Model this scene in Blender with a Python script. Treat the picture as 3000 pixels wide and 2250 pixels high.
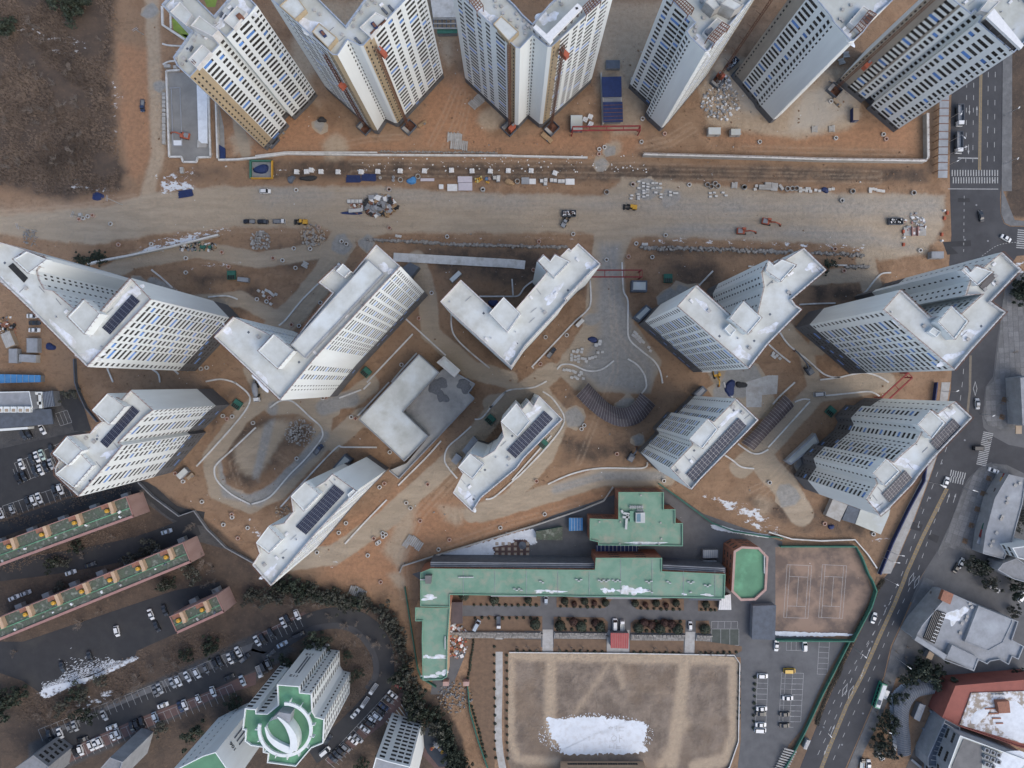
import bpy, math, random
import numpy as np
from mathutils import noise as mnoise
random.seed(7)
RNG = np.random.default_rng(7)
scene = bpy.context.scene
for o in list(bpy.data.objects): bpy.data.objects.remove(o)
COL = scene.collection

# ------------------------------------------------------------------ camera, sky, sun, exposure
CAM_H = 300.0                       # the drone hovers 300 m above the site and looks straight down
cam = bpy.data.cameras.new('camera'); cam.sensor_width = 36.0; cam.lens = 25.0
cam.clip_start = 1.0; cam.clip_end = 6000.0
camo = bpy.data.objects.new('camera', cam); COL.objects.link(camo)
camo.location = (0, 0, CAM_H); camo.rotation_euler = (0, 0, 0)
scene.camera = camo
SUN_ELEV, SUN_AZ = math.radians(48), math.radians(-38)      # azimuth measured from +X
world = bpy.data.worlds.new('World'); scene.world = world; world.use_nodes = True
wn = world.node_tree.nodes; wl = world.node_tree.links
sky = wn.new('ShaderNodeTexSky'); sky.sky_type = 'NISHITA'; sky.sun_disc = False
sky.sun_elevation = SUN_ELEV; sky.sun_rotation = math.radians(90) - SUN_AZ
sky.air_density = 1.0; sky.dust_density = 2.4; sky.ozone_density = 0.7; sky.altitude = 100
wl.new(sky.outputs[0], wn['Background'].inputs[0]); wn['Background'].inputs[1].default_value = 0.15
sun = bpy.data.lights.new('sun', 'SUN'); sun.energy = 0.62; sun.angle = math.radians(55); sun.color = (1.0, 0.95, 0.84)
suno = bpy.data.objects.new('sun', sun); COL.objects.link(suno)
from mathutils import Vector
suno.rotation_euler = Vector((math.cos(SUN_AZ)*math.cos(SUN_ELEV), math.sin(SUN_AZ)*math.cos(SUN_ELEV), math.sin(SUN_ELEV))).to_track_quat('Z', 'Y').to_euler()
suno.location = (0, 0, 250)
vs = scene.view_settings; vs.view_transform = 'Standard'; vs.look = 'None'; vs.exposure = 0.78; vs.gamma = 1.0; vs.use_curve_mapping = False

# ------------------------------------------------------------------ survey: photograph pixel (3000 x 2250) at height z -> metres
FPX = 3000 * 25.0 / 36.0
K = 750 / 2212.0
YT = (0, 560, 1120, 1690)
def w(p, z=0.0):
    k = (CAM_H - z) / FPX
    return ((p[0] - 1500) * k, (1125 - p[1]) * k)
def wp(pts, z=0.0): return [w(p, z) for p in pts]
def T(c, r):
    return lambda *pts: [(750*c + x*K, YT[r] + y*K) for x, y in pts]
def T1(c, r, x, y): return (750*c + x*K, YT[r] + y*K)
def R(x0, y0, wd):
    s = wd / 2212.0
    return lambda *pts: [(x0 + x*s, y0 + y*s) for x, y in pts]
D = R(0, 0, 3000)
def D1(x, y): return D((x, y))[0]

# ------------------------------------------------------------------ materials
MATS = {}
def lin(c): return tuple(((v/255.0)/12.92 if v/255.0 <= 0.04045 else ((v/255.0+0.055)/1.055)**2.4) for v in c)
def mat(name, c1, c2=None, scale=0.5, rough=0.8, metal=0.0, detail=4, lo=0.35, hi=0.65, c3=None, scale3=0.05, bump=0.0, rnd=0.0, stretch=None, spec=0.4, emit=None):
    if name in MATS: return MATS[name]
    m = bpy.data.materials.new(name); m.use_nodes = True; nt = m.node_tree; n = nt.nodes; l = nt.links
    b = n['Principled BSDF']; b.inputs['Roughness'].default_value = rough; b.inputs['Metallic'].default_value = metal
    b.inputs['Specular IOR Level'].default_value = spec
    out = None
    geo = n.new('ShaderNodeNewGeometry')
    src = geo.outputs['Position']
    if stretch:
        mp = n.new('ShaderNodeMapping'); mp.inputs['Scale'].default_value = stretch; l.new(src, mp.inputs[0]); src = mp.outputs[0]
    def noise_mix(ca, cb, sc, a, bb, det):
        tx = n.new('ShaderNodeTexNoise'); tx.inputs['Scale'].default_value = sc; tx.inputs['Detail'].default_value = det; tx.inputs['Roughness'].default_value = 0.62
        l.new(src, tx.inputs['Vector'])
        mr = n.new('ShaderNodeMapRange'); mr.inputs[1].default_value = a; mr.inputs[2].default_value = bb; l.new(tx.outputs[0], mr.inputs[0])
        mx = n.new('ShaderNodeMix'); mx.data_type = 'RGBA'; l.new(mr.outputs[0], mx.inputs[0])
        if isinstance(ca, tuple): mx.inputs[6].default_value = (*ca, 1)
        else: l.new(ca, mx.inputs[6])
        mx.inputs[7].default_value = (*cb, 1)
        return mx.outputs[2], tx
    if c2 is None: c2 = tuple(v*0.86 for v in c1)
    out, tx = noise_mix(c1, c2, scale, lo, hi, detail)
    if c3 is not None: out, _ = noise_mix(out, c3, scale3, 0.5, 0.72, 6)
    if rnd:
        oi = n.new('ShaderNodeObjectInfo'); hv = n.new('ShaderNodeHueSaturation')
        mr = n.new('ShaderNodeMapRange'); mr.inputs[3].default_value = 1-rnd; mr.inputs[4].default_value = 1+rnd
        l.new(oi.outputs['Random'], mr.inputs[0]); l.new(mr.outputs[0], hv.inputs['Value']); l.new(out, hv.inputs['Color']); out = hv.outputs[0]
    l.new(out, b.inputs['Base Color'])
    if bump:
        bp = n.new('ShaderNodeBump'); bp.inputs['Strength'].default_value = bump; bp.inputs['Distance'].default_value = 0.3; l.new(tx.outputs[0], bp.inputs['Height']); l.new(bp.outputs[0], b.inputs['Normal'])
    if emit:
        b.inputs['Emission Color'].default_value = (*emit[0], 1); b.inputs['Emission Strength'].default_value = emit[1]
    MATS[name] = m
    return m
M = {}
M['wall'] = mat('painted_wall', (.675,.70,.68), (.625,.645,.63), scale=.35, c3=(.57,.58,.56), scale3=.08, stretch=(1,1,.12), rough=.85)
M['dark'] = mat('grey_base_paint', (.115,.115,.12), (.095,.095,.10), scale=.6)
M['tan'] = mat('bare_render', (.40,.31,.19), (.33,.26,.17), scale=.5, c3=(.30,.25,.18), scale3=.1, stretch=(1,1,.3))
M['tang'] = mat('bare_concrete_facade', (.30,.27,.22), (.25,.22,.185), scale=.5, stretch=(1,1,.3))
M['glass'] = mat('dark_window_glass', (.022,.022,.022), (.04,.038,.034), scale=.35, rough=.5, rnd=.5, spec=.12)
M['blue'] = mat('blue_window_film', (.075,.19,.47), (.11,.25,.55), scale=.6, rough=.4, rnd=.2)
M['frame'] = mat('window_frame', (.14,.135,.13), rough=.5)
M['frame_dark'] = mat('window_frame_dark', (.10,.09,.085), rough=.5)
M['roof'] = mat('white_roof_membrane', (.535,.55,.52), (.405,.41,.375), scale=.16, c3=(.575,.61,.61), scale3=.09, rough=.9, detail=9, lo=.34, hi=.66)
M['roof_a'] = mat('pale_roof_screed', (.44,.455,.42), (.36,.365,.325), scale=.22, c3=(.50,.54,.57), scale3=.11, rough=.9, detail=7)
M['parapet'] = mat('parapet_paint', (.58,.57,.55), (.48,.46,.43), scale=.5)
M['parapet_a'] = mat('blue_grey_parapet', (.20,.25,.33), (.34,.37,.41), scale=.5, detail=6)
M['old_snow'] = mat('old_roof_snow', (.66,.69,.73), (.50,.50,.48), scale=.45, detail=9, lo=.40, hi=.60, rough=.85)
M['snow'] = mat('snow', (.66,.69,.72), (.55,.575,.60), scale=.5, rough=.8, bump=.3)
M['solar'] = mat('solar_cell', (.018,.020,.035), (.026,.028,.046), scale=.8, rough=.25)
M['alu'] = mat('aluminium', (.45,.46,.47), rough=.4, metal=.6)
M['rust'] = mat('rusty_steel', (.17,.075,.045), (.11,.05,.03), scale=1.0, rnd=.15)
M['orange'] = mat('orange_paint', (.38,.10,.055), (.29,.08,.045), scale=.8)
M['red'] = mat('red_gantry_paint', (.24,.035,.035), (.17,.03,.03), scale=.8)
M['conc'] = mat('concrete', (.38,.37,.35), (.30,.29,.27), scale=.6, detail=7, c3=(.26,.24,.21), scale3=.2, rnd=.1)
M['conc_l'] = mat('pale_concrete', (.56,.55,.525), (.46,.45,.425), scale=.7, detail=7, c3=(.34,.32,.28), scale3=.25)
M['white'] = mat('white_plastic', (.66,.66,.65), (.58,.58,.57), scale=1, rnd=.08)
M['grey'] = mat('grey_paint', (.22,.225,.235), (.17,.175,.18), scale=.7)
M['greyl'] = mat('light_grey_paint', (.27,.28,.295), (.22,.23,.24), scale=.4, detail=7, c3=(.33,.35,.37), scale3=.12)
M['slate'] = mat('slate_blue_grey', (.10,.115,.14), (.075,.085,.10), scale=.5)
M['green_roof'] = mat('green_waterproof_roof', (.130,.235,.170), (.175,.275,.205), scale=.16, detail=10, lo=.40, hi=.60, c3=(.255,.265,.205), scale3=.26, rough=.85)
M['green_rim'] = mat('green_parapet', (.155,.285,.205), (.125,.24,.17), scale=.4)
M['green_vivid'] = mat('vivid_green_roof', (.11,.245,.145), (.085,.195,.115), scale=.15, detail=7, c3=(.16,.38,.22), scale3=.1)
M['green_old'] = mat('weathered_green_roof', (.085,.108,.076), (.050,.050,.040), scale=.55, detail=9, lo=.42, hi=.56, c3=(.25,.28,.225), scale3=.55)
M['brick'] = mat('brick_wall', (.30,.135,.085), (.22,.10,.065), scale=1.2)
M['pink'] = mat('faded_pink_wall', (.40,.27,.235), (.34,.22,.19), scale=.4, stretch=(1,1,.3))
M['salmon'] = mat('salmon_paint', (.34,.19,.165), (.29,.16,.14), scale=.5)
M['peach'] = mat('peach_paint', (.50,.345,.225), (.42,.29,.19), scale=.5)
M['brown'] = mat('brown_polycarbonate', (.062,.047,.048), (.085,.064,.064), scale=.3, rough=.4, c3=(.042,.030,.030), scale3=.12)
M['tarp'] = mat('blue_tarpaulin', (.017,.032,.105), (.012,.022,.075), scale=.8, detail=6, rough=.6)
M['tarp_k'] = mat('black_tarpaulin', (.02,.02,.022), (.035,.035,.035), scale=1.2)
M['yellow'] = mat('yellow_paint', (.55,.31,.045), (.46,.25,.03), scale=.8)
M['black'] = mat('black_rubber', (.016,.016,.017), (.026,.026,.026), scale=1)
M['wood'] = mat('pallet_wood', (.33,.22,.12), (.24,.16,.09), scale=1.5, rnd=.2)
M['greenbox'] = mat('green_mesh_cover', (.025,.10,.075), (.035,.13,.095), scale=.9)
M['greennet'] = mat('green_safety_net', (.05,.16,.115), (.035,.12,.085), scale=.8)
M['stone'] = mat('rough_stone', (.27,.25,.225), (.18,.17,.155), scale=1.5, rnd=.25, bump=.4)
M['asphalt'] = mat('asphalt', (.056,.056,.060), (.046,.046,.049), scale=.25, detail=8, c3=(.070,.070,.073), scale3=.07, rough=.9)
M['asphalt_l'] = mat('worn_asphalt', (.115,.115,.117), (.092,.092,.094), scale=.3, detail=8, c3=(.135,.135,.137), scale3=.06, rough=.9)
M['asphalt_d'] = mat('dark_asphalt', (.037,.037,.039), (.030,.030,.032), scale=.3, detail=8, c3=(.050,.048,.046), scale3=.09, rough=.9)
M['paint'] = mat('road_marking', (.36,.36,.35), (.20,.20,.20), scale=1.6, detail=6, lo=.45, hi=.75)
M['paint_y'] = mat('yellow_marking', (.33,.22,.08), (.17,.13,.07), scale=1.6, detail=6)
M['paver'] = mat('grey_paver', (.125,.125,.125), (.095,.095,.095), scale=.5, detail=7, c3=(.16,.16,.16), scale3=.3, rnd=.12)
M['paver_r'] = mat('red_paver', (.125,.075,.066), (.092,.060,.055), scale=.5, detail=6, rnd=.12)
M['field'] = mat('sports_ground_sand', (.215,.165,.125), (.155,.12,.095), scale=.05, detail=11, lo=.38, hi=.62, c3=(.30,.235,.17), scale3=.02, rough=.95)
M['clay'] = mat('clay_court', (.245,.170,.125), (.118,.088,.072), scale=.10, detail=10, lo=.42, hi=.60)
M['sand'] = mat('pale_sand', (.36,.28,.20), (.31,.24,.17), scale=.3, detail=6)
M['gravelsheet'] = mat('grey_gravel', (.25,.245,.235), (.20,.195,.185), scale=.5, detail=9, c3=(.27,.24,.20), scale3=.1)
M['bed'] = mat('planting_bed_soil', (.165,.105,.065), (.12,.078,.05), scale=.6, detail=8)
M['leaf'] = mat('evergreen_leaf', (.046,.058,.038), (.028,.038,.026), scale=.7, rnd=.25)
M['leaf2'] = mat('dull_evergreen_leaf', (.100,.100,.078), (.066,.068,.054), scale=.7, rnd=.25)
M['leaf3'] = mat('dry_red_shrub_leaf', (.075,.04,.03), (.05,.026,.022), scale=.9, rnd=.2)
M['bark'] = mat('bark', (.075,.055,.042), (.05,.038,.03), scale=1.2)
M['twig'] = mat('bare_twig', (.21,.175,.145), (.15,.122,.10), scale=.8, rnd=.2)
M['scrub'] = mat('dry_scrub', (.225,.170,.130), (.140,.104,.080), scale=.10, detail=10, c3=(.085,.066,.054), scale3=.045)
M['turf'] = mat('bright_turf', (.20,.27,.05), (.15,.21,.04), scale=.4)
M['red_roof'] = mat('red_render', (.30,.10,.075), (.25,.085,.065), scale=.4)
M['median'] = mat('median_concrete', (.185,.155,.115), (.14,.118,.09), scale=.8, detail=7)
M['play'] = mat('playground_rubber', (.022,.030,.042), (.03,.038,.05), scale=.4)

# ------------------------------------------------------------------ mesh helpers
class MB:
    def __init__(s): s.v = []; s.f = []; s.m = []
    def quad(s, a, b, c, d, m=0):
        i = len(s.v); s.v += [a, b, c, d]; s.f.append((i, i+1, i+2, i+3)); s.m.append(m)
    def face(s, pts, m=0):
        i = len(s.v); s.v += list(pts); s.f.append(tuple(range(i, i+len(pts)))); s.m.append(m)
    def box(s, cx, cy, z0, sx, sy, sz, rz=0.0, m=0, top=1.0, bottom=True):
        c, n = math.cos(rz), math.sin(rz); i = len(s.v)
        for zz, k in ((z0, 1.0), (z0+sz, top)):
            for ax, ay in ((-1,-1), (1,-1), (1,1), (-1,1)):
                x, y = ax*sx/2*k, ay*sy/2*k
                s.v.append((cx + x*c - y*n, cy + x*n + y*c, zz))
        fs = [(4,5,6,7), (0,1,5,4), (1,2,6,5), (2,3,7,6), (3,0,4,7)]
        if bottom: fs.append((3,2,1,0))
        for f in fs: s.f.append(tuple(i+q for q in f)); s.m.append(m)
    def prism(s, poly, z0, z1, m=0, mtop=None, cap=True):
        p = ccw(poly); n = len(p); i = len(s.v)
        s.v += [(x, y, z0) for x, y in p] + [(x, y, z1) for x, y in p]
        for a in range(n):
            b = (a+1) % n; s.f.append((i+a, i+b, i+n+b, i+n+a)); s.m.append(m)
        if cap: s.f.append(tuple(i+n+a for a in range(n))); s.m.append(m if mtop is None else mtop)
    def cyl(s, cx, cy, z0, z1, r0, r1=None, n=10, m=0, cap=True, mtop=None):
        r1 = r0 if r1 is None else r1; i = len(s.v)
        for zz, r in ((z0, r0), (z1, r1)):
            for a in range(n): s.v.append((cx + r*math.cos(2*math.pi*a/n), cy + r*math.sin(2*math.pi*a/n), zz))
        for a in range(n):
            b = (a+1) % n; s.f.append((i+a, i+b, i+n+b, i+n+a)); s.m.append(m)
        if cap: s.f.append(tuple(i+n+a for a in range(n))); s.m.append(m if mtop is None else mtop)
    def ring(s, cx, cy, z0, z1, ro, ri, n=14, m=0, mi=None):
        i = len(s.v)
        for zz, r in ((z0, ro), (z1, ro), (z1, ri), (z0+.05, ri)):
            for a in range(n): s.v.append((cx + r*math.cos(2*math.pi*a/n), cy + r*math.sin(2*math.pi*a/n), zz))
        for k in range(3):
            for a in range(n):
                b = (a+1) % n; s.f.append((i+k*n+a, i+k*n+b, i+(k+1)*n+b, i+(k+1)*n+a)); s.m.append(m)
        s.f.append(tuple(i+3*n+a for a in range(n))); s.m.append(m if mi is None else mi)
    def bar(s, a, b, t, m=0, t2=None):
        a = np.array(a, float); b = np.array(b, float); d = b-a; L = np.linalg.norm(d)
        if L < 1e-6: return
        d /= L; up = np.array((0,0,1.0)) if abs(d[2]) < .9 else np.array((1.0,0,0))
        u = np.cross(d, up); u /= np.linalg.norm(u); v = np.cross(u, d); t2 = t if t2 is None else t2
        i = len(s.v)
        for p, tt in ((a, t), (b, t2)):
            for q, r in ((-1,-1), (1,-1), (1,1), (-1,1)): s.v.append(tuple(p + u*q*tt/2 + v*r*tt/2))
        for f in ((0,1,5,4), (1,2,6,5), (2,3,7,6), (3,0,4,7), (0,3,2,1), (4,5,6,7)): s.f.append(tuple(i+q for q in f)); s.m.append(m)
    def build(s, name, mats, parent=None, origin=(0,0,0), loc=None, rz=0.0, smooth=False):
        me = s.mesh(name, mats, origin, smooth)
        return link(name, me, parent, loc if loc is not None else (origin if parent is None else (0,0,0)), rz)
    def mesh(s, name, mats, origin=(0,0,0), smooth=False):
        me = bpy.data.meshes.new(name); ox, oy, oz = origin
        me.from_pydata([(x-ox, y-oy, z-oz) for x, y, z in s.v], [], s.f)
        if not isinstance(mats, (list, tuple)): mats = [mats]
        for m in mats: me.materials.append(m)
        if len(mats) > 1: me.polygons.foreach_set('material_index', s.m)
        if smooth: me.polygons.foreach_set('use_smooth', [True]*len(me.polygons))
        me.update(); return me
from collections import defaultdict
KIDS = defaultdict(list)
def link(name, me, parent=None, loc=(0,0,0), rz=0.0):
    o = bpy.data.objects.new(name, me); COL.objects.link(o)
    o.location = loc; o.rotation_euler = (0, 0, rz)
    if parent is not None: o.parent = parent; KIDS[parent.as_pointer()].append(o)
    return o
def area2(p): return sum(p[i][0]*p[(i+1) % len(p)][1] - p[(i+1) % len(p)][0]*p[i][1] for i in range(len(p)))
def ccw(p): return list(p) if area2(p) > 0 else list(p)[::-1]
def inset(p, t):
    p = ccw(p); n = len(p); out = []
    for i in range(n):
        a, b, c = p[i-1], p[i], p[(i+1) % n]
        d1 = (b[0]-a[0], b[1]-a[1]); d2 = (c[0]-b[0], c[1]-b[1])
        l1 = math.hypot(*d1) or 1; l2 = math.hypot(*d2) or 1
        n1 = (-d1[1]/l1, d1[0]/l1); n2 = (-d2[1]/l2, d2[0]/l2)
        k = 1 + n1[0]*n2[0] + n1[1]*n2[1]; k = max(k, .35)
        out.append((b[0] + t*(n1[0]+n2[0])/k, b[1] + t*(n1[1]+n2[1])/k))
    return out
def cen(p): return (sum(q[0] for q in p)/len(p), sum(q[1] for q in p)/len(p))
def thing(name, loc=(0,0,0), rz=0.0):
    o = bpy.data.objects.new(name, None); COL.objects.link(o); o.location = loc; o.rotation_euler = (0,0,rz); o.empty_display_size = .5
    return o
def copy_tree(o, loc=None, rz=None, parent=None):
    c = o.copy(); COL.objects.link(c)
    if parent is not None: c.parent = parent
    if loc is not None: c.location = loc
    if rz is not None: c.rotation_euler = (0, 0, rz)
    for ch in KIDS[o.as_pointer()]: copy_tree(ch, parent=c)
    return c
AUTO = []
def tag(o, label, cat, group=None, at=None):
    o['category'] = cat
    if group: o['group'] = group
    o['label'] = label
    if at is not None: AUTO.append((o, at))
    return o
def structure(o): o['kind'] = 'structure'; return o
def stuff(o, label=None, cat=None):
    o['kind'] = 'stuff'
    if label: o['label'] = label; o['category'] = cat
    return o

# ------------------------------------------------------------------ ground: one sheet; earth types are stored as weights on its vertices
GS = 0.7
gx = np.concatenate([[-3000,-1500,-700,-400], np.arange(-262, 262.01, GS), [400,700,1500,3000]])
gy = np.concatenate([[-3000,-1500,-700,-350], np.arange(-200, 200.01, GS), [350,700,1500,3000]])
GX, GY = np.meshgrid(gx, gy); PX = GX.ravel(); PY = GY.ravel()
W_ = {k: np.zeros(PX.size, np.float32) for k in ('gravel','dark','orange','pale','asphalt','concrete','snow','track','grey','field','lane')}
def _sd(poly, x, y):
    d = np.full(x.size, 1e9); ins = np.zeros(x.size, bool); n = len(poly)
    for i in range(n):
        ax, ay = poly[i]; bx, by = poly[(i+1) % n]; ex, ey = bx-ax, by-ay
        t = np.clip(((x-ax)*ex + (y-ay)*ey)/(ex*ex+ey*ey+1e-9), 0, 1)
        d = np.minimum(d, np.hypot(x-ax-t*ex, y-ay-t*ey))
        c = ((ay > y) != (by > y)) & (x < (bx-ax)*(y-ay)/(by-ay+1e-12)+ax); ins ^= c
    return np.where(ins, d, -d)
def area(kind, pts, soft=2.5, peak=1.0):
    poly = wp(pts); xs = [p[0] for p in poly]; ys = [p[1] for p in poly]
    q = np.nonzero((PX > min(xs)-soft*2) & (PX < max(xs)+soft*2) & (PY > min(ys)-soft*2) & (PY < max(ys)+soft*2))[0]
    s = np.clip(.5 + _sd(poly, PX[q], PY[q])/(2*soft), 0, 1)*peak
    W_[kind][q] = np.maximum(W_[kind][q], s)
def lane(kind, pts, width, soft=1.5, peak=1.0, hollow=None):
    poly = wp(pts); xs = [p[0] for p in poly]; ys = [p[1] for p in poly]; r = width/2+soft*2
    q = np.nonzero((PX > min(xs)-r) & (PX < max(xs)+r) & (PY > min(ys)-r) & (PY < max(ys)+r))[0]
    x, y = PX[q], PY[q]; d = np.full(q.size, 1e9)
    for (ax, ay), (bx, by) in zip(poly[:-1], poly[1:]):
        ex, ey = bx-ax, by-ay; t = np.clip(((x-ax)*ex + (y-ay)*ey)/(ex*ex+ey*ey+1e-9), 0, 1)
        d = np.minimum(d, np.hypot(x-ax-t*ex, y-ay-t*ey))
    if hollow: s = np.exp(-((d-hollow)/(width/2))**2)*peak
    else: s = np.clip(.5 + (width/2-d)/(2*soft), 0, 1)*peak
    W_[kind][q] = np.maximum(W_[kind][q], s)
def spot(kind, p, r, soft=1.2, peak=1.0, n=9, jit=.3):
    px = r/0.144; pts = []
    for i in range(n):
        a = 2*math.pi*i/n; k = px*(1+random.uniform(-jit, jit)); pts.append((p[0]+k*math.cos(a), p[1]+k*math.sin(a)))
    area(kind, pts, soft, peak)
# main haul road and site roads (grey gravel)
area('gravel', D((-300,475),(0,470),(230,445),(330,418),(480,402),(800,402),(1000,415),(1300,422),(1345,385),(1450,392),(1700,415),(2042,420),(2038,490),(2000,548),(1900,565),(1860,535),(1700,522),(1400,512),(1250,503),(850,503),(760,520),(700,492),(500,490),(350,505),(200,530),(0,505),(-300,510)), 4)
area('grey', D((560,400),(1000,412),(1300,425),(2040,425),(2040,470),(1500,470),(900,440),(560,430)), 9, .8)
area('grey', D((1340,500),(1500,480),(1880,490),(1980,540),(1700,520)), 6, .8)
area('gravel', D((1285,495),(1370,495),(1347,560),(1352,640),(1372,700),(1430,780),(1405,850),(1330,850),(1240,840),(1195,800),(1262,700),(1272,600)), 2.5)
area('grey', D((1290,520),(1345,520),(1345,640),(1370,710),(1420,790),(1395,850),(1300,840),(1240,810),(1290,720)), 4, .9)
for pts, wd in (([(745,505),(705,590),(640,670),(560,745)], 7), ([(230,590),(300,560),(430,540),(560,562),(700,540)], 4.5), ([(330,615),(400,655),(520,645),(600,690)], 4),
    ([(545,800),(575,860),(520,900),(455,990),(470,1060),(540,1090),(600,1060),(690,965),(700,905),(650,872),(590,878)], 5), ([(640,872),(760,862),(800,832)], 5), ([(720,955),(780,900),(860,925)], 5),
    ([(630,1212),(720,1200),(830,1125),(930,1035),(1010,960),(1080,880),(1130,845),(1190,805)], 5.5), ([(1020,1110),(1100,1082),(1180,985),(1212,900),(1175,855),(1060,870)], 4.5),
    ([(1040,1110),(1200,1062),(1300,1030),(1440,1030)], 5), ([(1870,565),(1888,640),(1830,700),(1770,745)], 5.5), ([(1730,600),(1870,592)], 4), ([(1600,1010),(1660,960),(1765,845),(1910,825)], 6),
    ([(1650,1000),(1695,1050),(1730,1110)], 7), ([(900,560),(925,640),(930,720),(1020,800),(1100,820)], 5), ([(1560,790),(1600,850),(1640,870)], 9), ([(1690,700),(1740,760),(1760,830)], 4),
    ([(480,70),(500,200),(530,330)], 3)):
    lane('gravel', D(*pts), wd*1.55, 2.4)
for pts, wd in (([(590,878),(540,1085),(690,965)], 4), ([(480,1000),(490,1065),(560,1085),(640,1010),(700,940)], 4), ([(1200,1058),(1300,1028),(1430,1028)], 3.5), ([(760,862),(700,880)], 7), ([(330,605),(380,625)], 5)):
    lane('grey', D(*pts), wd, 1.5)
for x, y, r in ((325,25,4.5),(345,185,3.5),(1298,355,3.5),(1318,325,3),(690,270,3.5),(715,880,3.8),(1480,640,7),(1440,650,6),(1700,1075,6),(1740,1000,5),(740,700,4),(300,620,5),(1450,430,5),(1400,410,6),(1060,740,3),(740,530,5),(790,525,4),(1380,950,3),(1280,690,4),(1350,880,5),(1240,900,6),(1600,820,10),(1560,850,6)):
    p = D1(x, y); spot('gravel', p, r, 1.0); spot('grey', p, r*.8, 1.0)
for pts in ([(500,960),(590,900),(650,900),(610,960),(560,1040),(510,1020)],): area('gravel', D(*pts), 6, .85)
# pads of the top row: paler sandy ground and concrete dust, fresh orange earth
area('pale', D((1300,0),(1480,0),(1420,60),(1385,130),(1400,220),(1380,290),(1320,300),(1290,200),(1290,80)), 4, .85)
area('pale', D((640,0),(1000,0),(970,150),(930,60),(870,40),(700,120),(670,170),(690,230),(620,200)), 4, .9)
area('pale', D((1510,190),(1560,120),(1640,130),(1850,150),(1860,250),(1830,280),(1720,300),(1530,270)), 3, 1.0)
area('concrete', D((1530,190),(1640,130),(1690,180),(1700,240),(1630,260),(1560,240)), 5, .6); area('concrete', D((1720,180),(1850,170),(1860,250),(1760,300),(1690,290)), 5, .6)
area('orange', D((490,255),(640,230),(760,300),(900,300),(920,200),(1000,150),(1060,290),(1110,300),(1230,270),(1290,300),(1390,290),(1380,330),(1000,330),(500,330)), 6, .9)
area('orange', D((1300,280),(1370,280),(1385,310),(1350,335),(1300,330)), 2, 1.0); area('orange', D((1520,290),(1980,250),(1985,340),(1840,330),(1620,330)), 5, .7)
area('orange', D((250,90),(330,100),(330,350),(300,400),(270,380),(255,250)), 3, .7)
area('orange', D((0,420),(160,430),(270,420),(330,390),(300,470),(120,500),(0,520)), 6, .5)
area('orange', D((650,1180),(860,1050),(1000,1080),(1240,1090),(1200,1130),(930,1180),(870,1280),(700,1260)), 6, .75)
area('orange', D((1190,1060),(1320,1050),(1330,1075),(1000,1180),(880,1200)), 3, .6)
area('pale', D((820,1190),(880,1080),(920,1050),(900,1110),(870,1240)), 3, .8); area('pale', D((940,1090),(1010,1085),(1025,1120),(960,1130)), 3, .7)
for x, y, r in ((860,1250,4),(980,1115,5),(1330,320,4),(520,310,5),(720,320,6),(1060,250,6),(150,480,7),(1650,1090,5)): spot('pale', D1(x,y), r, 2.5, .8)
# dark earth along walls and in the beds
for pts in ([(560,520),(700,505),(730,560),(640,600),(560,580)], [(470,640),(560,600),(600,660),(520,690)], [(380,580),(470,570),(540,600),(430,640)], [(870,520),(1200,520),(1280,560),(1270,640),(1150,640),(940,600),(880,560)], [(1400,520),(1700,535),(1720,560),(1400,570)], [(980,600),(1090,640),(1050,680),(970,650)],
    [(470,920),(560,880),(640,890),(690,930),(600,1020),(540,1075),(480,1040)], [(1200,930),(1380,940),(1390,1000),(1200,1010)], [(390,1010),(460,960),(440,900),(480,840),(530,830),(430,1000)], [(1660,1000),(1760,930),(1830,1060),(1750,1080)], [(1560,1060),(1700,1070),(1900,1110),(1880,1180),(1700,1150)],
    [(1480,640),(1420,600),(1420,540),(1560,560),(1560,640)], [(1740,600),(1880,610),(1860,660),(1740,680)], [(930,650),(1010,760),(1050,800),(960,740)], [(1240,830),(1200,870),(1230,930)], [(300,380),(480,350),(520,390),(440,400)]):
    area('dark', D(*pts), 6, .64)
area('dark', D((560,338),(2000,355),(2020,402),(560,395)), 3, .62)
# hillside with scrub, bottom-left estate, verges
area('dark', D((-200,-200),(250,-200),(246,60),(236,150),(250,320),(272,370),(262,412),(150,432),(0,402),(-200,400)), 7, 1.0)
area('dark', D((-300,845),(130,845),(175,850),(205,960),(330,1050),(430,1112),(545,1205),(680,1265),(860,1320),(885,1480),(955,1500),(1000,1600),(1020,1800),(-300,1800)), 2, 1.0)
area('asphalt', D((-300,845),(130,845),(170,860),(190,960),(320,1060),(420,1120),(500,1190),(430,1170),(300,1075),(200,1060),(0,1110),(-300,1150)), 1.5, 1.0)
area('dark', D((2140,0),(2320,0),(2320,480),(2175,470),(2165,300)), 2, .8)
area('asphalt', D((50,1600),(200,1520),(560,1350),(660,1400),(560,1480),(130,1680),(50,1680)), 4, .62)
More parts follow.
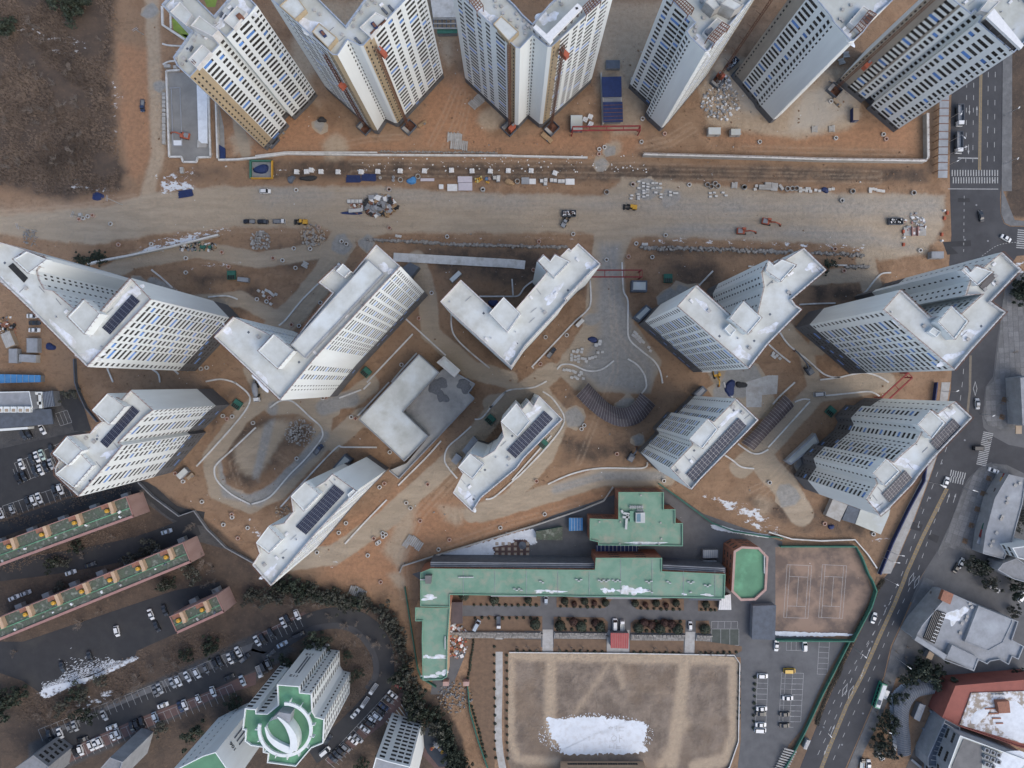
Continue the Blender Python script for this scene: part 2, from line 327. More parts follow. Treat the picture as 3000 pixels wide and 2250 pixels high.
# snow that has not melted yet
for pts, pk in (([(20,45),(90,50),(160,75),(240,100),(230,115),(130,100),(30,75)], .46), ([(110,100),(170,110),(165,130),(115,118)], .58), ([(235,215),(245,150),(262,200),(258,290),(245,290)], .50), ([(140,380),(230,400),(330,480),(270,430),(150,410)], .50),
    ([(340,385),(410,380),(420,415),(350,425)], .66), ([(330,380),(380,370),(420,365),(450,370),(400,390)], .56), ([(270,540),(390,505),(480,490),(500,497),(400,530),(300,555)], .66), ([(390,575),(520,560),(530,570),(400,585)], .60), ([(870,505),(1250,512),(1250,520),(870,514)], .50),
    ([(1400,512),(1700,522),(1880,528),(1880,545),(1700,536),(1400,528)], .56), ([(1505,1062),(1560,1075),(1640,1100),(1670,1130),(1640,1135),(1560,1095)], .68), ([(1590,1110),(1680,1140),(1690,1165),(1640,1150)], .64), ([(75,1500),(110,1478),(180,1450),(270,1420),(272,1430),(180,1475),(110,1505)], .84), ([(120,1480),(200,1420),(270,1400),(260,1425)], .58),
    ([(150,1520),(250,1480),(262,1500),(180,1540)], .56), ([(530,1110),(560,1140),(590,1180),(550,1170)], .58), ([(1880,1160),(1960,1165),(1960,1175),(1880,1172)], .60), ([(2165,20),(2185,100),(2180,220),(2168,200)], .60), ([(2172,560),(2212,560),(2212,600),(2172,590)], .66), ([(940,1210),(1030,1180),(1130,1140),(1200,1118),(1215,1125),(1150,1160),(1050,1210)], .72),
    ([(380,310),(470,330),(455,345),(380,335)], .54), ([(540,365),(850,362),(850,372),(540,376)], .44), ([(980,348),(1130,352),(1130,358),(980,356)], .44), ([(700,1210),(760,1220),(720,1235)], .45)):
    area('snow', D(*pts), 2.2, pk-.09)
# playing field: worn dark ground, pale sandy edge and paths
FP = D((1100,1408),(1585,1416),(1595,1430),(1592,1600),(1577,1650),(1500,1720),(1130,1720),(1090,1630),(1095,1420)); area('field', FP, .5)
for pts, wd, pk in (([(1104,1415),(1585,1424),(1588,1590),(1570,1640),(1500,1655)], 5, 1.0), ([(1104,1415),(1103,1600),(1120,1640),(1200,1645)], 4, .9), ([(1190,1430),(1188,1560),(1200,1600)], 5.5, .9), ([(1478,1430),(1465,1560),(1450,1650)], 6, .9), ([(1320,1430),(1270,1500),(1230,1560)], 4, .62), ([(1330,1430),(1345,1480)], 5, .6), ([(1480,1560),(1430,1650)], 6, .7), ([(1250,1490),(1480,1500)], 2, .5)): lane('lane', D(*pts), wd, 2.4, pk)
lane('pale', D((325,-40),(332,120),(342,330),(315,430)), 6, 2, .9); area('pale', D((-100,440),(300,420),(480,400),(560,440),(300,500),(-100,520)), 8, .7)
# wheel tracks
for k in range(16):
    y0 = 425+k*5.2; lane('track', D((330,y0+random.uniform(-6,6)),(700,y0-4+random.uniform(-8,8)),(1200,y0+4+random.uniform(-8,8)),(1700,y0+12+random.uniform(-8,8)),(2030,y0+18)), .7, hollow=.95, peak=random.uniform(.25,.7))
for pts in ([(1000,200),(985,260),(960,320)], [(1015,210),(1000,270),(990,330)], [(985,190),(960,250),(930,310)], [(1490,270),(1440,300),(1380,315)], [(1500,280),(1450,310),(1390,325)], [(1600,320),(1750,325),(1950,330)], [(700,320),(800,300),(870,295)],
    [(870,1290),(860,1200),(900,1110),(980,1020)], [(880,1290),(872,1200),(915,1110),(990,1030)], [(1250,1000),(1290,900),(1330,800),(1320,600)], [(640,1010),(560,960),(500,1000),(520,1060)], [(1620,1060),(1660,1040),(1700,1000)], [(1640,1075),(1680,1040),(1720,990)], [(1310,520),(1318,600),(1330,720),(1390,800)], [(720,560),(660,640),(600,720)], [(740,560),(680,650),(610,730)], [(0,460),(150,450),(320,420)], [(0,480),(170,462),(330,440)],
    [(760,350),(1300,355),(1900,375)], [(760,375),(1300,378),(1900,390)], [(60,470),(250,440)], [(420,560),(560,565),(690,550)], [(1250,1090),(1100,1130),(960,1180)], [(1300,1035),(1180,1065),(1060,1110)]):
    lane('track', D(*pts), .8, hollow=.95, peak=.8)
gm = bpy.data.meshes.new('ground')
nx, ny = len(gx), len(gy)
idx = np.arange(nx*ny).reshape(ny, nx)
fc = np.stack([idx[:-1,:-1], idx[:-1,1:], idx[1:,1:], idx[1:,:-1]], -1).reshape(-1, 4)
co = np.zeros((PX.size, 3), np.float32); co[:,0] = PX; co[:,1] = PY; co[:,2] = -0.02
gm.vertices.add(PX.size); gm.vertices.foreach_set('co', co.ravel())
gm.loops.add(fc.size); gm.loops.foreach_set('vertex_index', fc.ravel().astype(np.int32))
gm.polygons.add(len(fc)); gm.polygons.foreach_set('loop_start', np.arange(0, fc.size, 4, dtype=np.int32))
gm.update(calc_edges=True)
for k, a in W_.items():
    at = gm.attributes.new(k, 'FLOAT', 'POINT'); at.data.foreach_set('value', a)
def ground_material():
    m = bpy.data.materials.new('site_earth'); m.use_nodes = True; n = m.node_tree.nodes; l = m.node_tree.links; b = n['Principled BSDF']
    b.inputs['Roughness'].default_value = .95; b.inputs['Specular IOR Level'].default_value = .2
    pos = n.new('ShaderNodeNewGeometry').outputs['Position']
    def nz(scale, det=6, stretch=None, rough=.6):
        v = pos
        if stretch: mp = n.new('ShaderNodeMapping'); mp.inputs['Scale'].default_value = stretch; l.new(pos, mp.inputs[0]); v = mp.outputs[0]
        t = n.new('ShaderNodeTexNoise'); t.inputs['Scale'].default_value = scale; t.inputs['Detail'].default_value = det; t.inputs['Roughness'].default_value = rough; l.new(v, t.inputs['Vector']); return t.outputs[0]
    def rng(v, a, bb, c=0.0, d=1.0):
        r = n.new('ShaderNodeMapRange'); r.interpolation_type = 'SMOOTHSTEP'; r.inputs[1].default_value = a; r.inputs[2].default_value = bb; r.inputs[3].default_value = c; r.inputs[4].default_value = d; l.new(v, r.inputs[0]); return r.outputs[0]
    def mix(f, a, c):
        x = n.new('ShaderNodeMix'); x.data_type = 'RGBA'
        if isinstance(f, float): x.inputs[0].default_value = f
        else: l.new(f, x.inputs[0])
        for s, v in ((6, a), (7, c)):
            if isinstance(v, tuple): x.inputs[s].default_value = (*v, 1)
            else: l.new(v, x.inputs[s])
        return x.outputs[2]
    def math_(op, a, c):
        x = n.new('ShaderNodeMath'); x.operation = op
        for s, v in ((0, a), (1, c)):
            if isinstance(v, (int, float)): x.inputs[s].default_value = v
            else: l.new(v, x.inputs[s])
        return x.outputs[0]
    big, mid, fine, grit = nz(.025, 8), nz(.11, 9, rough=.68), nz(.6, 8, rough=.7), nz(2.2, 5, rough=.75)
    streak = nz(.35, 7, (.22, 1, 1), .65)
    def weight(name, amp=.55, e=.14, nzv=None):
        a = n.new('ShaderNodeAttribute'); a.attribute_name = name
        s = math_('ADD', a.outputs['Fac'], math_('MULTIPLY', math_('SUBTRACT', nzv or mid, .5), amp))
        return rng(s, .5-e, .5+e)
    soil = mix(rng(mid, .36, .64), (.212,.131,.080), (.298,.192,.120))
    soil = mix(rng(big, .42, .60), soil, (.252,.166,.106))
    soil = mix(rng(fine, .50, .72, 0, .6), soil, (.115,.075,.050))
    oran = mix(rng(fine, .38, .62), (.345,.192,.110), (.275,.155,.091))
    soil = mix(rng(grit, .54, .74, 0, .5), soil, (.33,.24,.165)); soil = mix(rng(streak, .56, .70, 0, .45), soil, (.135,.090,.060))
    c = mix(weight('orange', .9, .35), soil, oran)
    pale = mix(rng(fine, .38, .66), (.375,.295,.212), (.315,.242,.170))
    c = mix(weight('pale', .7, .28), c, pale)
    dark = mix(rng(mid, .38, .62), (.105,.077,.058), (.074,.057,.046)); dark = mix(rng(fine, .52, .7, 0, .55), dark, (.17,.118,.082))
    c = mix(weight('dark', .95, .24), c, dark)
    grav = mix(rng(streak, .38, .62), (.305,.248,.182), (.365,.298,.220)); grav = mix(rng(big, .44, .6, 0, .6), grav, (.320,.262,.192))
    greyg = mix(rng(fine, .36, .64), (.240,.232,.213), (.298,.288,.266))
    grav = mix(weight('grey', 1.0, .34, big), grav, greyg)
    grav = mix(rng(grit, .50, .72, 0, .5), grav, (.24,.215,.185))
    c = mix(weight('gravel', .62, .13), c, grav)
    asp = mix(rng(mid, .38, .62), (.062,.061,.062), (.085,.083,.082)); asp = mix(rng(fine, .5, .75, 0, .4), asp, (.045,.044,.045))
    c = mix(weight('asphalt', .15, .08), c, asp)
    fld = mix(rng(mid, .36, .62), (.150,.119,.095), (.235,.188,.148)); fld = mix(rng(nz(.35, 9, (1, .25, 1), .72), .5, .72, 0, .5), fld, (.30,.245,.19)); fld = mix(rng(big, .46, .58, 0, .6), fld, (.205,.150,.105))
    fld = mix(weight('lane', .5, .30), fld, mix(rng(fine, .35, .65), (.40,.315,.225), (.345,.27,.195)))
    c = mix(weight('field', .02, .1), c, fld)
    conc = mix(rng(mid, .35, .65), (.42,.39,.34), (.35,.32,.275))
    c = mix(weight('concrete', .8, .3), c, conc)
    ta = n.new('ShaderNodeAttribute'); ta.attribute_name = 'track'
    tr = math_('MULTIPLY', ta.outputs['Fac'], rng(fine, .35, .6, .1, .75)); c = mix(tr, c, mix(.5, c, (.50,.39,.28)))
    sn = nz(.45, 10, (.55, 1, 1), .72); sw = weight('snow', 2.2, .05, sn); c = mix(sw, c, (.58,.60,.62))
    l.new(c, b.inputs['Base Color'])
    bp = n.new('ShaderNodeBump'); bp.inputs['Strength'].default_value = .8; bp.inputs['Distance'].default_value = 1.6
    l.new(math_('ADD', mid, math_('MULTIPLY', fine, .35)), bp.inputs['Height']); l.new(bp.outputs[0], b.inputs['Normal'])
    return m
gm.materials.append(ground_material())
structure(link('ground', gm))

# ------------------------------------------------------------------ flat sheets: roads, pavements, courts
def sheet(name, pts, m, z=0.02, wob=0.0):
    b = MB(); p = ccw(wp(pts))
    b.prism(p, -0.05, z, 0)
    return structure(b.build(name, m))
def strip_poly(pts, width):
    L = []; Rr = []; n = len(pts)
    for i, p in enumerate(pts):
        a = pts[max(0, i-1)]; c = pts[min(n-1, i+1)]; dx, dy = c[0]-a[0], c[1]-a[1]; l_ = math.hypot(dx, dy) or 1
        ox, oy = -dy/l_*width/2, dx/l_*width/2; L.append((p[0]+ox, p[1]+oy)); Rr.append((p[0]-ox, p[1]-oy))
    return L, Rr
def smooth_line(pts, per=6):
    out = []; n = len(pts)
    for i in range(n-1):
        p0, p1, p2, p3 = pts[max(0,i-1)], pts[i], pts[i+1], pts[min(n-1,i+2)]
        for k in range(per):
            t = k/per; out.append(tuple(.5*((2*p1[j]) + (-p0[j]+p2[j])*t + (2*p0[j]-5*p1[j]+4*p2[j]-p3[j])*t*t + (-p0[j]+3*p1[j]-3*p2[j]+p3[j])*t**3) for j in (0,1)))
    out.append(pts[-1]); return out
def ribbon(name, pts, width, m, z0=-0.05, z1=0.02, per=1, world_pts=False):
    q = pts if world_pts else wp(pts)
    if per > 1: q = smooth_line(q, per)
    L, Rr = strip_poly(q, width); b = MB()
    for i in range(len(q)-1):
        b.quad((*Rr[i],z1), (*Rr[i+1],z1), (*L[i+1],z1), (*L[i],z1))
        b.quad((*L[i],z0), (*L[i],z1), (*L[i+1],z1), (*L[i+1],z0)); b.quad((*Rr[i+1],z0), (*Rr[i+1],z1), (*Rr[i],z1), (*Rr[i],z0))
    b.quad((*L[0],z0), (*Rr[0],z0), (*Rr[0],z1), (*L[0],z1)); b.quad((*Rr[-1],z0), (*L[-1],z0), (*L[-1],z1), (*Rr[-1],z1))
    return b.build(name, m)
A, B_, C_ = T(3,1), T(3,2), T(3,3)
# main road on the right, from the top down to the bottom edge
Lr = T(3,0)((1600,-300),(1590,600),(1570,1480)) + T(3,1)((1575,60),(1585,380),(1560,700),(1600,1300)) + T(3,2)((1580,60),(1490,560),(1400,830),(1250,1230),(1090,1600)) + T(3,3)((1010,0),(870,330),(650,770),(420,1290),(255,1700))
Rr_ = T(3,0)((2030,-300),(2030,600),(2025,1480)) + T(3,1)((2005,60),(2010,200),(2040,280),(2090,305),(2330,310),(2330,545),(2150,560),(2060,700),(2000,1150),(1945,1600)) + T(3,2)((1880,40),(1862,200),(1850,300),(1862,390),(1950,470),(2080,540),(2230,570),(2230,760),(2060,710),(1930,690),(1820,740),(1730,830),(1690,900),(1580,1200),(1450,1480)) + T(3,3)((1320,0),(1180,340),(1060,600),(1000,860),(905,1100),(770,1420),(640,1720))
sheet('main_road', Lr + Rr_[::-1], M['asphalt'], .02)
sheet('side_street', T(3,2)((1930,700),(1990,520),(2240,580),(2240,800),(2060,712)), M['asphalt'], .024)
# pavements right of the road
sheet('roadside_ground', D((2125,700),(2320,700),(2320,1340),(1960,1300),(2000,1230),(2040,1130),(2110,900)), M['asphalt_l'], .006)
sheet('pavement', T(3,0)((2035,-300),(2110,-300),(2105,1652),(2030,1652)) + T(3,1)((2130,250),(2240,262),(2240,300),(2100,300),(2045,275),(2014,200)), M['paver'], .14)
def paved(name, pts, m, step=1.9, z=.14, th=.05, ang=0.0, gap=.16, limit=300):
    # a paved area: a bedding sheet with separate slabs on it
    base = sheet(name, pts, M['paver'], z-.02); poly = ccw(wp(pts)); c0 = cen(poly)
    b = MB(); b.box(0, 0, 0, step-gap, step-gap, th, 0, 0, 1.0, False); me = b.mesh('paving_slab', m)
    ca, sa = math.cos(ang), math.sin(ang); rad = max(math.hypot(q[0]-c0[0], q[1]-c0[1]) for q in poly); cells = []
    n = int(rad/step)+1
    for i in range(-n, n+1):
        for j in range(-n, n+1):
            x, y = c0[0]+(i*ca-j*sa)*step, c0[1]+(i*sa+j*ca)*step; cells.append((x, y))
    xs = np.array([c[0] for c in cells]); ys = np.array([c[1] for c in cells]); ok = _sd(poly, xs, ys) > step*.6
    xs, ys = xs[ok], ys[ok]; order = np.argsort(np.hypot(xs, ys))
    for q in order[:limit]: link('paving_slab', me, base, (xs[q], ys[q], z-.02), ang)
    if len(order) > limit:
        b = MB()
        for q in order[limit:]: b.box(xs[q], ys[q], z-.02, step-gap, step-gap, th, ang, 0, 1.0, False)
        stuff(b.build('paving_slab', m, base))
    return base
M['slab'] = mat('paving_slab', (.155,.155,.157), (.12,.12,.122), scale=1.5, rnd=.16, detail=6)
paved('plaza_pavement', T(3,1)((2025,960),(2070,720),(2240,700)) + T(3,2)((2240,380),(2050,420),(1900,370),(1860,290),(1885,40)) + T(3,1)((1950,1640),(1985,1330)), M['slab'], 2.2, ang=0.05)
paved('shop_pavement', T(3,2)((1960,700),(2060,720),(2080,800),(1990,900),(1940,1060),(1800,1450),(1780,1520),(1560,1420),(1480,1500),(1460,1470),(1560,1250),(1700,890),(1800,760)), M['slab'], 2.2, ang=-0.33)
sheet('roadside_pavement', T(3,3)((1345,0),(1440,40),(1240,420),(1150,740),(1110,860),(1060,1010),(940,1290),(830,1500),(740,1720),(655,1720),(780,1420),(915,1100),(1010,860),(1072,600),(1190,340)), M['paver'], .14)
# fenced verge between site and road
sheet('verge', T(3,2)((1500,0),(1575,0),(1485,560),(1390,830),(1240,1230),(1060,1652),(940,1652),(1060,1380),(1200,1080),(1330,830),(1440,560)), M['conc'], .10)
sheet('verge', T(3,3)((940,0),(1005,0),(865,330),(645,770),(415,1290),(250,1700),(60,1700),(180,1450),(290,1320),(500,850),(740,440),(860,220)), M['bed'], .10)
# markings
def dash(pts, width=.16, z=.026, m='paint', n=1, gap=.5, name='lane_marking', per=1):
    q = wp(pts)
    if per > 1: q = smooth_line(q, per)
    if n <= 1:
        o = ribbon(name, q, width, M[m], .02, z, world_pts=True); return structure(o)
    L = [0]
    for a, c in zip(q[:-1], q[1:]): L.append(L[-1] + math.hypot(c[0]-a[0], c[1]-a[1]))
    b = MB()
    def at(s):
        i = max(0, min(len(q)-2, next((k for k in range(len(q)-1) if L[k+1] >= s), len(q)-2))); t = (s-L[i])/(L[i+1]-L[i]+1e-9)
        return (q[i][0]+(q[i+1][0]-q[i][0])*t, q[i][1]+(q[i+1][1]-q[i][1])*t)
    step = L[-1]/n
    for k in range(n):
        a, c = at(k*step), at((k+1-gap)*step); (l1, l2), (r1, r2) = strip_poly([a, c], width)
        b.quad((*r1,z), (*r2,z), (*l2,z), (*l1,z))
    return structure(b.build(name, M[m]))
dash(T(3,0)((1845,300),(1835,900),(1828,1470)), 1.3, .027, 'median', name='median_strip')
dash(T(3,0)((1838,300),(1828,900),(1820,1470)), .2, .031, 'paint_y'); dash(T(3,0)((1853,300),(1843,900),(1836,1470)), .2, .031, 'paint_y')
for x0, n in ((1720,9), (1780,9), (1905,8), (1965,8)): dash(T(3,0)((x0,500),(x0-12,1470)), .22, .027, n=n, gap=.62)
dash(T(3,0)((1640,1365),(1815,1368)), .5, .027, name='stop_line'); dash(T(3,0)((1555,1632),(1990,1634)), .3, .027, name='stop_line')
def crossing(p0, p1, n, length, wd=.42):
    a, c = w(p0), w(p1); ang = math.atan2(c[1]-a[1], c[0]-a[0]); b = MB()
    for i in range(n):
        t = (i+.5)/n; x, y = a[0]+(c[0]-a[0])*t, a[1]+(c[1]-a[1])*t; ca, sa = math.cos(ang), math.sin(ang)
        q = [(-wd/2,-length/2),(wd/2,-length/2),(wd/2,length/2),(-wd/2,length/2)]
        b.face([(x+u*ca-v*sa, y+u*sa+v*ca, .028) for u, v in q])
    structure(b.build('crosswalk', M['paint']))
crossing(T1(3,0,1580,1495), T1(3,0,1995,1495), 18, 2.6); crossing(T1(3,0,1590,1558), T1(3,0,1995,1558), 18, 2.6)
crossing(T1(3,1,2210,330), T1(3,1,2195,500), 9, 5); crossing(T1(3,2,1905,430), T1(3,2,1840,720), 19, 4.2, .38); crossing(T1(3,2,1570,780), T1(3,2,1710,810), 7, 2.6); crossing(T1(3,2,1570,835), T1(3,2,1695,860), 6, 2.6)
for pts, n in ((T(3,1)((1695,40),(1690,560)), 9), (T(3,1)((1700,1420),(1680,1652)) + T(3,2)((1660,160),(1600,330)), 5), (T(3,2)((1545,560),(1400,960),(1330,1140),(1180,1600)) + T(3,3)((1130,40),(1000,320),(760,790),(600,1180),(400,1600)), 26), (T(3,2)((1520,980),(1420,1250),(1290,1640)) + T(3,3)((1180,190),(1060,440),(940,740),(820,1000),(640,1400),(540,1640)), 24), (T(3,3)((1060,210),(940,440),(700,830),(560,1100),(420,1420)), 14)):
    dash(pts, .2, .027, n=n, gap=.6)
dash(T(3,1)((1850,560),(1960,480),(2060,450),(2180,440)), .2, .027, n=14, gap=.45, per=6)
md = T(3,1)((1750,1420),(1745,1652)) + T(3,2)((1745,60),(1720,300)); dash(md, 1.0, .027, 'median', name='median_strip')
md = T(3,2)((1545,920),(1440,1130),(1330,1350),(1200,1640)) + T(3,3)((1175,30),(1090,240),(960,520),(820,840),(680,1110),(560,1400),(450,1680)); dash(md, 1.5, .027, 'median', name='median_strip')
dash([(x-5,y) for x,y in md], .18, .031, 'paint_y'); dash([(x+5,y) for x,y in md], .18, .031, 'paint_y'); dash(md, 1.4, .0305, 'paint_y', n=60, gap=.85)
def arrow(p, ang, L=4.2, s=1.0):
    x, y = w(p); b = MB(); q = [(-.12*s,0),(.12*s,0),(.12*s,L*.6),(.4*s,L*.6),(0,L),(-.4*s,L*.6),(-.12*s,L*.6)]
    ca, sa = math.cos(ang), math.sin(ang); b.face([(x+u*ca-v*sa, y+u*sa+v*ca, .029) for u, v in q]); structure(b.build('arrow_marking', M['paint']))
for x, y in ((1678,1000),(1740,1000),(1670,1340),(1732,1340)): arrow(T1(3,0,x,y-90), math.pi)
arrow(T1(3,0,1805,1000), 0); arrow(T1(3,3,830,790), 2.8, 5); arrow(T1(3,3,850,700), -.38, 5); arrow(T1(3,3,520,1450), 2.75, 5); arrow(T1(3,3,540,1370), -.38, 5); arrow(T1(3,2,1545,1040), -.3); arrow(T1(3,2,1600,1040), -.3)
def diamond(p, ang, l=3.2, wd=.9):
    b = MB(); x, y = w(p); ca, sa = math.cos(ang), math.sin(ang)
    pts = [(0,-l),(wd,0),(0,l),(-wd,0)]
    for i in range(4):
        a, c = pts[i], pts[(i+1) % 4]; ai, ci = (a[0]*.72, a[1]*.78), (c[0]*.72, c[1]*.78)
        b.face([(x+u*ca-v*sa, y+u*sa+v*ca, .029) for u, v in (a, c, ci, ai)])
    structure(b.build('diamond_marking', M['paint']))
for x, y in ((663,978),(716,995),(1237,20),(1285,45)): diamond(T1(3,3,x,y), -.4)
diamond(T1(3,2,1790,55), 0)
# estate road bottom-left (long lane, U-bend round the tower) and old estate lanes
est = T(0,3)((420,1480),(800,1300),(1300,1090),(1800,900),(2212,700)) + T(1,3)((60,610),(300,480),(500,385),(700,345),(860,370),(1010,470),(1090,610),(1110,760),(1095,900),(1010,1060),(850,1240),(640,1430),(480,1540))
structure(ribbon('estate_road', est, 8.2, M['asphalt_d'], per=5, z1=.03))
sheet('parking_bays', T(0,3)((480,1530),(1000,1290),(1900,930),(2212,820),(2212,930),(1900,1030),(1050,1400),(520,1640)), M['paver_r'], .022)
sheet('parking_bays', T(0,3)((400,1330),(700,1220),(1400,900),(2000,640),(2212,560),(2212,660),(2000,760),(1300,1060),(700,1320),(430,1420)), M['asphalt_l'], .022)
sheet('parking_bays', T(1,3)((0,500),(420,300),(470,380),(200,520),(0,620)), M['paver_r'], .022); sheet('parking_bays', T(1,3)((1250,1000),(1330,1040),(1120,1260),(960,1380),(700,1600),(610,1620),(620,1560),(820,1380),(1020,1180)), M['paver_r'], .022)
structure(ribbon('footpath', T(1,3)((60,700),(330,540),(500,450),(700,420),(860,470),(980,600),(1035,740),(1030,860),(960,970)), 2.6, M['asphalt'], per=5, z1=.12))
sheet('old_lot', T(0,3)((-200,560),(200,560),(1500,120),(1900,40),(1900,160),(1500,300),(1540,480),(1180,640),(1160,720),(400,1040),(200,900),(-200,760)), M['asphalt_d'], .018)
structure(ribbon('old_lane', T(0,2)((-200,1650),(500,1560),(1200,1420),(1700,1230)) , 9, M['asphalt_d'], per=4, z1=.025)); structure(ribbon('old_lane', T(0,2)((-200,1350),(500,1100),(1000,960),(1250,920),(1500,1120),(1760,1180)), 6, M['asphalt_d'], per=4, z1=.022))
sheet('car_park', T(0,2)((-200,620),(160,540),(700,420),(800,460),(560,560),(760,900),(640,960),(0,1190),(-200,1240)), M['asphalt_d'], .02)
structure(ribbon('estate_lane', T(0,2)((-200,1010),(200,900),(560,800)), 5, M['asphalt_d'], z1=.026)); sheet('entrance_lane', T(0,2)((510,80),(640,90),(720,200),(790,420),(640,420),(590,260),(520,180)), M['asphalt_d'], .024)
# school grounds
sheet('school_yard', D((1190,1115),(1240,1098),(1330,1068),(1440,1055),(1520,1110),(1690,1170),(1690,1370),(1830,1382),(1700,1640),(1640,1690),(1590,1690),(1600,1600),(1600,1420),(1015,1390),(970,1500),(930,1500),(960,1290),(890,1240),(1050,1190)), M['asphalt_l'], .012)
sheet('tennis_court', D((1675,1182),(1845,1175),(1868,1225),(1884,1285),(1840,1372),(1675,1362)), M['clay'], .03)
fl = lambda pts: dash(pts, .14, .036, name='court_line')
TC = T(3,2); TD = T(3,3)
for x0, x1, xt0, xt1 in ((165,378,135,345), (470,680,437,643)):
    a, b2, c2, d2 = T1(3,2,x0,1575), T1(3,2,x1,1585), T1(3,3,xt1,358), T1(3,3,xt0,350)
    for p, q in ((a,b2),(b2,c2),(c2,d2),(d2,a)): fl([p,q])
    mid = lambda p, q, t: (p[0]+(q[0]-p[0])*t, p[1]+(q[1]-p[1])*t)
    for t in (.12,.88): fl([mid(a,b2,t), mid(d2,c2,t)])
    for t in (.22,.78): fl([mid(mid(a,d2,t),mid(b2,c2,t),.12), mid(mid(a,d2,t),mid(b2,c2,t),.88)])
    fl([mid(mid(a,d2,.22),mid(b2,c2,.22),.5), mid(mid(a,d2,.78),mid(b2,c2,.78),.5)])
def bays(p0, p1, n, depth_px, both=False):
    # parking bay lines between two pixel corners; depth vector in pixels
    dx, dy = depth_px; b = MB()
    def ln(a, c):
        q = wp([a, c]); (l1, l2), (r1, r2) = strip_poly(q, .13); b.quad((*r1,.034),(*r2,.034),(*l2,.034),(*l1,.034))
    for i in range(n+1):
        t = i/n; a = (p0[0]+(p1[0]-p0[0])*t, p0[1]+(p1[1]-p0[1])*t); ln(a, (a[0]+dx, a[1]+dy))
    ln(p0, p1)
    if both: ln((p0[0]+dx,p0[1]+dy), (p1[0]+dx,p1[1]+dy))
    structure(b.build('bay_marking', M['paint']))
bays(T1(3,3,118,828), T1(3,3,92,1295), 10, (32,1)); bays(T1(3,3,150,830), T1(3,3,125,1297), 10, (32,1)); bays(T1(3,3,213,830), T1(3,3,188,1250), 9, (32,1), True)
bays(T1(3,3,443,558), T1(3,3,425,840), 6, (30,1), True); bays(T1(3,3,160,540), T1(3,3,330,542), 4, (-1,32), True); bays(T1(2,3,2120,870), T1(2,3,2100,1340), 10, (31,1), True)
bays(T1(2,3,1725,450), T1(2,3,1960,450), 3, (0,48), True); bays(T1(2,3,1725,385), T1(2,3,1950,385), 4, (-1,20))
bays(T1(0,2,125,700), T1(0,2,530,520), 8, (18,46)); bays(T1(0,2,160,880), T1(0,2,480,740), 6, (-16,-44)); bays(T1(0,2,20,1070), T1(0,2,580,880), 12, (14,36)); bays(T1(0,2,480,270), T1(0,2,580,240), 3, (14,36), True)
bays(T1(0,3,500,1530), T1(0,3,2000,930), 28, (16,36)); bays(T1(0,3,330,1320), T1(0,3,1400,900), 20, (14,34)); bays(T1(0,3,1420,890), T1(0,3,2080,610), 12, (18,34)); bays(T1(1,3,0,510), T1(1,3,360,330), 8, (16,34)); bays(T1(1,3,1140,1000), T1(1,3,600,1580), 18, (30,26))
sheet('service_yard', T(3,2)((1462,1482),(1560,1420),(1800,1500),(2030,1570),(2330,1640),(2330,1700),(1400,1700)), M['asphalt_l'], .03)

# ------------------------------------------------------------------ towers
WSIZE = {'L': (4.1, 1.5), 'M': (2.05, 1.5), 'S': (1.15, 1.1), 'Q': (1.45, 1.45), 'n': (.6, 1.4), 'k': (1.3, 1.6)}
WMESH = {}; RPX = {}
def window_mesh(kind, film, fr='frame'):
    key = (kind, film, fr)
    if key not in WMESH:
        ww, hh = WSIZE[kind]; b = MB(); d = .07
        b.quad((-ww/2,d,0), (ww/2,d,0), (ww/2,d,hh), (-ww/2,d,hh), 0)
        nm = {'L': 3, 'M': 1, 'Q': 0, 'S': 0, 'n': 0, 'k': 0}[kind]
        for i in range(nm):
            x = -ww/2 + ww*(i+1)/(nm+1); b.box(x, d-.02, 0, .09, .05, hh, 0, 1, 1.0, False)
        b.box(0, d-.02, 0, ww, .05, .09, 0, 1, 1.0, False)
        if film and kind in 'LM': b.box(-ww*.06, d-.04, .06, ww*.84, .04, hh*.92, 0, 2, 1.0, False)
        if kind == 'Q':
            for i in range(3): b.box(0, d-.02, .2+i*.38, ww, .05, .05, 0, 1, 1.0, False)
        WMESH[key] = b.mesh('window', [M['glass'], M[fr], M['blue']])
    return WMESH[key]
def parse_cols(s):
    out = []
    for tk in s.split():
        out.append((tk[0], float(tk[1:])))
    return sorted(out, key=lambda q: q[1])
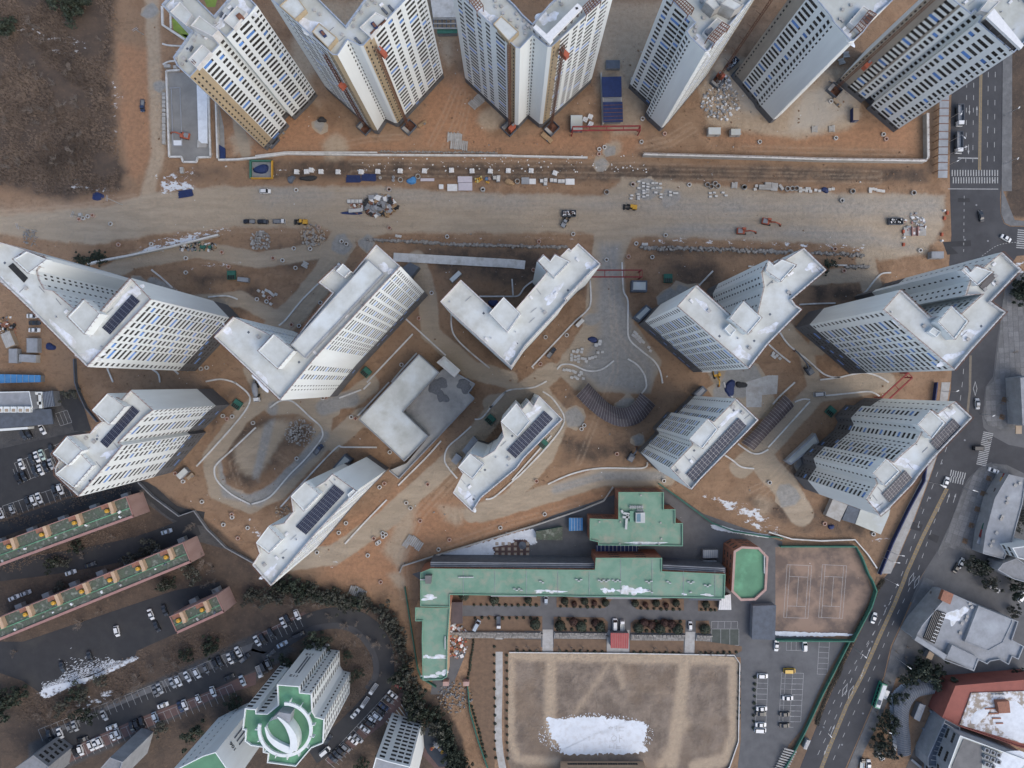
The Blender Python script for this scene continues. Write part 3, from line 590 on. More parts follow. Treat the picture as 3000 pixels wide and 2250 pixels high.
def tower(name, label, roof_px, h, floors, dark=2, edges=None, tan=None, cat='tower block', group=None, period=5, wall='wall', roofm='roof', par='parapet', tanm='tan', z0=2.6, par_h=1.2, sill=.8, blue=True, darkm='dark', frame='frame', top=1.4, base_z=0.0, par_w=.35):
    """roof_px: outline in photograph pixels at roof height; edges: {index of first point: window columns along that edge}."""
    edges = edges or {}; tan = tan or {}
    poly = wp(roof_px, h); n = len(poly); flip = area2(poly) < 0
    c0 = cen(poly); org = (c0[0], c0[1], base_z)
    root = thing(name, org)
    pitch = (h - top - z0)/floors; zd = z0 + dark*pitch
    b = MB(); wins = []
    for i in range(n):
        p, q = poly[i], poly[(i+1) % n]
        cols = parse_cols(edges.get(i, '')); tz = tan.get(i, [])
        L = math.hypot(q[0]-p[0], q[1]-p[1])
        if L < .05: continue
        if flip: p, q = q, p; cols = [(k, 1-t) for k, t in cols]; tz = [(1-t1, 1-t0) for t0, t1 in tz]
        ex, ey = (q[0]-p[0])/L, (q[1]-p[1])/L; nx_, ny_ = ey, -ex; rz = math.atan2(ey, ex)
        P = lambda u, z, dd=0.0: (p[0]+ex*u-nx_*dd, p[1]+ey*u-ny_*dd, z)
        br = {0.0, L}; spans = []
        for k, t in cols:
            ww = WSIZE[k][0]; u = t*L; a = max(.15, u-ww/2)
            if a+ww > L-.1: a = L-.1-ww
            if a < .05: continue
            if any(a < s1+.1 and a+ww > s0-.1 for s0, s1, _ in spans): continue
            spans.append((a, a+ww, k)); br |= {a, a+ww}
        for t0, t1 in tz: br |= {max(0, t0*L), min(L, t1*L)}
        br = sorted(br)
        def wq(u0, u1, za, zb, m):
            if zb - za < 1e-4: return
            if dark and za < zd-1e-4 < zb-1e-4: wq(u0, u1, za, zd, m); wq(u0, u1, zd, zb, m); return
            mm = 1 if (dark and zb <= zd+1e-3) else m
            b.quad(P(u0,za), P(u1,za), P(u1,zb), P(u0,zb), mm)
        for u0, u1 in zip(br[:-1], br[1:]):
            if u1-u0 < 1e-4: continue
            um = (u0+u1)/2; mt = 2 if any(t0*L <= um <= t1*L for t0, t1 in tz) else 0
            sp = next((s for s in spans if s[0]-1e-6 <= u0 and u1 <= s[1]+1e-6), None)
            if sp is None: wq(u0, u1, base_z, h, mt); continue
            first = abs(sp[0]-u0) < 1e-6; hh = WSIZE[sp[2]][1]; z = base_z
            for f in range(floors):
                za = z0 + f*pitch + min(sill, pitch-hh-.3); zb = za + hh
                wq(u0, u1, z, za, mt); z = zb; dd = .08; mm = 1 if zb <= zd else mt
                b.quad(P(u0,za), P(u1,za), P(u1,za,dd), P(u0,za,dd), mm); b.quad(P(u0,zb,dd), P(u1,zb,dd), P(u1,zb), P(u0,zb), mm)
                if abs(sp[0]-u0) < 1e-6: b.quad(P(u0,za), P(u0,za,dd), P(u0,zb,dd), P(u0,zb), mm)
                if abs(sp[1]-u1) < 1e-6: b.quad(P(u1,za,dd), P(u1,za), P(u1,zb), P(u1,zb,dd), mm)
                if first:
                    uc = (sp[0]+sp[1])/2; x, y, _ = P(uc, za)
                    dx, dy, dz = -x, -y, CAM_H-za; dl = math.sqrt(dx*dx+dy*dy+dz*dz)
                    score = (nx_*dx+ny_*dy)/dl/dl*WSIZE[sp[2]][0]
                    ci = int(sp[0]*7)
                    wins.append((score, x, y, za, rz, sp[2], blue and sp[2] in 'LM' and (floors-1-f + ci) % period == 0))
            wq(u0, u1, z, h, mt)
    # roof deck with the upstand round it
    b.build('wall', [M[wall], M[darkm], M[tanm]], root, org)
    r = MB(); inn = inset(poly, par_w); r.face([(x, y, h-par_h) for x, y in inn]); r.build('roof', M[roofm], root, org)
    pc = ccw(poly); pb = MB()
    for i in range(n):
        j = (i+1) % n
        pb.quad((*inn[j],h-par_h), (*inn[i],h-par_h), (*inn[i],h+.06), (*inn[j],h+.06)); pb.quad((*pc[i],h+.06), (*pc[j],h+.06), (*inn[j],h+.06), (*inn[i],h+.06)); pb.quad((*pc[i],h-.12), (*pc[j],h-.12), (*pc[j],h+.06), (*pc[i],h+.06))
    pb.v = [(x + (x-c0[0])*.0006, y + (y-c0[1])*.0006, z) for x, y, z in pb.v]
    pb.build('parapet', M[par], root, org)
    wins.sort(key=lambda q: -q[0]); rest = wins[300:]
    for s, x, y, z, rz, k, bl in wins[:300]: link('window', window_mesh(k, bl, frame), root, (x-org[0], y-org[1], z-org[2]), rz)
    if rest:
        rb = MB(); 
        for s, x, y, z, rz, k, bl in rest:
            me = window_mesh(k, bl, frame); i = len(rb.v); ca, sa = math.cos(rz), math.sin(rz)
            rb.v += [(x+v.co.x*ca-v.co.y*sa, y+v.co.x*sa+v.co.y*ca, z+v.co.z) for v in me.vertices]
            for pl in me.polygons: rb.f.append(tuple(i+q for q in pl.vertices)); rb.m.append(pl.material_index)
        stuff(rb.build('window', [M['glass'], M[frame], M['blue']], root, org))
    tag(root, label, cat, group); RPX[root.as_pointer()] = list(roof_px)
    root['h'] = h; root['px'] = cen(roof_px)[0]; root['py'] = cen(roof_px)[1]; root['dk'] = h-par_h
    return root
def ORG(root): return tuple(root.location)
def stair_head(root, pts, hh=3.4, m='wall', name='stair_head', roofm='roof', rim=True, z=None):
    h = root['dk'] if z is None else z; poly = wp(pts, h+hh); b = MB(); b.prism(poly, h-.02, h+hh-.5, 0, cap=False); o = ORG(root)
    inn = inset(poly, .25); pc = ccw(poly); n = len(pc)
    for i in range(n):
        j = (i+1) % n; b.quad((*pc[i],h+hh-.5), (*pc[j],h+hh-.5), (*pc[j],h+hh), (*pc[i],h+hh)); b.quad((*pc[i],h+hh), (*pc[j],h+hh), (*inn[j],h+hh), (*inn[i],h+hh)); b.quad((*inn[j],h+hh-.3), (*inn[i],h+hh-.3), (*inn[i],h+hh), (*inn[j],h+hh))
    b.face([(x, y, h+hh-.3) for x, y in inn], 1)
    p = b.build(name, [M[m], M[roofm]], root, o)
    if rim:
        rb = MB(); q = inset(poly, -.05)
        for i in range(len(q)):
            a, c = q[i], q[(i+1) % len(q)]; L = math.hypot(c[0]-a[0], c[1]-a[1]); k = max(1, int(L/1.5))
            for s in range(k):
                x, y = a[0]+(c[0]-a[0])*s/k, a[1]+(c[1]-a[1])*s/k; rb.bar((x,y,h+hh-.4), (x,y,h+hh+.7), .09)
            rb.bar((*a,h+hh+.7), (*c,h+hh+.7), .08)
        stuff(rb.build('guard_rail', M['rust'], root, o))
    return p
def edge_rail(root, pts, m='rust'):
    h = root['h']; q = wp(pts, h); rb = MB(); o = ORG(root)
    for a, c in zip(q[:-1], q[1:]):
        L = math.hypot(c[0]-a[0], c[1]-a[1]); k = max(1, int(L/1.5))
        for s in range(k+1):
            x, y = a[0]+(c[0]-a[0])*s/k, a[1]+(c[1]-a[1])*s/k; rb.bar((x,y,h), (x,y,h+1.0), .09)
            if s % 2: rb.bar((x,y,h+.9), (x*.996,y*.996,h-.5), .06)
        rb.bar((*a,h+1), (*c,h+1), .08); rb.bar((*a,h+.55), (*c,h+.55), .06)
    stuff(rb.build('guard_rail', M[m], root, o))
PANEL = {}; SOL = defaultdict(list)
def solar(root, quad_px, nu, nv):
    """panels laid in nv rows of nu between four roof corners (px): a->b long side, a->d short side"""
    z = root['dk'] + .5; a, b2, c, d = wp(quad_px, z+.3); o = ORG(root); SOL[root.as_pointer()].append(([a,b2,c,d]))
    U = ((b2[0]-a[0])/nu, (b2[1]-a[1])/nu); V = ((d[0]-a[0])/nv, (d[1]-a[1])/nv); lu, lv = math.hypot(*U), math.hypot(*V); rz = math.atan2(U[1], U[0])
    rk = MB(); rk.prism(inset([a, b2, c, d], .1), root['dk'], z-.02)
    rack = rk.build('solar_rack', M['alu'], root, o)
    key = (round(lu, 1), round(lv, 1))
    if key not in PANEL:
        m = MB(); ww, hh = lu*.93, lv*.94
        m.box(0, 0, 0, ww, hh, .06, 0, 0, 1, False); m.quad((-ww/2,-hh*.02,.064), (ww/2,-hh*.02,.064), (ww/2,hh*.02,.064), (-ww/2,hh*.02,.064), 1)
        PANEL[key] = m.mesh('solar_panel', [M['solar'], M['alu']])
    for i in range(nu):
        for j in range(nv):
            x = a[0]+U[0]*(i+.5)+V[0]*(j+.5); y = a[1]+U[1]*(i+.5)+V[1]*(j+.5)
            link('solar_panel', PANEL[key], rack, (x-o[0], y-o[1], z-o[2]), rz)
def blob_mesh(r, n=18, th=.12, jit=.35, asp=1.0, seed=0):
    rr = random.Random(seed); b = MB(); pts = []; ph = [rr.uniform(0,6.28) for _ in range(4)]
    k = [(1+jit*(.5*math.sin(2*6.28*i/n+ph[0])+.45*math.sin(3*6.28*i/n+ph[1])+.3*math.sin(5*6.28*i/n+ph[2])))*rr.uniform(1-jit*.5, 1+jit*.4) for i in range(n)]
    for i in range(n):
        a = 2*math.pi*i/n; s = max(.25, (k[i]*2+k[i-1]+k[(i+1) % n])/4); pts.append((r*s*math.cos(a), r*s*asp*math.sin(a)))
    for i in range(n):
        j = (i+1) % n; p, q = pts[i], pts[j]; pi, qi = (p[0]*.75, p[1]*.75), (q[0]*.75, q[1]*.75)
        b.quad((*p,0), (*q,0), (*qi,th), (*pi,th)); b.face([(*pi,th), (*qi,th), (0,0,th*1.3)])
    return b
def roof_snow(root, p, r, asp=.6, rz=0.0, seed=1):
    z = root['dk']+.01; x, y = w(p, z); o = ORG(root)
    blob_mesh(r, 44, .06, .55, asp, seed).build('snow_patch', M['old_snow'], root, loc=(x-o[0], y-o[1], z-o[2]), rz=rz)
def vents(root, pts, s=.7):
    z = root['dk']; o = ORG(root)
    for i, p in enumerate(pts):
        x, y = w(p, z); b = MB(); b.box(0,0,0,s,s,.5,0,0); b.box(0,0,.5,s*1.3,s*1.3,.12,0,0); b.build('roof_vent', M['conc'], root, loc=(x-o[0], y-o[1], z-o[2]), rz=.6*i)
def roof_part(root, name, pts, z0, z1, m):
    poly = wp(pts, z1); b = MB(); b.prism(poly, z0, z1); return b.build(name, m, root, ORG(root))

ZA1, ZA2, ZA3, ZA4, ZA6 = R(450,0,500), R(780,0,600), R(1300,0,500), R(1800,0,600), R(2400,0,600)
AH = 72.0
A_ = dict(h=AH, floors=25, dark=1, roofm='roof_a', par='parapet_a', group='unfinished towers along the top of the site', period=6, z0=1.6)
# A1
A1 = tower('residential_tower', 'warm white tower at upper left beside the green turf, bare tan strip on its edge', ZA1((470,1000),(855,580),(770,480),(848,398),(945,480),(1230,195),(1335,65),(1180,-90),(1000,-60),(780,200),(640,60),(520,-60),(330,-200),(100,60),(490,400),(250,740),(300,850)),
    edges={0: 'n.06 n.20 L.52 M.86', 2: 'Q.5', 4: 'M.25 L.70', 5: 'M.32 S.80'}, tan={0: [(0,.36)]}, **A_)
f = ZA1
stair_head(A1, f((445,770),(625,575),(740,670),(555,880)), 2.2, 'parapet', rim=False); stair_head(A1, f((900,260),(1080,70),(1210,160),(1035,370)), 2.2, 'parapet', rim=False); stair_head(A1, f((480,330),(590,200),(840,390),(760,470)), 5, 'parapet', rim=False, roofm='roof_a'); stair_head(A1, f((210,150),(340,20),(500,190),(410,320)), 2.2, 'parapet', rim=False)
roof_part(A1, 'roof_hatch', f((1060,200),(1110,160),(1160,210),(1100,250)), AH, AH+1.6, M['rust'])
for i, p in enumerate(f((470,620),(860,180),(910,220),(1000,130))): roof_part(A1, 'duct', [(p[0]-3,p[1]+6),(p[0]+5,p[1]-8),(p[0]+9,p[1]-5),(p[0]+1,p[1]+10)], AH-1.2, AH-.5, M['slate'])
roof_snow(A1, f((1180,90))[0], 3.2, .5, 2.3, 3); roof_snow(A1, f((860,300))[0], 2.6, .6, .9, 4); roof_snow(A1, f((240,70))[0], 2.2, .5, .9, 5)
vents(A1, f((300,770),(390,760),(380,840),(530,530),(650,470),(690,345),(810,300)))
# A2
A2 = tower('residential_tower', 'V shaped white tower with rusty hoist masts on both wing ends', ZA2((30,-30),(290,-290),(855,275),(1040,20),(1100,-60),(1500,-420),(1690,-205),(1050,492),(1010,492),(880,430),(770,597),(715,592)),
    edges={6: 'S.045 M.11 L.245 M.42 M.565 L.73 n.90 n.97', 8: 'n.9', 9: 'n.12', 11: 'n.03 n.08 L.20 M.32 M.44 L.60 M.75 S.83'}, tan={6: [(.835,1)], 10: [(0,1)], 11: [(0,.10)]}, **A_)
f = ZA2
stair_head(A2, f((140,60),(300,-80),(430,100),(310,210)), 2.4, 'tan', rim=False); stair_head(A2, f((490,340),(570,245),(765,405),(670,520)), 2.4, 'tan', rim=False); stair_head(A2, f((1005,295),(1180,130),(1300,190),(1125,400)), 2.0, 'parapet', rim=False)
for p in f((610,355),(1165,265)): 
    roof_part(A2, 'roof_hatch', [(p[0]-11,p[1]-4),(p[0]-2,p[1]-10),(p[0]+11,p[1]+6),(p[0]+3,p[1]+11)], AH+1, AH+1.9, M['tarp']); roof_part(A2, 'hatch_lid', [(p[0]-7,p[1]-3),(p[0]-1,p[1]-7),(p[0]+7,p[1]+4),(p[0]+1,p[1]+8)], AH+1.9, AH+2.0, M['rust'])
roof_part(A2, 'steel_beam', f((505,365),(515,358),(675,510),(665,518)), AH, AH+.5, M['rust']); roof_part(A2, 'steel_beam', f((1120,355),(1280,205),(1290,215),(1130,370)), AH, AH+.8, M['rust'])
for p in f((1270,120),(1340,90),(980,440)): roof_part(A2, 'duct', [(p[0]-8,p[1]-8),(p[0]-3,p[1]-12),(p[0]+12,p[1]+4),(p[0]+7,p[1]+8)], AH-1.2, AH-.4, M['slate'])
roof_snow(A2, f((460,275))[0], 4.5, .4, -.5, 6); vents(A2, f((525,115),(580,160),(825,380),(945,290),(1030,140),(1180,40),(1100,60),(950,215)))
# A3
A3 = tower('residential_tower', 'V shaped white tower with a white L shaped crown on its roof', ZA3((95,-170),(400,-420),(920,60),(1030,190),(1150,300),(1250,190),(1370,50),(1900,-420),(2225,-155),(1400,605),(1345,605),(1155,450),(990,628),(930,615)),
    edges={8: 'S.10 M.165 L.345 M.50 M.615 L.79 n.955', 10: 'n.9', 11: 'n.12', 13: 'n.03 L.24 M.44 M.58 L.74 M.885 S.94'}, tan={8: [(.86,1)], 13: [(0,.13)]}, **A_)
f = ZA3
stair_head(A3, f((640,310),(745,200),(975,410),(845,540)), 2.4, 'tan', rim=False); vents(A3, f((670,20),(750,90),(680,95),(770,180),(945,190),(870,270),(1040,275),(960,355),(1050,370),(1135,365),(1060,440),(1530,65)))
b = MB()
for pts, z1 in ((f((1155,355),(1195,315),(1420,520),(1375,570)), AH+5.0), (f((1335,440),(1735,40),(1800,100),(1400,510)), AH+5.01)): b.prism(wp(pts, z1), z1-1.2, z1, 0)
for p in f((1175,370),(1255,445),(1340,525),(1420,480),(1500,405),(1580,330),(1660,250),(1740,170)): x, y = w(p, AH+2); b.box(x, y, AH-.1, .6, .6, 4.2, .6, 1)
b.build('roof_crown', [M['white'], M['frame_dark']], A3, ORG(A3)); roof_part(A3, 'crown_shaft', f((1705,95),(1735,90),(1745,115),(1715,125)), AH+4.9, AH+5.1, M['black'])
roof_snow(A3, f((600,220))[0], 4.2, .4, -.5, 8); roof_snow(A3, f((1330,230))[0], 3.2, .7, .5, 9)
def roof_grid(root, quad_px, nu, nv, z, m='rust'):
    a, b2, c, d = wp(quad_px, z); rb = MB()
    L = lambda p, q, t: (p[0]+(q[0]-p[0])*t, p[1]+(q[1]-p[1])*t)
    for i in range(nu+1): p, q = L(a, b2, i/nu), L(d, c, i/nu); rb.bar((*p,z), (*q,z), .22)
    for j in range(nv+1): p, q = L(a, d, j/nv), L(b2, c, j/nv); rb.bar((*p,z-.05), (*q,z-.05), .22)
    for p in (a, b2, c, d): rb.bar((*p,z), (*p,root['dk']), .22)
    rb.build('pergola_frame', M[m], root, ORG(root))
roof_grid(A3, f((330,-10),(400,-80),(510,70),(430,145)), 3, 5, AH+2.5); roof_grid(A3, f((1800,90),(1960,-60),(2040,20),(1850,190)), 6, 4, AH+2.5)
# A4
A4 = tower('residential_tower', 'white tower with a blank bluish end wall beside the blue tarpaulin shed', ZA4((545,-58),(760,-280),(1250,-420),(1640,-200),(1015,548),(985,558),(815,400),(775,335),(870,240),(835,205)),
    edges={3: 'S.03 L.15 M.30 M.42 L.56 M.70 L.84 n.96', 5: 'n.93', 6: 'Q.5', 9: 'M.10 L.40 M.80 S.93'}, tan={3: [(0,.06)]}, **A_)
f = ZA4
stair_head(A4, f((955,345),(1115,185),(1250,280),(1080,460)), 2.0, 'parapet', rim=False); roof_grid(A4, f((1010,410),(1165,235),(1245,285),(1085,460)), 6, 4, AH+2.6); roof_grid(A4, f((640,0),(700,-60),(860,90),(795,160)), 3, 8, AH+2.6); stair_head(A4, f((980,20),(1060,-60),(1160,60),(1080,110)), 5, 'conc', rim=False); stair_head(A4, f((1150,40),(1230,-40),(1400,50),(1300,110)), 6, 'conc', rim=False)
roof_part(A4, 'roof_hatch', f((985,345),(1045,290),(1070,315),(1015,375)), AH+.8, AH+2, M['slate']); roof_snow(A4, f((930,470))[0], 3.6, .35, -.8, 10)
vents(A4, f((960,200),(1010,155),(880,300),(870,345),(880,420)))
# A5
S = lambda *p: list(p)
A5 = tower('residential_tower', 'white tower with a blank pale wall and a row of black square openings', S((2347,-55),(2432,45),(2440,62),(2492,120),(2503,118),(2530,94),(2565,46),(2617,0),(2680,-70),(2560,-220),(2430,-160)),
    edges={0: 'n.07 L.52 M.86', 1: 'k.5', 2: 'n.09'}, tan={0: [(0,.34)]}, tanm='tang', **A_)
f = ZA6
stair_head(A5, f((320,240),(480,60),(620,160),(450,340)), 2.2, 'parapet', rim=False); roof_grid(A5, f((390,290),(545,110),(620,155),(445,350)), 6, 4, AH+2.6); roof_part(A5, 'roof_hatch', f((495,200),(540,155),(590,190),(530,250)), AH+1, AH+2, M['slate'])
roof_snow(A5, f((300,390))[0], 3.4, .4, -.75, 11); roof_snow(A5, f((650,60))[0], 2.4, .5, .8, 12); vents(A5, f((220,210),(250,230),(250,110),(340,60)))
# A6
A6 = tower('residential_tower', 'bluish white tower at upper right beside the road with many blue windows', S((2747,-37),(2845,42),(2858,28),(2878,48),(2865,65),(2970,155),(2995,130),(3060,60),(2960,-60),(2850,-150)),
    edges={0: 'n.06 L.50 M.84', 2: 'k.5', 4: 'M.12 L.44 M.78 S.92'}, tan={0: [(0,.38), (.63,.70)]}, tanm='tang', **A_)
b = MB(); b.prism(wp(f((1810,180),(1890,90),(2212,490),(2180,530)), AH+4), AH+3, AH+4.0, 0)
for p in f((1760,240),(1840,320),(1920,400),(2000,480),(2060,545)): x, y = w(p, AH); b.box(x, y, AH-.1, .4, .4, 3.2, .6, 1)
b.build('roof_crown', [M['white'], M['frame_dark']], A6, ORG(A6)); roof_part(A6, 'dark_deck', f((1760,235),(1850,180),(2170,540),(2070,560)), AH-.9, AH-.6, M['black'])
stair_head(A6, f((1740,110),(1830,-10),(1960,10),(1830,140)), 3, 'parapet', rim=False); roof_snow(A6, f((1840,50))[0], 2.5, .5, .8, 13)

# hoist masts with their cages and base pits
def hoist(label, base_px, top_h, ang, cage_z, mast='rust', cage=True):
    x, y = w(base_px); root = thing('construction_hoist', (x, y, 0), ang); b = MB(); s = .75
    for sx in (-1, 1):
        for sy in (-1, 1): b.box(sx*s/2, sy*s/2, 0, .16, .16, top_h, 0)
    k = int(top_h/1.5)
    for i in range(k):
        z = i*1.5; b.bar((-s/2,-s/2,z), (s/2,-s/2,z+1.5), .09); b.bar((s/2,s/2,z), (-s/2,s/2,z+1.5), .09); b.bar((-s/2,s/2,z), (-s/2,-s/2,z+1.5), .09); b.bar((s/2,-s/2,z), (s/2,s/2,z+1.5), .09)
    b.build('mast', M[mast], root)
    t = MB()
    for i in range(2, int(top_h/9)): t.bar((0,.4,i*9), (0,2.4,i*9), .12)
    t.build('wall_tie', M['rust'], root)
    if cage:
        c = MB(); c.box(1.4, 0, 0, 1.6, 3.0, 2.6, 0, 0); c.box(1.4, 0, 2.6, 1.7, 3.1, .15, 0, 1); cg = c.build('cage', [M['orange'], M['orange']], root, loc=(0,0,cage_z))
        m = MB(); m.box(1.2, .8, 2.75, .8, 1.0, .7, 0, 0); m.build('motor_box', M['grey'], cg)
    e = MB(); 
    for dx, dy, sx, sy in ((0,-2.6,5.2,.15), (0,1.6,5.2,.15), (-2.6,-.5,.15,4.2), (2.6,-.5,.15,4.2)): e.box(dx, dy, 0, sx, sy, 1.9, 0, 0)
    e.box(0, -.5, 0, 5.0, 4.0, .12, 0, 1); e.box(-1.7, -.5, .12, 1.4, 3.8, .9, 0, 2); e.build('base_enclosure', [M['slate'], M['rust'], M['conc']], root)
    tag(root, label, 'hoist', 'hoists on the unfinished towers')
an = lambda p, q: math.atan2(-(q[1]-p[1]), q[0]-p[0])
hoist('rusty hoist mast on the tan strip of the upper left tower', (795,412), 74, .83, 20, cage=True)
hoist('rusty hoist mast with orange cage left of the V tower', ZA2((1075,1375))[0], 66, -.75, 43)
hoist('rusty hoist mast on the right wing end of the V tower', ZA2((1535,1375))[0], 70, .83, 64)
hoist('rusty hoist with a red cage low down on the crowned tower left wing', ZA3((855,1665))[0], 74, -.78, 2)
hoist('rusty hoist with a red cage high up on the crowned tower right wing', ZA3((1385,1665))[0], 74, .8, 64)
hoist('free standing rusty lattice hoist between two bluish towers', ZA4((1100,880))[0], 74, .85, 2)
hoist('rusty hoist mast on grey strip above the skip', ZA4((1350,820))[0], 74, -.75, 30, cage=False)
hoist('rusty hoist with pink cage on the upper right tower', ZA6((160,975))[0], 74, -.72, 24)

# ---- middle row
NB = 'n.1 n.35 n.6 n.85'; BF = 'Q.05 M.105 L.205 M.33 M.43 M.53 M.63 L.755 M.87 Q.95'
G_B = dict(group='finished towers in the middle rows', period=4, z0=2.0)
t = T(0,1)
B1 = tower('residential_tower', 'large L shaped cream tower at the left edge with solar panels', t((755,1520),(1310,935),(1135,750),(880,1035),(640,1010),(470,865),(395,850),(350,770),(330,690),(410,595),(390,560),(5,440),(-230,560),(0,770),(250,1010)), 76, 23, 4,
    {0: BF, 4: 'n.2 n.5 n.8', 5: 'S.5', 6: 'n.5', 7: 'n.3 n.7', 10: 'n.1 n.3 S.5 n.8', 2: 'n.3 n.6'}, **G_B)
stair_head(B1, t((590,1085),(730,935),(865,1060),(735,1235)), 4.2); stair_head(B1, t((120,590),(230,520),(410,590),(250,710)), 2.6); solar(B1, t((875,1180),(1135,890),(1205,950),(945,1240)), 10, 3)
roof_snow(B1, t((780,1420))[0], 5, .35, -.1, 20); roof_snow(B1, t((560,1240))[0], 4.5, .3, -.8, 21); roof_snow(B1, t((120,850))[0], 6, .14, -.75, 22); roof_snow(B1, t((1180,860))[0], 2.6, .6, .3, 23); roof_snow(B1, t((1060,940))[0], 3.5, .2, .8, 24); roof_part(B1, 'roof_well', t((70,650),(110,620),(240,750),(205,790)), 74.5, 75.0, M['black'])
t = T(1,1)
B2 = tower('residential_tower', 'long cream tower with a raised blue grey roof ridge left of centre', t((1250,650),(500,1455),(210,1807),(60,1660),(-362,1260),(-192,1085),(300,1330),(450,1130),(660,880),(540,790),(700,640),(840,700),(1040,460)), 74, 20, 3,
    {0: 'Q.045 M.10 L.185 M.285 M.36 M.44 M.515 L.615 M.71 Q.765 Q.81 M.86 L.93', 1: 'M.2 M.42 n.65 n.75', 5: 'n.2 M.4 n.6 n.8'}, **G_B)
stair_head(B2, t((20,1380),(155,1235),(325,1380),(190,1535)), 4.2); stair_head(B2, t((690,690),(750,625),(820,690),(760,745)), 3)
stair_head(B2, t((300,1330),(970,590),(1105,710),(420,1440)), 3.0, 'greyl', 'roof_ridge_box', rim=False); roof_snow(B2, t((980,720))[0], 3.0, .6, .5, 25); roof_snow(B2, t((-250,1200))[0], 3, .3, -.8, 26); roof_snow(B2, t((30,1620))[0], 5, .25, -.75, 27); roof_snow(B2, t((1130,670))[0], 2.8, .5, -.6, 28)

t = T(2,1)
B3 = tower('residential_tower', 'L shaped white roofed tower at the centre seen almost from straight above', t((-622,955),(-442,765),(-60,1120),(30,1020),(245,770),(300,700),(215,605),(270,545),(330,595),(370,540),(415,565),(490,490),(510,510),(572,450),(770,632),(690,690),(460,930),(475,945),(120,1330),(-7,1520)), 60, 17, 2,
    {16: 'M.3 M.7', 18: 'M.1 L.3 M.5 M.7 L.88', 15: 'L.3 M.7', 5: '', 19: ''}, **G_B)
stair_head(B3, t((-197,1055),(-72,915),(75,1060),(-40,1220)), 4.0); stair_head(B3, t((225,605),(275,555),(330,605),(370,550),(500,610),(365,750)), 2.6); roof_snow(B3, t((690,640))[0], 2.2, .6, .8, 30); roof_snow(B3, t((-10,1380))[0], 3.6, .4, .85, 31); roof_snow(B3, t((350,900))[0], 4, .35, .8, 32)

t = T(3,1)
B4 = tower('residential_tower', 'bluish white tower with banded blue windows right of centre', t((-787,995),(-617,810),(-330,1070),(-110,1130),(-40,830),(-60,700),(0,590),(50,630),(100,585),(130,605),(240,535),(310,490),(505,680),(430,745),(205,935),(240,985),(295,1020),(0,1320),(-167,1535)), 70, 21, 4,
    {18: 'Q.05 M.13 L.245 M.37 M.47 M.57 M.67 L.795 M.895 Q.95', 3: 'n.2 n.5 n.8', 4: 'n.3 n.7', 5: 'n.5', 1: 'n.2 n.5 n.8'}, **G_B)
stair_head(B4, t((-332,1100),(-212,950),(-57,1095),(-177,1235)), 4.2); stair_head(B4, t((0,600),(50,640),(120,590),(240,640),(110,780),(-20,690)), 2.6); stair_head(B4, t((-375,1190),(-330,1145),(-275,1200),(-320,1250)), 2, rim=False)
roof_snow(B4, t((-560,990))[0], 3, .3, -.7, 33); roof_snow(B4, t((-240,1400))[0], 2.6, .8, .2, 34); roof_snow(B4, t((390,660))[0], 2.6, .6, .3, 35); roof_snow(B4, t((10,1190))[0], 2.8, .5, .5, 36)
B5 = tower('residential_tower', 'bluish white tower at the right edge beside the road junction', t((990,1025),(1145,850),(1400,1090),(1640,1080),(1850,890),(1700,900),(1740,775),(1660,680),(1700,650),(1740,690),(1790,640),(1850,665),(2020,525),(2185,680),(1925,955),(2000,1010),(2055,1045),(1760,1370),(1610,1550)), 71, 21, 4,
    {18: 'Q.05 M.12 L.23 M.35 M.45 M.55 M.65 L.77 M.87 Q.94', 3: 'n.15 n.4 M.6 n.8', 4: 'n.3 n.7', 5: 'n.3 n.7', 6: 'n.5', 11: 'n.3 n.7', 2: 'n.4 n.7'}, **G_B)
stair_head(B5, t((1465,1130),(1585,990),(1725,1125),(1610,1280)), 4.2); stair_head(B5, t((1670,685),(1705,655),(1745,700),(1795,650),(1940,700),(1810,815)), 2.4); stair_head(B5, t((1390,1215),(1430,1175),(1495,1215),(1460,1260)), 2, rim=False); roof_part(B5, 'roof_well', t((1830,825),(1935,705),(1980,735),(1865,855)), 70.0, 70.4, M['frame_dark'])  # roof opening is a dark plate; the shade inside it is in the colour
roof_snow(B5, t((1840,715))[0], 3, .5, .4, 37); roof_snow(B5, t((1740,1240))[0], 3.6, .4, .6, 38); roof_snow(B5, t((1560,1440))[0], 3.6, .4, .4, 39); roof_snow(B5, t((1100,1120))[0], 3.4, .25, -.7, 40)

# ---- lower row
t = T(0,2)
C1 = tower('residential_tower', 'cream tower above the estate car park with solar panels', t((680,988),(945,690),(1065,545),(1030,520),(1255,295),(1330,240),(1135,65),(1060,150),(930,95),(795,240),(880,340),(830,375),(780,440),(580,465),(455,615),(510,680),(475,740),(480,800)), 64, 19, 4,
    {0: 'Q.08 M.17 L.42 M.62 M.78 M.92', 1: 'M.15 S.33 Q.50 M.80', 3: 'Q.08 M.22 L.45 M.68 M.86', 4: 'S.15 M.45 Q.8'}, **G_B)
stair_head(C1, t((795,240),(930,95),(1085,210),(950,365)), 3.6); stair_head(C1, t((455,615),(580,465),(715,590),(590,720)), 3.6); stair_head(C1, t((480,790),(590,700),(690,600),(805,720),(640,910)), 2.0); solar(C1, t((860,515),(1140,200),(1205,250),(920,570)), 11, 3); roof_snow(C1, t((960,610))[0], 3, .4, .5, 41)
t = T(1,2)
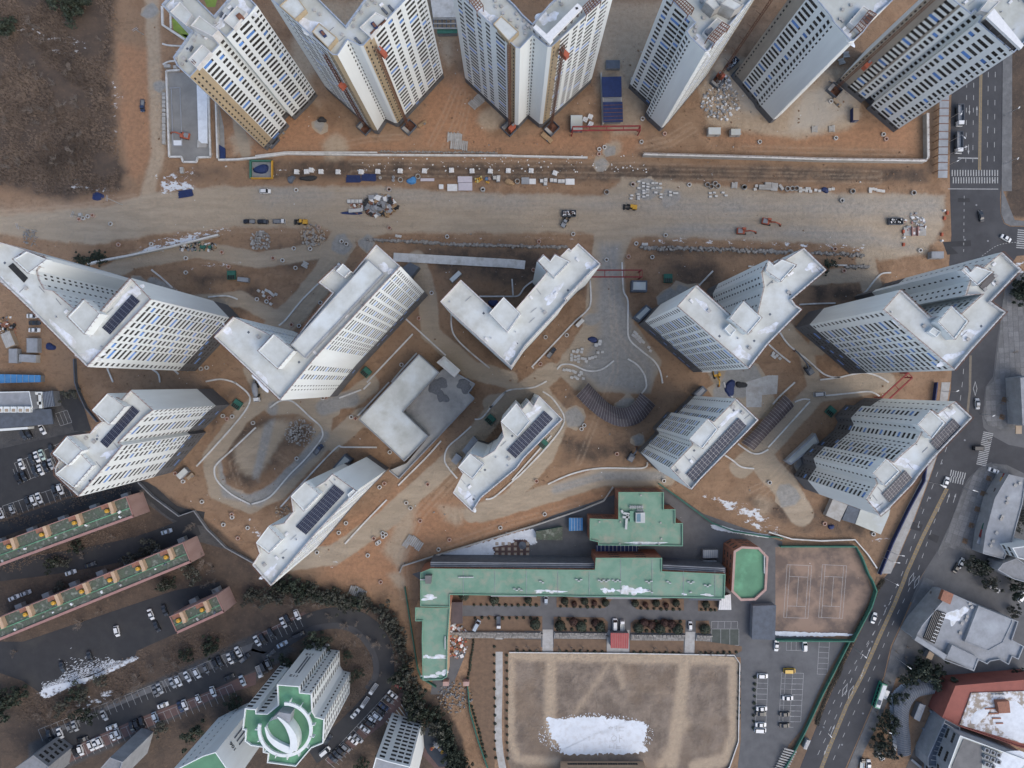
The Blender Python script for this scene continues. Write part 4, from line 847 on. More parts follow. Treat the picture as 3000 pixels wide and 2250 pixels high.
C2 = tower('residential_tower', 'narrow cream tower with a wide solar array above the bare earth', t((665,790),(870,935),(500,1325),(130,1761),(-32,1578),(30,1480),(0,1385),(110,1240),(245,1215),(320,1120),(300,985),(425,860),(510,910),(600,855)), 63, 19, 2,
    {1: 'S.06 L.25 M.45 L.70 M.88', 2: 'M.12 L.28 M.45 M.6 L.78 M.92', 13: '', 9: '', 7: ''}, **G_B)
stair_head(C2, t((300,985),(425,860),(555,965),(415,1110)), 3.8); stair_head(C2, t((0,1385),(110,1240),(225,1360),(115,1475)), 3.8); solar(C2, t((340,1250),(675,885),(765,960),(430,1320)), 13, 4); stair_head(C2, t((790,970),(840,925),(875,945),(810,1010)), 2, rim=False); roof_snow(C2, t((120,1640))[0], 3.6, .35, .85, 42)
C3 = tower('residential_tower', 'narrow white tower at the centre bottom with solar panels, seen from above', t((1700,955),(1870,1120),(1945,1000),(2252,745),(2317,655),(2582,385),(2652,320),(2447,115),(2397,205),(2362,160),(2302,230),(2250,180),(2115,340),(2140,470),(2060,590),(1960,650),(1850,615),(1745,735),(1785,790),(1745,870)), 60, 18, 2,
    {12: 'n.3 n.7', 11: 'n.4', 13: 'M.4', 14: 'n.5', 9: 'M.5', 7: 'M.5'}, **G_B)
stair_head(C3, t((1745,735),(1850,615),(1970,710),(1870,835)), 3.6); stair_head(C3, t((2115,340),(2250,180),(2367,340),(2260,470)), 3.6); solar(C3, t((2167,590),(2492,245),(2567,305),(2242,660)), 14, 4); roof_snow(C3, t((2400,250))[0], 3, .4, .5, 43); roof_snow(C3, t((1830,1000))[0], 4, .4, -.8, 44)
t = T(2,2)
C4 = tower('residential_tower', 'bluish tower with a long solar strip between the two ribbed canopies', t((1935,140),(2130,325),(2050,410),(1625,840),(1550,930),(1365,740),(1560,535),(1530,490),(1690,315),(1740,340),(1880,200)), 62, 19, 2,
    {5: 'M.10 M.24 n.36 M.55 M.75 n.92', 7: 'M.2 M.45 M.72', 9: 'M.15 M.40 M.65 M.88', 6: 'n.5', 10: 'n.5'}, **G_B)
stair_head(C4, t((1530,490),(1690,315),(1775,405),(1645,570)), 3.8); solar(C4, t((1505,795),(1960,305),(2030,360),(1575,865)), 18, 3); roof_snow(C4, t((1880,300))[0], 4, .2, .7, 45); roof_snow(C4, t((1600,790))[0], 2, .5, .3, 46)
t = T(3,2)
C5 = tower('residential_tower', 'bluish stepped tower with two solar arrays beside the main road', t((965,1155),(845,1010),(935,875),(905,785),(1020,660),(1080,690),(1140,630),(1275,515),(1320,430),(1290,365),(1405,240),(1460,270),(1540,210),(1615,165),(1765,305),(1420,665),(1300,810),(1255,875),(1050,1085)), 61, 19, 4,
    {1: 'M.2 n.5 n.7', 2: 'n.5', 3: 'n.2 M.5 n.8', 5: 'M.6', 6: 'M.12 n.4 n.6 n.85', 7: 'M.5', 8: 'n.5', 9: 'n.25 M.7', 11: 'n.5', 12: 'n.3'}, **G_B)
stair_head(C5, t((905,785),(1020,660),(1135,770),(1010,895)), 3.6); stair_head(C5, t((1290,365),(1405,240),(1525,350),(1415,490)), 3.6); solar(C5, t((1405,520),(1605,310),(1670,380),(1470,590)), 9, 4); solar(C5, t((990,970),(1190,760),(1255,825),(1050,1040)), 9, 4); roof_snow(C5, t((1180,700))[0], 4, .45, -.2, 47); roof_snow(C5, t((1550,270))[0], 3, .4, .3, 48); roof_snow(C5, t((930,1070))[0], 2.4, .4, -.8, 49)


for tw in (B1,B2,B3,B4,B5,C1,C2,C3,C4,C5): q = RPX[tw.as_pointer()]; edge_rail(tw, q+[q[0]])

# ------------------------------------------------------------------ low buildings
def low(name, label, pts, h, wall, roof, par, cat='building', floors=0, edges=None, par_h=.6, group=None, dark=0, **kw):
    return tower(name, label, pts, h, max(1, floors), dark, edges or {}, cat=cat, group=group, wall=wall, roofm=roof, par=par, z0=.6, par_h=par_h, top=.8, blue=False, **kw)
M['sc_white'] = mat('school_trim', (.42,.44,.43), rough=.6)
t = T(1,2)
HALL = low('community_hall', 'L shaped grey concrete hall with a walled yard at the centre', t((885,320),(1405,-242),(1580,-85),(1270,255),(1490,465),(1280,685)), 9, 'conc', 'roof', 'greyl', par_h=.7)
b = MB(); yard = wp(t((1580,-85),(1640,-130),(1890,15),(1832,90),(1885,140),(1235,832),(1150,762),(1300,700),(1495,465),(1285,255)), 3); b.prism(yard, 0, 3.0)
deck = b.build('yard_deck', mat('yard_screed', (.36,.35,.325), (.27,.26,.24), scale=.15, detail=9, c3=(.19,.185,.18), scale3=.09), HALL, ORG(HALL))
ya = t((1640,-130),(1890,15),(1832,90),(1885,140),(1235,832),(1150,762))
for p, q in zip(ya[:-1], ya[1:]):
    a, c = w(p, 4), w(q, 4); (l1, l2), (r1, r2) = strip_poly([a, c], .4); b = MB(); b.prism([r1, r2, l2, l1], 2.9, 4.1); b.build('yard_wall', M['greyl'], HALL, ORG(HALL))
b = MB(); b.prism(wp(t((1560,-172),(1625,-228),(1765,-105),(1715,-42)), 6.5), 3, 6.5); b.build('stair_block', M['conc_l'], HALL, ORG(HALL)); b = MB(); b.prism(wp(t((1590,-170),(1625,-205),(1735,-105),(1710,-75)), 6.7), 6.5, 6.7); b.build('stair_roof', M['roof'], HALL, ORG(HALL))
for p, r in ((t((1565,25))[0], 4.0), (t((1610,128))[0], 2.6), (t((1800,25))[0], 3.4)):
    x, y = w(p, 3); o = ORG(HALL); blob_mesh(r, 30, .3, .4, .85, int(x)).build('gravel_heap', mat('dark_gravel', (.15,.15,.152), (.11,.11,.112), scale=1.5), HALL, loc=(x-o[0], y-o[1], 3.01-o[2]))
# ---- school
d = D
SC1 = low('school_building', 'long school building with a green roof and air conditioners', d((908,1237),(930,1228),(1285,1231),(1287,1205),(1430,1205),(1430,1234),(1567,1240),(1565,1293),(972,1285),(972,1312),(908,1310)), 15, 'brick', 'green_roof', 'green_rim', par_h=.5, floors=4,
    edges={1: 'L.05 L.12 L.19 L.26 L.33 L.40 L.47 L.54 L.61 L.68 L.75 L.82 L.89 L.96', 5: 'L.2 L.5 L.8', 3: 'L.3 L.7'})
b = MB()
for pts, z0, z1 in ((d((930,1213),(1285,1216),(1285,1231),(930,1228)), 0, 12), (d((1430,1219),(1567,1226),(1567,1240),(1430,1234)), 0, 12)):
    b.prism(wp(pts, z1), z0, z1)
b.build('access_gallery', M['slate'], SC1, ORG(SC1))
for i in range(4):
    b = MB(); q = wp(d((930,1215+i*4),(1284,1218+i*4)), 12.2); (l1, l2), (r1, r2) = strip_poly(q, .35); b.prism([r1,r2,l2,l1], 12, 12.3); b.build('gallery_slat', M['greyl'], SC1, ORG(SC1))
    b = MB(); q = wp(d((1432,1221+i*4),(1565,1228+i*4)), 12.2); (l1, l2), (r1, r2) = strip_poly(q, .35); b.prism([r1,r2,l2,l1], 12, 12.3); b.build('gallery_slat', M['greyl'], SC1, ORG(SC1))
for x0, x1, y, m in ((1240,1300,1288,'slate'), (1310,1430,1291,'greyl'), (1490,1560,1294,'slate'), (1060,1160,1286,'greyl')):
    b = MB(); b.prism(wp(d((x0,y),(x1,y+.6),(x1,y+5),(x0,y+4.4)), 14), 12.6, 13); b.build('sun_canopy', M[m], SC1, ORG(SC1))
acm = MB(); acm.box(0,0,0,.95,.4,.8,0,0); acm.box(0,-.21,.12,.5,.02,.56,0,1); ACM = acm.mesh('air_conditioner', [M['sc_white'], M['grey']])
zz = SC1['dk']; o = ORG(SC1)
for tx, ty, k in ((265,35,2),(575,20,3),(770,25,5),(890,25,4),(1180,35,3),(1360,38,2),(1540,40,3),(1685,68,3),(40,100,4),(1205,120,2),(1560,130,1)):
    for i in range(k):
        x, y = w(T1(2,3,tx-18+i*20,ty+(i % 2)*12), zz); link('air_conditioner', ACM, SC1, (x-o[0], y-o[1], zz-o[2]), 0)
for tx, ty, k in ((1800,0,6),(1470,20,3)):
    for i in range(k):
        x, y = w(T1(1,3,tx-40+i*22,ty), zz); link('air_conditioner', ACM, SC1, (x-o[0], y-o[1], zz-o[2]), 0)
roof_part(SC1, 'roof_room', T(1,3)((1460,-10),(1520,-10),(1510,60),(1462,60)), 14.5, 17, M['frame']); 
for tx, ty, r, a in ((240,125,2.2,.3),(340,125,2.6,.25),(430,128,1.4,.3),(800,115,1.5,.6),(860,118,1.4,.6),(970,118,2.6,.55),(1060,120,2.8,.6),(1145,120,1.6,.6),(1685,155,2.4,.2),(1490,150,1,.4)): roof_snow(SC1, T1(2,3,tx,ty), r, a, 0, tx)
roof_snow(SC1, T1(1,3,1500,178), 3.2, .3, 0, 77)
for i in range(9):
    x = 1001+i*68; b = MB(); q = wp(d((x,1233 if not 1287 < x < 1430 else 1207),(x,1288)), 15); b.bar((*q[0],14.56), (*q[1],14.56), .14); b.build('roof_pipe', M['greyl'], SC1, o)
SC2 = low('school_annex', 'green roofed stepped school block above the blue walkway', d((1336,1063),(1434,1063),(1434,1100),(1459,1100),(1459,1130),(1475,1130),(1475,1180),(1292,1178),(1292,1171),(1274,1167),(1274,1120),(1336,1122)), 11, 'brick', 'green_roof', 'green_rim', par_h=.7, floors=3, edges={0: 'L.2 L.5 L.8', 11: 'L.5', 10: 'L.3 L.7', 9: 'M.5'})
f = T(2,2)
roof_part(SC2, 'plant_room', f((1070,1130),(1150,1125),(1150,1215),(1070,1215)), 10.3, 12.4, M['sc_white']); roof_part(SC2, 'skylight', f((1078,1138),(1112,1135),(1112,1205),(1078,1205)), 12.4, 12.5, mat('skylight_glass', (.10,.19,.24), rough=.2))
b = MB()
for q in (((945,1105),(960,1130)), ((960,1130),(1015,1140)), ((1000,1140),(990,1190)), ((990,1190),(985,1270)), ((955,1165),(1015,1165))):
    a, c = wp(f(*q), 11.5); b.bar((*a,11.2), (*c,11.2), .9)
b.build('air_duct', M['sc_white'], SC2, ORG(SC2)); roof_part(SC2, 'raised_slab', f((1018,1112),(1050,1112),(1050,1210),(1018,1210)), 10.3, 11.6, M['green_rim'])
for i in range(6):
    x, y = w(f((1025+i*20,1078))[0], 11.2); b = MB(); b.box(0,0,0,.7,1.0,1.0,0,0); b.cyl(0,0,1,1.08,.28,n=8,m=1); b.build('condenser', [M['sc_white'],M['grey']], SC2, loc=(x-ORG(SC2)[0], y-ORG(SC2)[1], 10.3))
for i in range(4):
    x, y = w(f((1085+i*15,1108))[0], 11.2); b = MB(); b.box(0,0,0,.6,.7,.8,0,0); b.cyl(0,0,.8,.86,.22,n=8,m=1); b.build('condenser', [M['sc_white'],M['grey']], SC2, loc=(x-ORG(SC2)[0], y-ORG(SC2)[1], 10.3))
roof_snow(SC2, f((1150,1392))[0], 9, .07, 0, 78)
for tx, ty in ((1113,975),(755,1205),(935,1205),(1283,1212),(930,1395),(1110,1395),(1290,1350),(1270,1395)): vents(SC2, f((tx,ty)), .5)
SC3 = low('school_wing', 'lower left wing of the school with a pale green roof', d((897,1312),(972,1313),(970,1342),(967,1385),(966,1462),(955,1469),(913,1470),(911,1382),(912,1342),(897,1342)), 11, 'peach', 'green_roof', 'green_rim', par_h=.6)
for tx, ty, r, a in ((1475,690,1.6,.5),(1575,692,4.2,.16),(1510,860,3.0,.25),(1610,830,2.2,.5)): roof_snow(SC3, T1(1,3,tx,ty), r, a, 0, ty)
for i in range(6):
    x, y = w(T1(1,3,1635,520+i*18), 10.5); link('air_conditioner', ACM, SC3, (x-ORG(SC3)[0], y-ORG(SC3)[1], 10.4), math.pi/2)
SC4 = low('octagonal_hall', 'octagonal green roofed hall with a pink rim at the school corner', d((1585,1190),(1602,1180),(1640,1182),(1660,1203),(1656,1275),(1632,1297),(1600,1298),(1580,1278)), 14, 'brick', 'green_vivid', 'pink', par_h=.9, par_w=.9, floors=3, edges={0: 'M.5', 7: 'M.2 M.4 M.6 M.8', 1: 'M.3 M.7'})
for i in range(9):
    x, y = w(T1(2,2,2180,1480+i*20), 13.5); link('air_conditioner', ACM, SC4, (x-ORG(SC4)[0], y-ORG(SC4)[1], SC4['dk']), math.pi/2)
b = MB(); pts = wp(d((1287,1178),(1378,1178),(1378,1205),(1287,1203)), 4); b.prism(pts, 3.7, 4.0)
WALK = b.build('covered_walkway', M['tarp']); tag(WALK, 'dark blue striped roof linking the two school blocks', 'walkway')
for i in range(11):
    q = wp(d((1290+i*8.5,1178),(1290+i*8.5,1204)), 4.1); c = MB(); c.bar((*q[0],4.06), (*q[1],4.06), .18); c.build('roof_batten', M['alu'], WALK)
for x in (1290, 1376):
    for y in (1181, 1201): p = w(D1(x,y)); c = MB(); c.cyl(p[0], p[1], 0, 3.7, .12, n=6); c.build('post', M['alu'], WALK)
def shed(name, label, pts, h, wallm, roofm, cat='shed', ridge=0.0, ribs=0):
    poly = wp(pts, h); c = cen(poly); root = thing(name, (*c, 0)); b = MB(); b.prism(inset(poly, .15), 0, h-.15, cap=False); b.build('wall', M[wallm], root, (*c,0))
    r = MB(); p = poly
    if ridge and len(p) == 4:
        m1 = ((p[0][0]+p[3][0])/2, (p[0][1]+p[3][1])/2, h+ridge); m2 = ((p[1][0]+p[2][0])/2, (p[1][1]+p[2][1])/2, h+ridge)
        for q in (((*p[0],h), (*p[1],h), m2, m1), ((*p[3],h), m1, m2, (*p[2],h))): r.face(q)
        r.face(((*p[0],h), m1, (*p[3],h))); r.face(((*p[1],h), (*p[2],h), m2)); r.prism(poly, h-.2, h-.01)
    else: r.prism(poly, h-.2, h)
    rr = r.build('roof', M[roofm], root, (*c,0))
    if ribs:
        for i in range(1, ribs):
            t_ = i/ribs; a = (p[0][0]+(p[1][0]-p[0][0])*t_, p[0][1]+(p[1][1]-p[0][1])*t_); e = (p[3][0]+(p[2][0]-p[3][0])*t_, p[3][1]+(p[2][1]-p[3][1])*t_)
            s = MB(); s.bar((*a,h+.04), (*e,h+.04), .12); s.build('roof_rib', M['alu'], rr, (*c,0))
    tag(root, label, cat); return root
M['blue_l'] = mat('bright_blue_sheet', (.05,.17,.36), (.07,.22,.42), scale=.6)
shed('storage_shed', 'small bright blue roofed shed left of the green annex', d((1229,1119),(1259,1119),(1259,1146),(1229,1147)), 3, 'grey', 'blue_l', ribs=5)
shed('greenhouse_bed', 'green framed low structure with a dark top left of the blue shed', d((1158,1148),(1215,1138),(1215,1167),(1158,1166)), 2.4, 'greenbox', 'green_old')
shed('bin_store', 'grey roofed store in the yard behind the octagonal hall', f((1650,1450),(1780,1448),(1782,1515),(1650,1520)), 3, 'grey', 'greyl', ribs=7); shed('bin_store', 'smaller snowy grey store nearer the octagonal hall', f((1648,1540),(1770,1540),(1772,1600),(1650,1600)), 3, 'grey', 'greyl', ribs=5)
shed('bicycle_shelter', 'white corrugated shelter roof below the octagonal hall', T(2,3)((1800,170),(1890,150),(1895,285),(1785,285)), 2.6, 'grey', 'white', ribs=6)
shed('open_shelter', 'dark brown roofed shelter beside the school left wing', T(1,3)((1688,220),(1785,220),(1785,405),(1685,405)), 3, 'grey', 'brown')
M['stage'] = mat('red_tiles', (.36,.085,.08), (.29,.07,.065), scale=.6)
shed('sports_pavilion', 'red tiled stage roof above the playing field', T(2,3)((852,485),(1010,487),(1005,620),(853,615)), 4, 'grey', 'stage', ribs=0)
RT = bpy.data.objects['sports_pavilion']; pav = [c_ for c_ in KIDS[RT.as_pointer()] if c_.name.startswith('roof')][0]
for i in range(1, 8):
    q = wp(T(2,3)((852+i*20,487),(853+i*19.5,617)), 4.05); c = MB(); c.bar((*q[0],4.03), (*q[1],4.03), .08); c.build('roof_seam', M['pink'], pav, ORG(RT))
shed('dark_shed', 'dark flat roofed shed left of the tennis courts', T(3,3)((-130,250),(70,245),(60,545),(-140,540)), 3.5, 'grey', 'slate')
BR = low('brick_gymnasium', 'peach brick hall with seven windows at the bottom edge below the snow', T(2,3)((430,1693),(1172,1693),(1190,1900),(430,1900)), 9, 'peach', 'peach', 'pink', floors=2, edges={0: 'L.14 L.26 L.38 L.50 L.62 L.74 L.86'})
# stone walls and beds in front of the school
beds = T(2,3)
for i, pts in enumerate(([(-520,150),(245,155),(245,250),(-520,245)], [(385,175),(875,180),(800,270),(385,262)], [(1015,185),(1485,190),(1485,290),(1075,280)], [(1608,200),(1775,200),(1775,295),(1608,295)], [(-600,340),(262,340),(262,468),(-600,465)], [(360,345),(790,352),(828,390),(828,475),(360,470)], [(1025,400),(1060,370),(1500,372),(1495,485),(1025,480)], [(1588,380),(1700,378),(1715,440),(1710,490),(1588,485)],
    [(-600,540),(250,540),(250,648),(-600,645)], [(360,535),(815,540),(815,655),(360,650)], [(1018,545),(1482,545),(1480,660),(1018,658)], [(1578,550),(1700,560),(1985,600),(1985,640),(1910,678),(1578,665)])):
    sheet('planting_bed', beds(*pts), M['bed'], .10)
for pts in ([(265,455),(355,455),(355,645),(262,645)], [(1500,475),(1585,475),(1575,665),(1490,660)], [(820,460),(1015,460),(1012,660),(820,655)]): sheet('steps_path', beds(*pts), M['conc'], .06)
stb = MB(); stb.box(0,0,0,1,1,1,0,0,.88); SB = [stb.mesh('stone', M['stone'])]
def stone_wall(label, p0, p1, rows, depth_px, h, n):
    a, c = w(p0), w(p1); L = math.hypot(c[0]-a[0], c[1]-a[1]); ang = math.atan2(c[1]-a[1], c[0]-a[0]); root = thing('stone_wall', (a[0], a[1], 0), ang); dep = depth_px*.144
    bk = MB(); bk.box(L/2, -dep/2, 0, L, dep, h*.5, 0); bk.build('mortar_core', M['conc'], root); k = 0
    for r in range(rows):
        x = random.uniform(0,.4); 
        while x < L-.5:
            ww = random.uniform(.8,2.0); o = link('stone', SB[0], root, (x+ww/2, -(r+.5)*dep/rows, 0), random.uniform(-.03,.03)); o.scale = (ww*.94, dep/rows*.92, h*(1-.5*r/rows)*random.uniform(.92,1.05)); x += ww
    tag(root, label, 'wall')
for x0, x1, y0, lb in ((-560,250,470,'dry stone wall left of the first school steps'), (365,812,475,'dry stone wall between the first steps and the red roof'), (1025,1480,490,'dry stone wall right of the red roof'), (1590,1705,495,'short dry stone wall beside the marked bays')):
    stone_wall(lb, T1(2,3,x0,y0), T1(2,3,x1,y0+4), 4, 18, 1.3, 0)
sheet('green_bay', beds((1722,450),(1960,450),(1958,592),(1722,588)), mat('green_tarmac', (.075,.085,.075), (.05,.058,.05), scale=.3, detail=8), .03)
# terracotta court
sheet('tiled_court', f((-165,1400),(-165,1510),(150,1508),(152,1360),(110,1355),(-165,1358)), M['paver_r'], .03)
PAD = MB(); PAD.box(0,0,0,1.3,1.3,.06); PAD.box(0,0,.06,.6,.6,.02,0,1); PADM = PAD.mesh('tile', [M['sand'], M['conc']])
TCo = bpy.data.objects['tiled_court']
for i in range(6):
    for j in range(3): x, y = w(f((-130+i*53,1395+j*45))[0]); link('tile', PADM, TCo, (x, y, .03))
x, y = w(f((90,1400))[0]); um = thing('parasol', (x, y, 0)); b = MB(); b.cyl(0,0,0,2.6,.05,n=6); b.build('pole', M['alu'], um); b = MB(); b.cyl(0,0,2.1,2.9,1.7,.05,n=8); b.build('canopy', M['slate'], um); tag(um, 'dark octagonal parasol on the red tiled court', 'parasol')

# ---- old green roofed apartment slabs
def slab_block(label, L0, L1, depth, h, nst, group='old apartment slabs with green roofs'):
    """L0, L1: pixel ends of the upper long edge of the roof (at roof height); depth in metres towards the lower side"""
    a, c = w(L0, h), w(L1, h); L = math.hypot(c[0]-a[0], c[1]-a[1]); ang = math.atan2(c[1]-a[1], c[0]-a[0]); root = thing('apartment_slab', (a[0], a[1], 0), ang)
    b = MB(); b.box(L/2, -depth/2, 0, L, depth, h-.6); b.build('wall', M['pink'], root)
    r = MB(); r.box(L/2, -depth/2, h-.6, L-.6, depth-.6, .1); r.build('roof', M['green_old'], root)
    for x, y, sx, sy in ((L/2,-.15,L,.3), (L/2,-depth+.5,L,1.0), (.15,-depth/2,.3,depth-.61), (L-.15,-depth/2,.3,depth-.61)):
        p = MB(); p.box(x, y, h-.6, sx, sy, .62); p.build('parapet', M['salmon'], root)
    s = MB(); s.box(L/2, -depth*.55, h-.5, L-1, .35, .25); s.build('roof_kerb', M['green_vivid'], root)
    for i in range(nst):
        x = L*(i+.55)/nst; k = MB(); k.box(x, -2.1, h-.55, 1.4, 4.0, 2.2, 0, 0); k.box(x-.6, -4.4, h-.55, 1.3, .7, 1.6, 0, 0); st = k.build('stair_head', M['peach'], root)
        k2 = MB(); k2.box(x-2.6, -1.0, h-.55, 4.6, 1.6, .5, 0, 0); k2.build('entrance_roof', M['salmon'] if False else M['brick'], root)
        k3 = MB(); k3.cyl(0, 0, 0, 1.2, .8, n=14); k3.cyl(0, 0, 1.2, 1.4, .8, .25, n=14); k3.cyl(0,0,1.4,1.5,.2,n=8); k3.build('water_tank', M['yellow'], root, loc=(x-2.9, -2.9, h-.5))
        k4 = MB(); k4.box(0,0,0,1.4,1.2,.5); k4.build('roof_vent', M['conc'], root, loc=(x-1.2,-4.2,h-.5), rz=.1)
        k5 = MB(); k5.box(x, .9, 0, 3.0, 1.8, 2.8); k5.build('porch', M['conc'], root)
    for i in range(int(L/3.2)):
        for fl_ in range(4):
            k = MB() if i == 0 and fl_ == 0 else k
            if i == 0 and fl_ == 0:
                k.box(0, 0, 0, 1.9, .08, 1.4); k.box(0, -.04, .1, 1.7, .04, 1.2, 0, 1); km = k.mesh('window', [M['frame'], M['glass']])
            link('window', km, root, (1.8+i*3.2, -depth-.04, 1.0+fl_*2.7))
    for i in range(int(L/8)):
        jx, jy = random.uniform(1, L-1), random.uniform(-depth+1.5, -5); j = MB(); j.box(0,0,0,random.uniform(.5,1.3),random.uniform(.4,.9),random.uniform(.3,.8)); j.build('roof_box', M[random.choice(['white','conc','slate'])], root, loc=(jx, jy, h-.5), rz=random.uniform(0,3))
    tag(root, label, 'apartment block', group); return root
slab_block('uppermost old pink apartment slab with green roof below the car park', T1(0,2,-600,1600), T1(0,2,1090,985), 9.0, 13, 6)
slab_block('long middle old pink apartment slab with green roof', T1(0,3,-120,395), T1(0,2,1580,1385), 8.8, 13, 7)
slab_block('short old pink apartment slab with green roof beside the trees', T1(0,3,1462,345), T1(0,3,1870,160), 7.6, 13, 2)

# ---- estate towers at the bottom left with green roofs
t = T(1,3); t0 = T(0,3)

ET = low('estate_tower', 'estate tower with a green roof garden ring and crescent screens', t((180,930),(375,945),(380,1000),(480,1010),(485,1160),(515,1210),(590,1230),(580,1440),(480,1480),(345,1640)) + [(782,2235),(785,2208),(770,2205),(770,2190),(735,2185),(717,2172),(719,2140),(710,2138),(717,2075),(750,2078),(751,2090),(783,2091),(814,2066)], 42, 'wall', 'green_vivid', 'wall', cat='tower block', floors=14, par_h=.9, edges={1: 'M.5', 3: 'M.2 M.5 M.8', 6: 'M.08 M.2 M.32 M.44 M.56 M.68 M.8 M.92', 7: 'M.3 M.7', 18: 'M.3 M.7', 20: 'M.3 M.7', 2: 'n.2 n.8', 5: 'n.5'}, group='estate towers with green roofs')
o = ORG(ET)
def curve_wall(root, cx, cy, r, a0, a1, z0, z1, th, m, name, n=24, legs=0):
    b = MB(); x0, y0, _ = ORG(root)
    for i in range(n):
        p = [(cx+rr*math.cos(a0+(a1-a0)*k/n), cy+rr*math.sin(a0+(a1-a0)*k/n)) for k, rr in ((i,r-th/2),(i,r+th/2),(i+1,r+th/2),(i+1,r-th/2))]; b.prism(p, z0, z1)
    wob = b.build(name, M[m], root, (x0, y0, 0))
    for i in range(legs):
        a = a0+(a1-a0)*(i+.5)/legs; k = MB(); k.box(0, 0, 0, 1.6, .25, z1-z0+1.2); k.build('fin', M[m], root, loc=(cx+(r+.7)*math.cos(a)-x0, cy+(r+.7)*math.sin(a)-y0, z0-1.2), rz=a)
cx, cy = w(t((245,1330))[0], 45); curve_wall(ET, cx, cy, 9.3, -3.35, 1.6, 43.5, 44.4, 1.1, 'wall', 'ring_screen', 40, 12)
def taper_wall(root, name, pts, z0, z1, w0, w1, m):
    q = smooth_line(wp(pts, z1), 6); n = len(q); b = MB(); L = []; Rr = []
    for i, p in enumerate(q):
        a, c = q[max(0,i-1)], q[min(n-1,i+1)]; l_ = math.hypot(c[0]-a[0], c[1]-a[1]); ww = w0+(w1-w0)*math.sin(math.pi*min(1, i/(n-1)*.62)); ox, oy = -(c[1]-a[1])/l_*ww/2, (c[0]-a[0])/l_*ww/2; L.append((p[0]+ox,p[1]+oy)); Rr.append((p[0]-ox,p[1]-oy))
    for i in range(n-1): b.prism([Rr[i],Rr[i+1],L[i+1],L[i]], z0, z1)
    b.build(name, M[m], root, (ORG(root)[0],ORG(root)[1],0))
taper_wall(ET, 'crescent_screen', t((185,1212),(255,1275),(300,1345),(325,1420),(320,1505)), 41, 46.5, .3, 2.6, 'wall'); taper_wall(ET, 'crescent_screen', t((78,1300),(110,1385),(165,1440),(235,1480),(318,1512)), 41, 46, .3, 2.4, 'wall')
b = MB(); b.prism(wp(t((185,1225),(110,1250),(100,1330),(140,1410),(220,1462),(305,1485),(292,1390),(248,1290)), 44.5), 41, 44.5, 0, 1); b.build('lens_roof', [M['wall'], M['green_vivid']], ET, (o[0],o[1],0)); roof_part(ET, 'lift_house', t((130,1235),(200,1170),(300,1185),(290,1262),(215,1225)), 41, 46, M['greyl'])
WG = window_mesh('M', False)
def text_obj(root, s, p, size, rz, m, tilt=0.0):
    cu = bpy.data.curves.new('number', 'FONT'); cu.body = s; cu.size = size; cu.align_x = 'CENTER'; cu.extrude = .03; cu.materials.append(m)
    tmp = bpy.data.objects.new('number', cu); COL.objects.link(tmp); bpy.context.view_layer.update(); me = bpy.data.meshes.new_from_object(tmp.evaluated_get(bpy.context.evaluated_depsgraph_get())); bpy.data.objects.remove(tmp); ob = link('painted_number', me, root, p); ob.rotation_euler = (tilt, 0, rz); return ob
ET2 = low('estate_tower', 'estate tower wall marked 106 at the bottom edge', [(595,2214),(632,2203),(668,2255),(690,2290),(600,2330),(520,2310),(500,2262)], 42, 'wall', 'green_vivid', 'wall', cat='tower block', floors=13, par_h=.9, edges={6: 'n.3 n.7'}, group='estate towers with green roofs')
ET3 = low('estate_tower', 'top of an estate tower cut off by the bottom edge below the bend', t((1035,1560),(1130,1590),(1330,1640),(1350,1900),(940,1900)), 36, 'wall', 'greyl', 'wall', cat='tower block', floors=12, par_h=.9, edges={1: 'M.2 M.5 M.8', 0: 'M.5'}, group='estate towers with green roofs')
ET4 = low('estate_tower', 'small grey estate block at the bottom left edge', t0((870,1652),(950,1560),(1060,1600),(1000,1800),(860,1800)), 24, 'greyl', 'grey', 'greyl', cat='tower block', floors=8, group='estate towers with green roofs')
ET5 = low('estate_block', 'grey block with small windows in the bottom left corner', t0((130,1652),(290,1540),(420,1640),(380,1800),(120,1800)), 16, 'grey', 'grey', 'grey', floors=5, edges={0: 'M.2 M.5 M.8', 1: 'M.3 M.7'}, group='estate towers with green roofs')
# ---- grey building at the left edge
GB = low('service_building', 'pale roofed service building at the left edge above the car park', T(0,2)((-120,85),(255,78),(285,225),(200,250),(-120,265)), 8, 'greyl', 'greyl', 'wall', floors=2)
b = MB(); b.prism(wp(T(0,2)((-120,250),(440,230),(460,360),(-120,410)), 4.5), 3.9, 4.5); b.build('dark_canopy', M['slate'], GB, (ORG(GB)[0],ORG(GB)[1],0)); b = MB(); b.prism(wp(T(0,2)((-120,410),(240,385),(240,405),(-120,430)), 4), 0, 4); b.build('front_wall', M['wall'], GB, (ORG(GB)[0],ORG(GB)[1],0))
for i in range(5):
    x, y = w(T1(0,2,10+i*60,235), 8); b = MB(); b.box(0,0,0,2.2,2.4,1.5,0,0); b.box(0,-.3,1.5,1.4,1.2,.1,0,1); b.build('roof_vent_box', [M['wall'], M['sand']], GB, loc=(x-ORG(GB)[0], y-ORG(GB)[1], 7.4))
shed('gate_canopy', 'ribbed grey canopy beside the service building entrance', T(0,2)((365,85),(455,72),(475,205),(378,222)), 4.5, 'grey', 'slate', 'canopy', ribs=7)
gp = thing('gate_portal', (*w(T1(0,2,340,150)), 0)); b = MB()
for q in (((290,95),(368,95)), ((345,95),(355,225)), ((300,180),(360,180))): a, c = wp(T(0,2)(*q), 4.5); b.bar((*a,4.2), (*c,4.2), 1.2)
for p in T(0,2)((300,95),(350,215)): x, y = w(p); b.box(x, y, 0, .5, .5, 4)
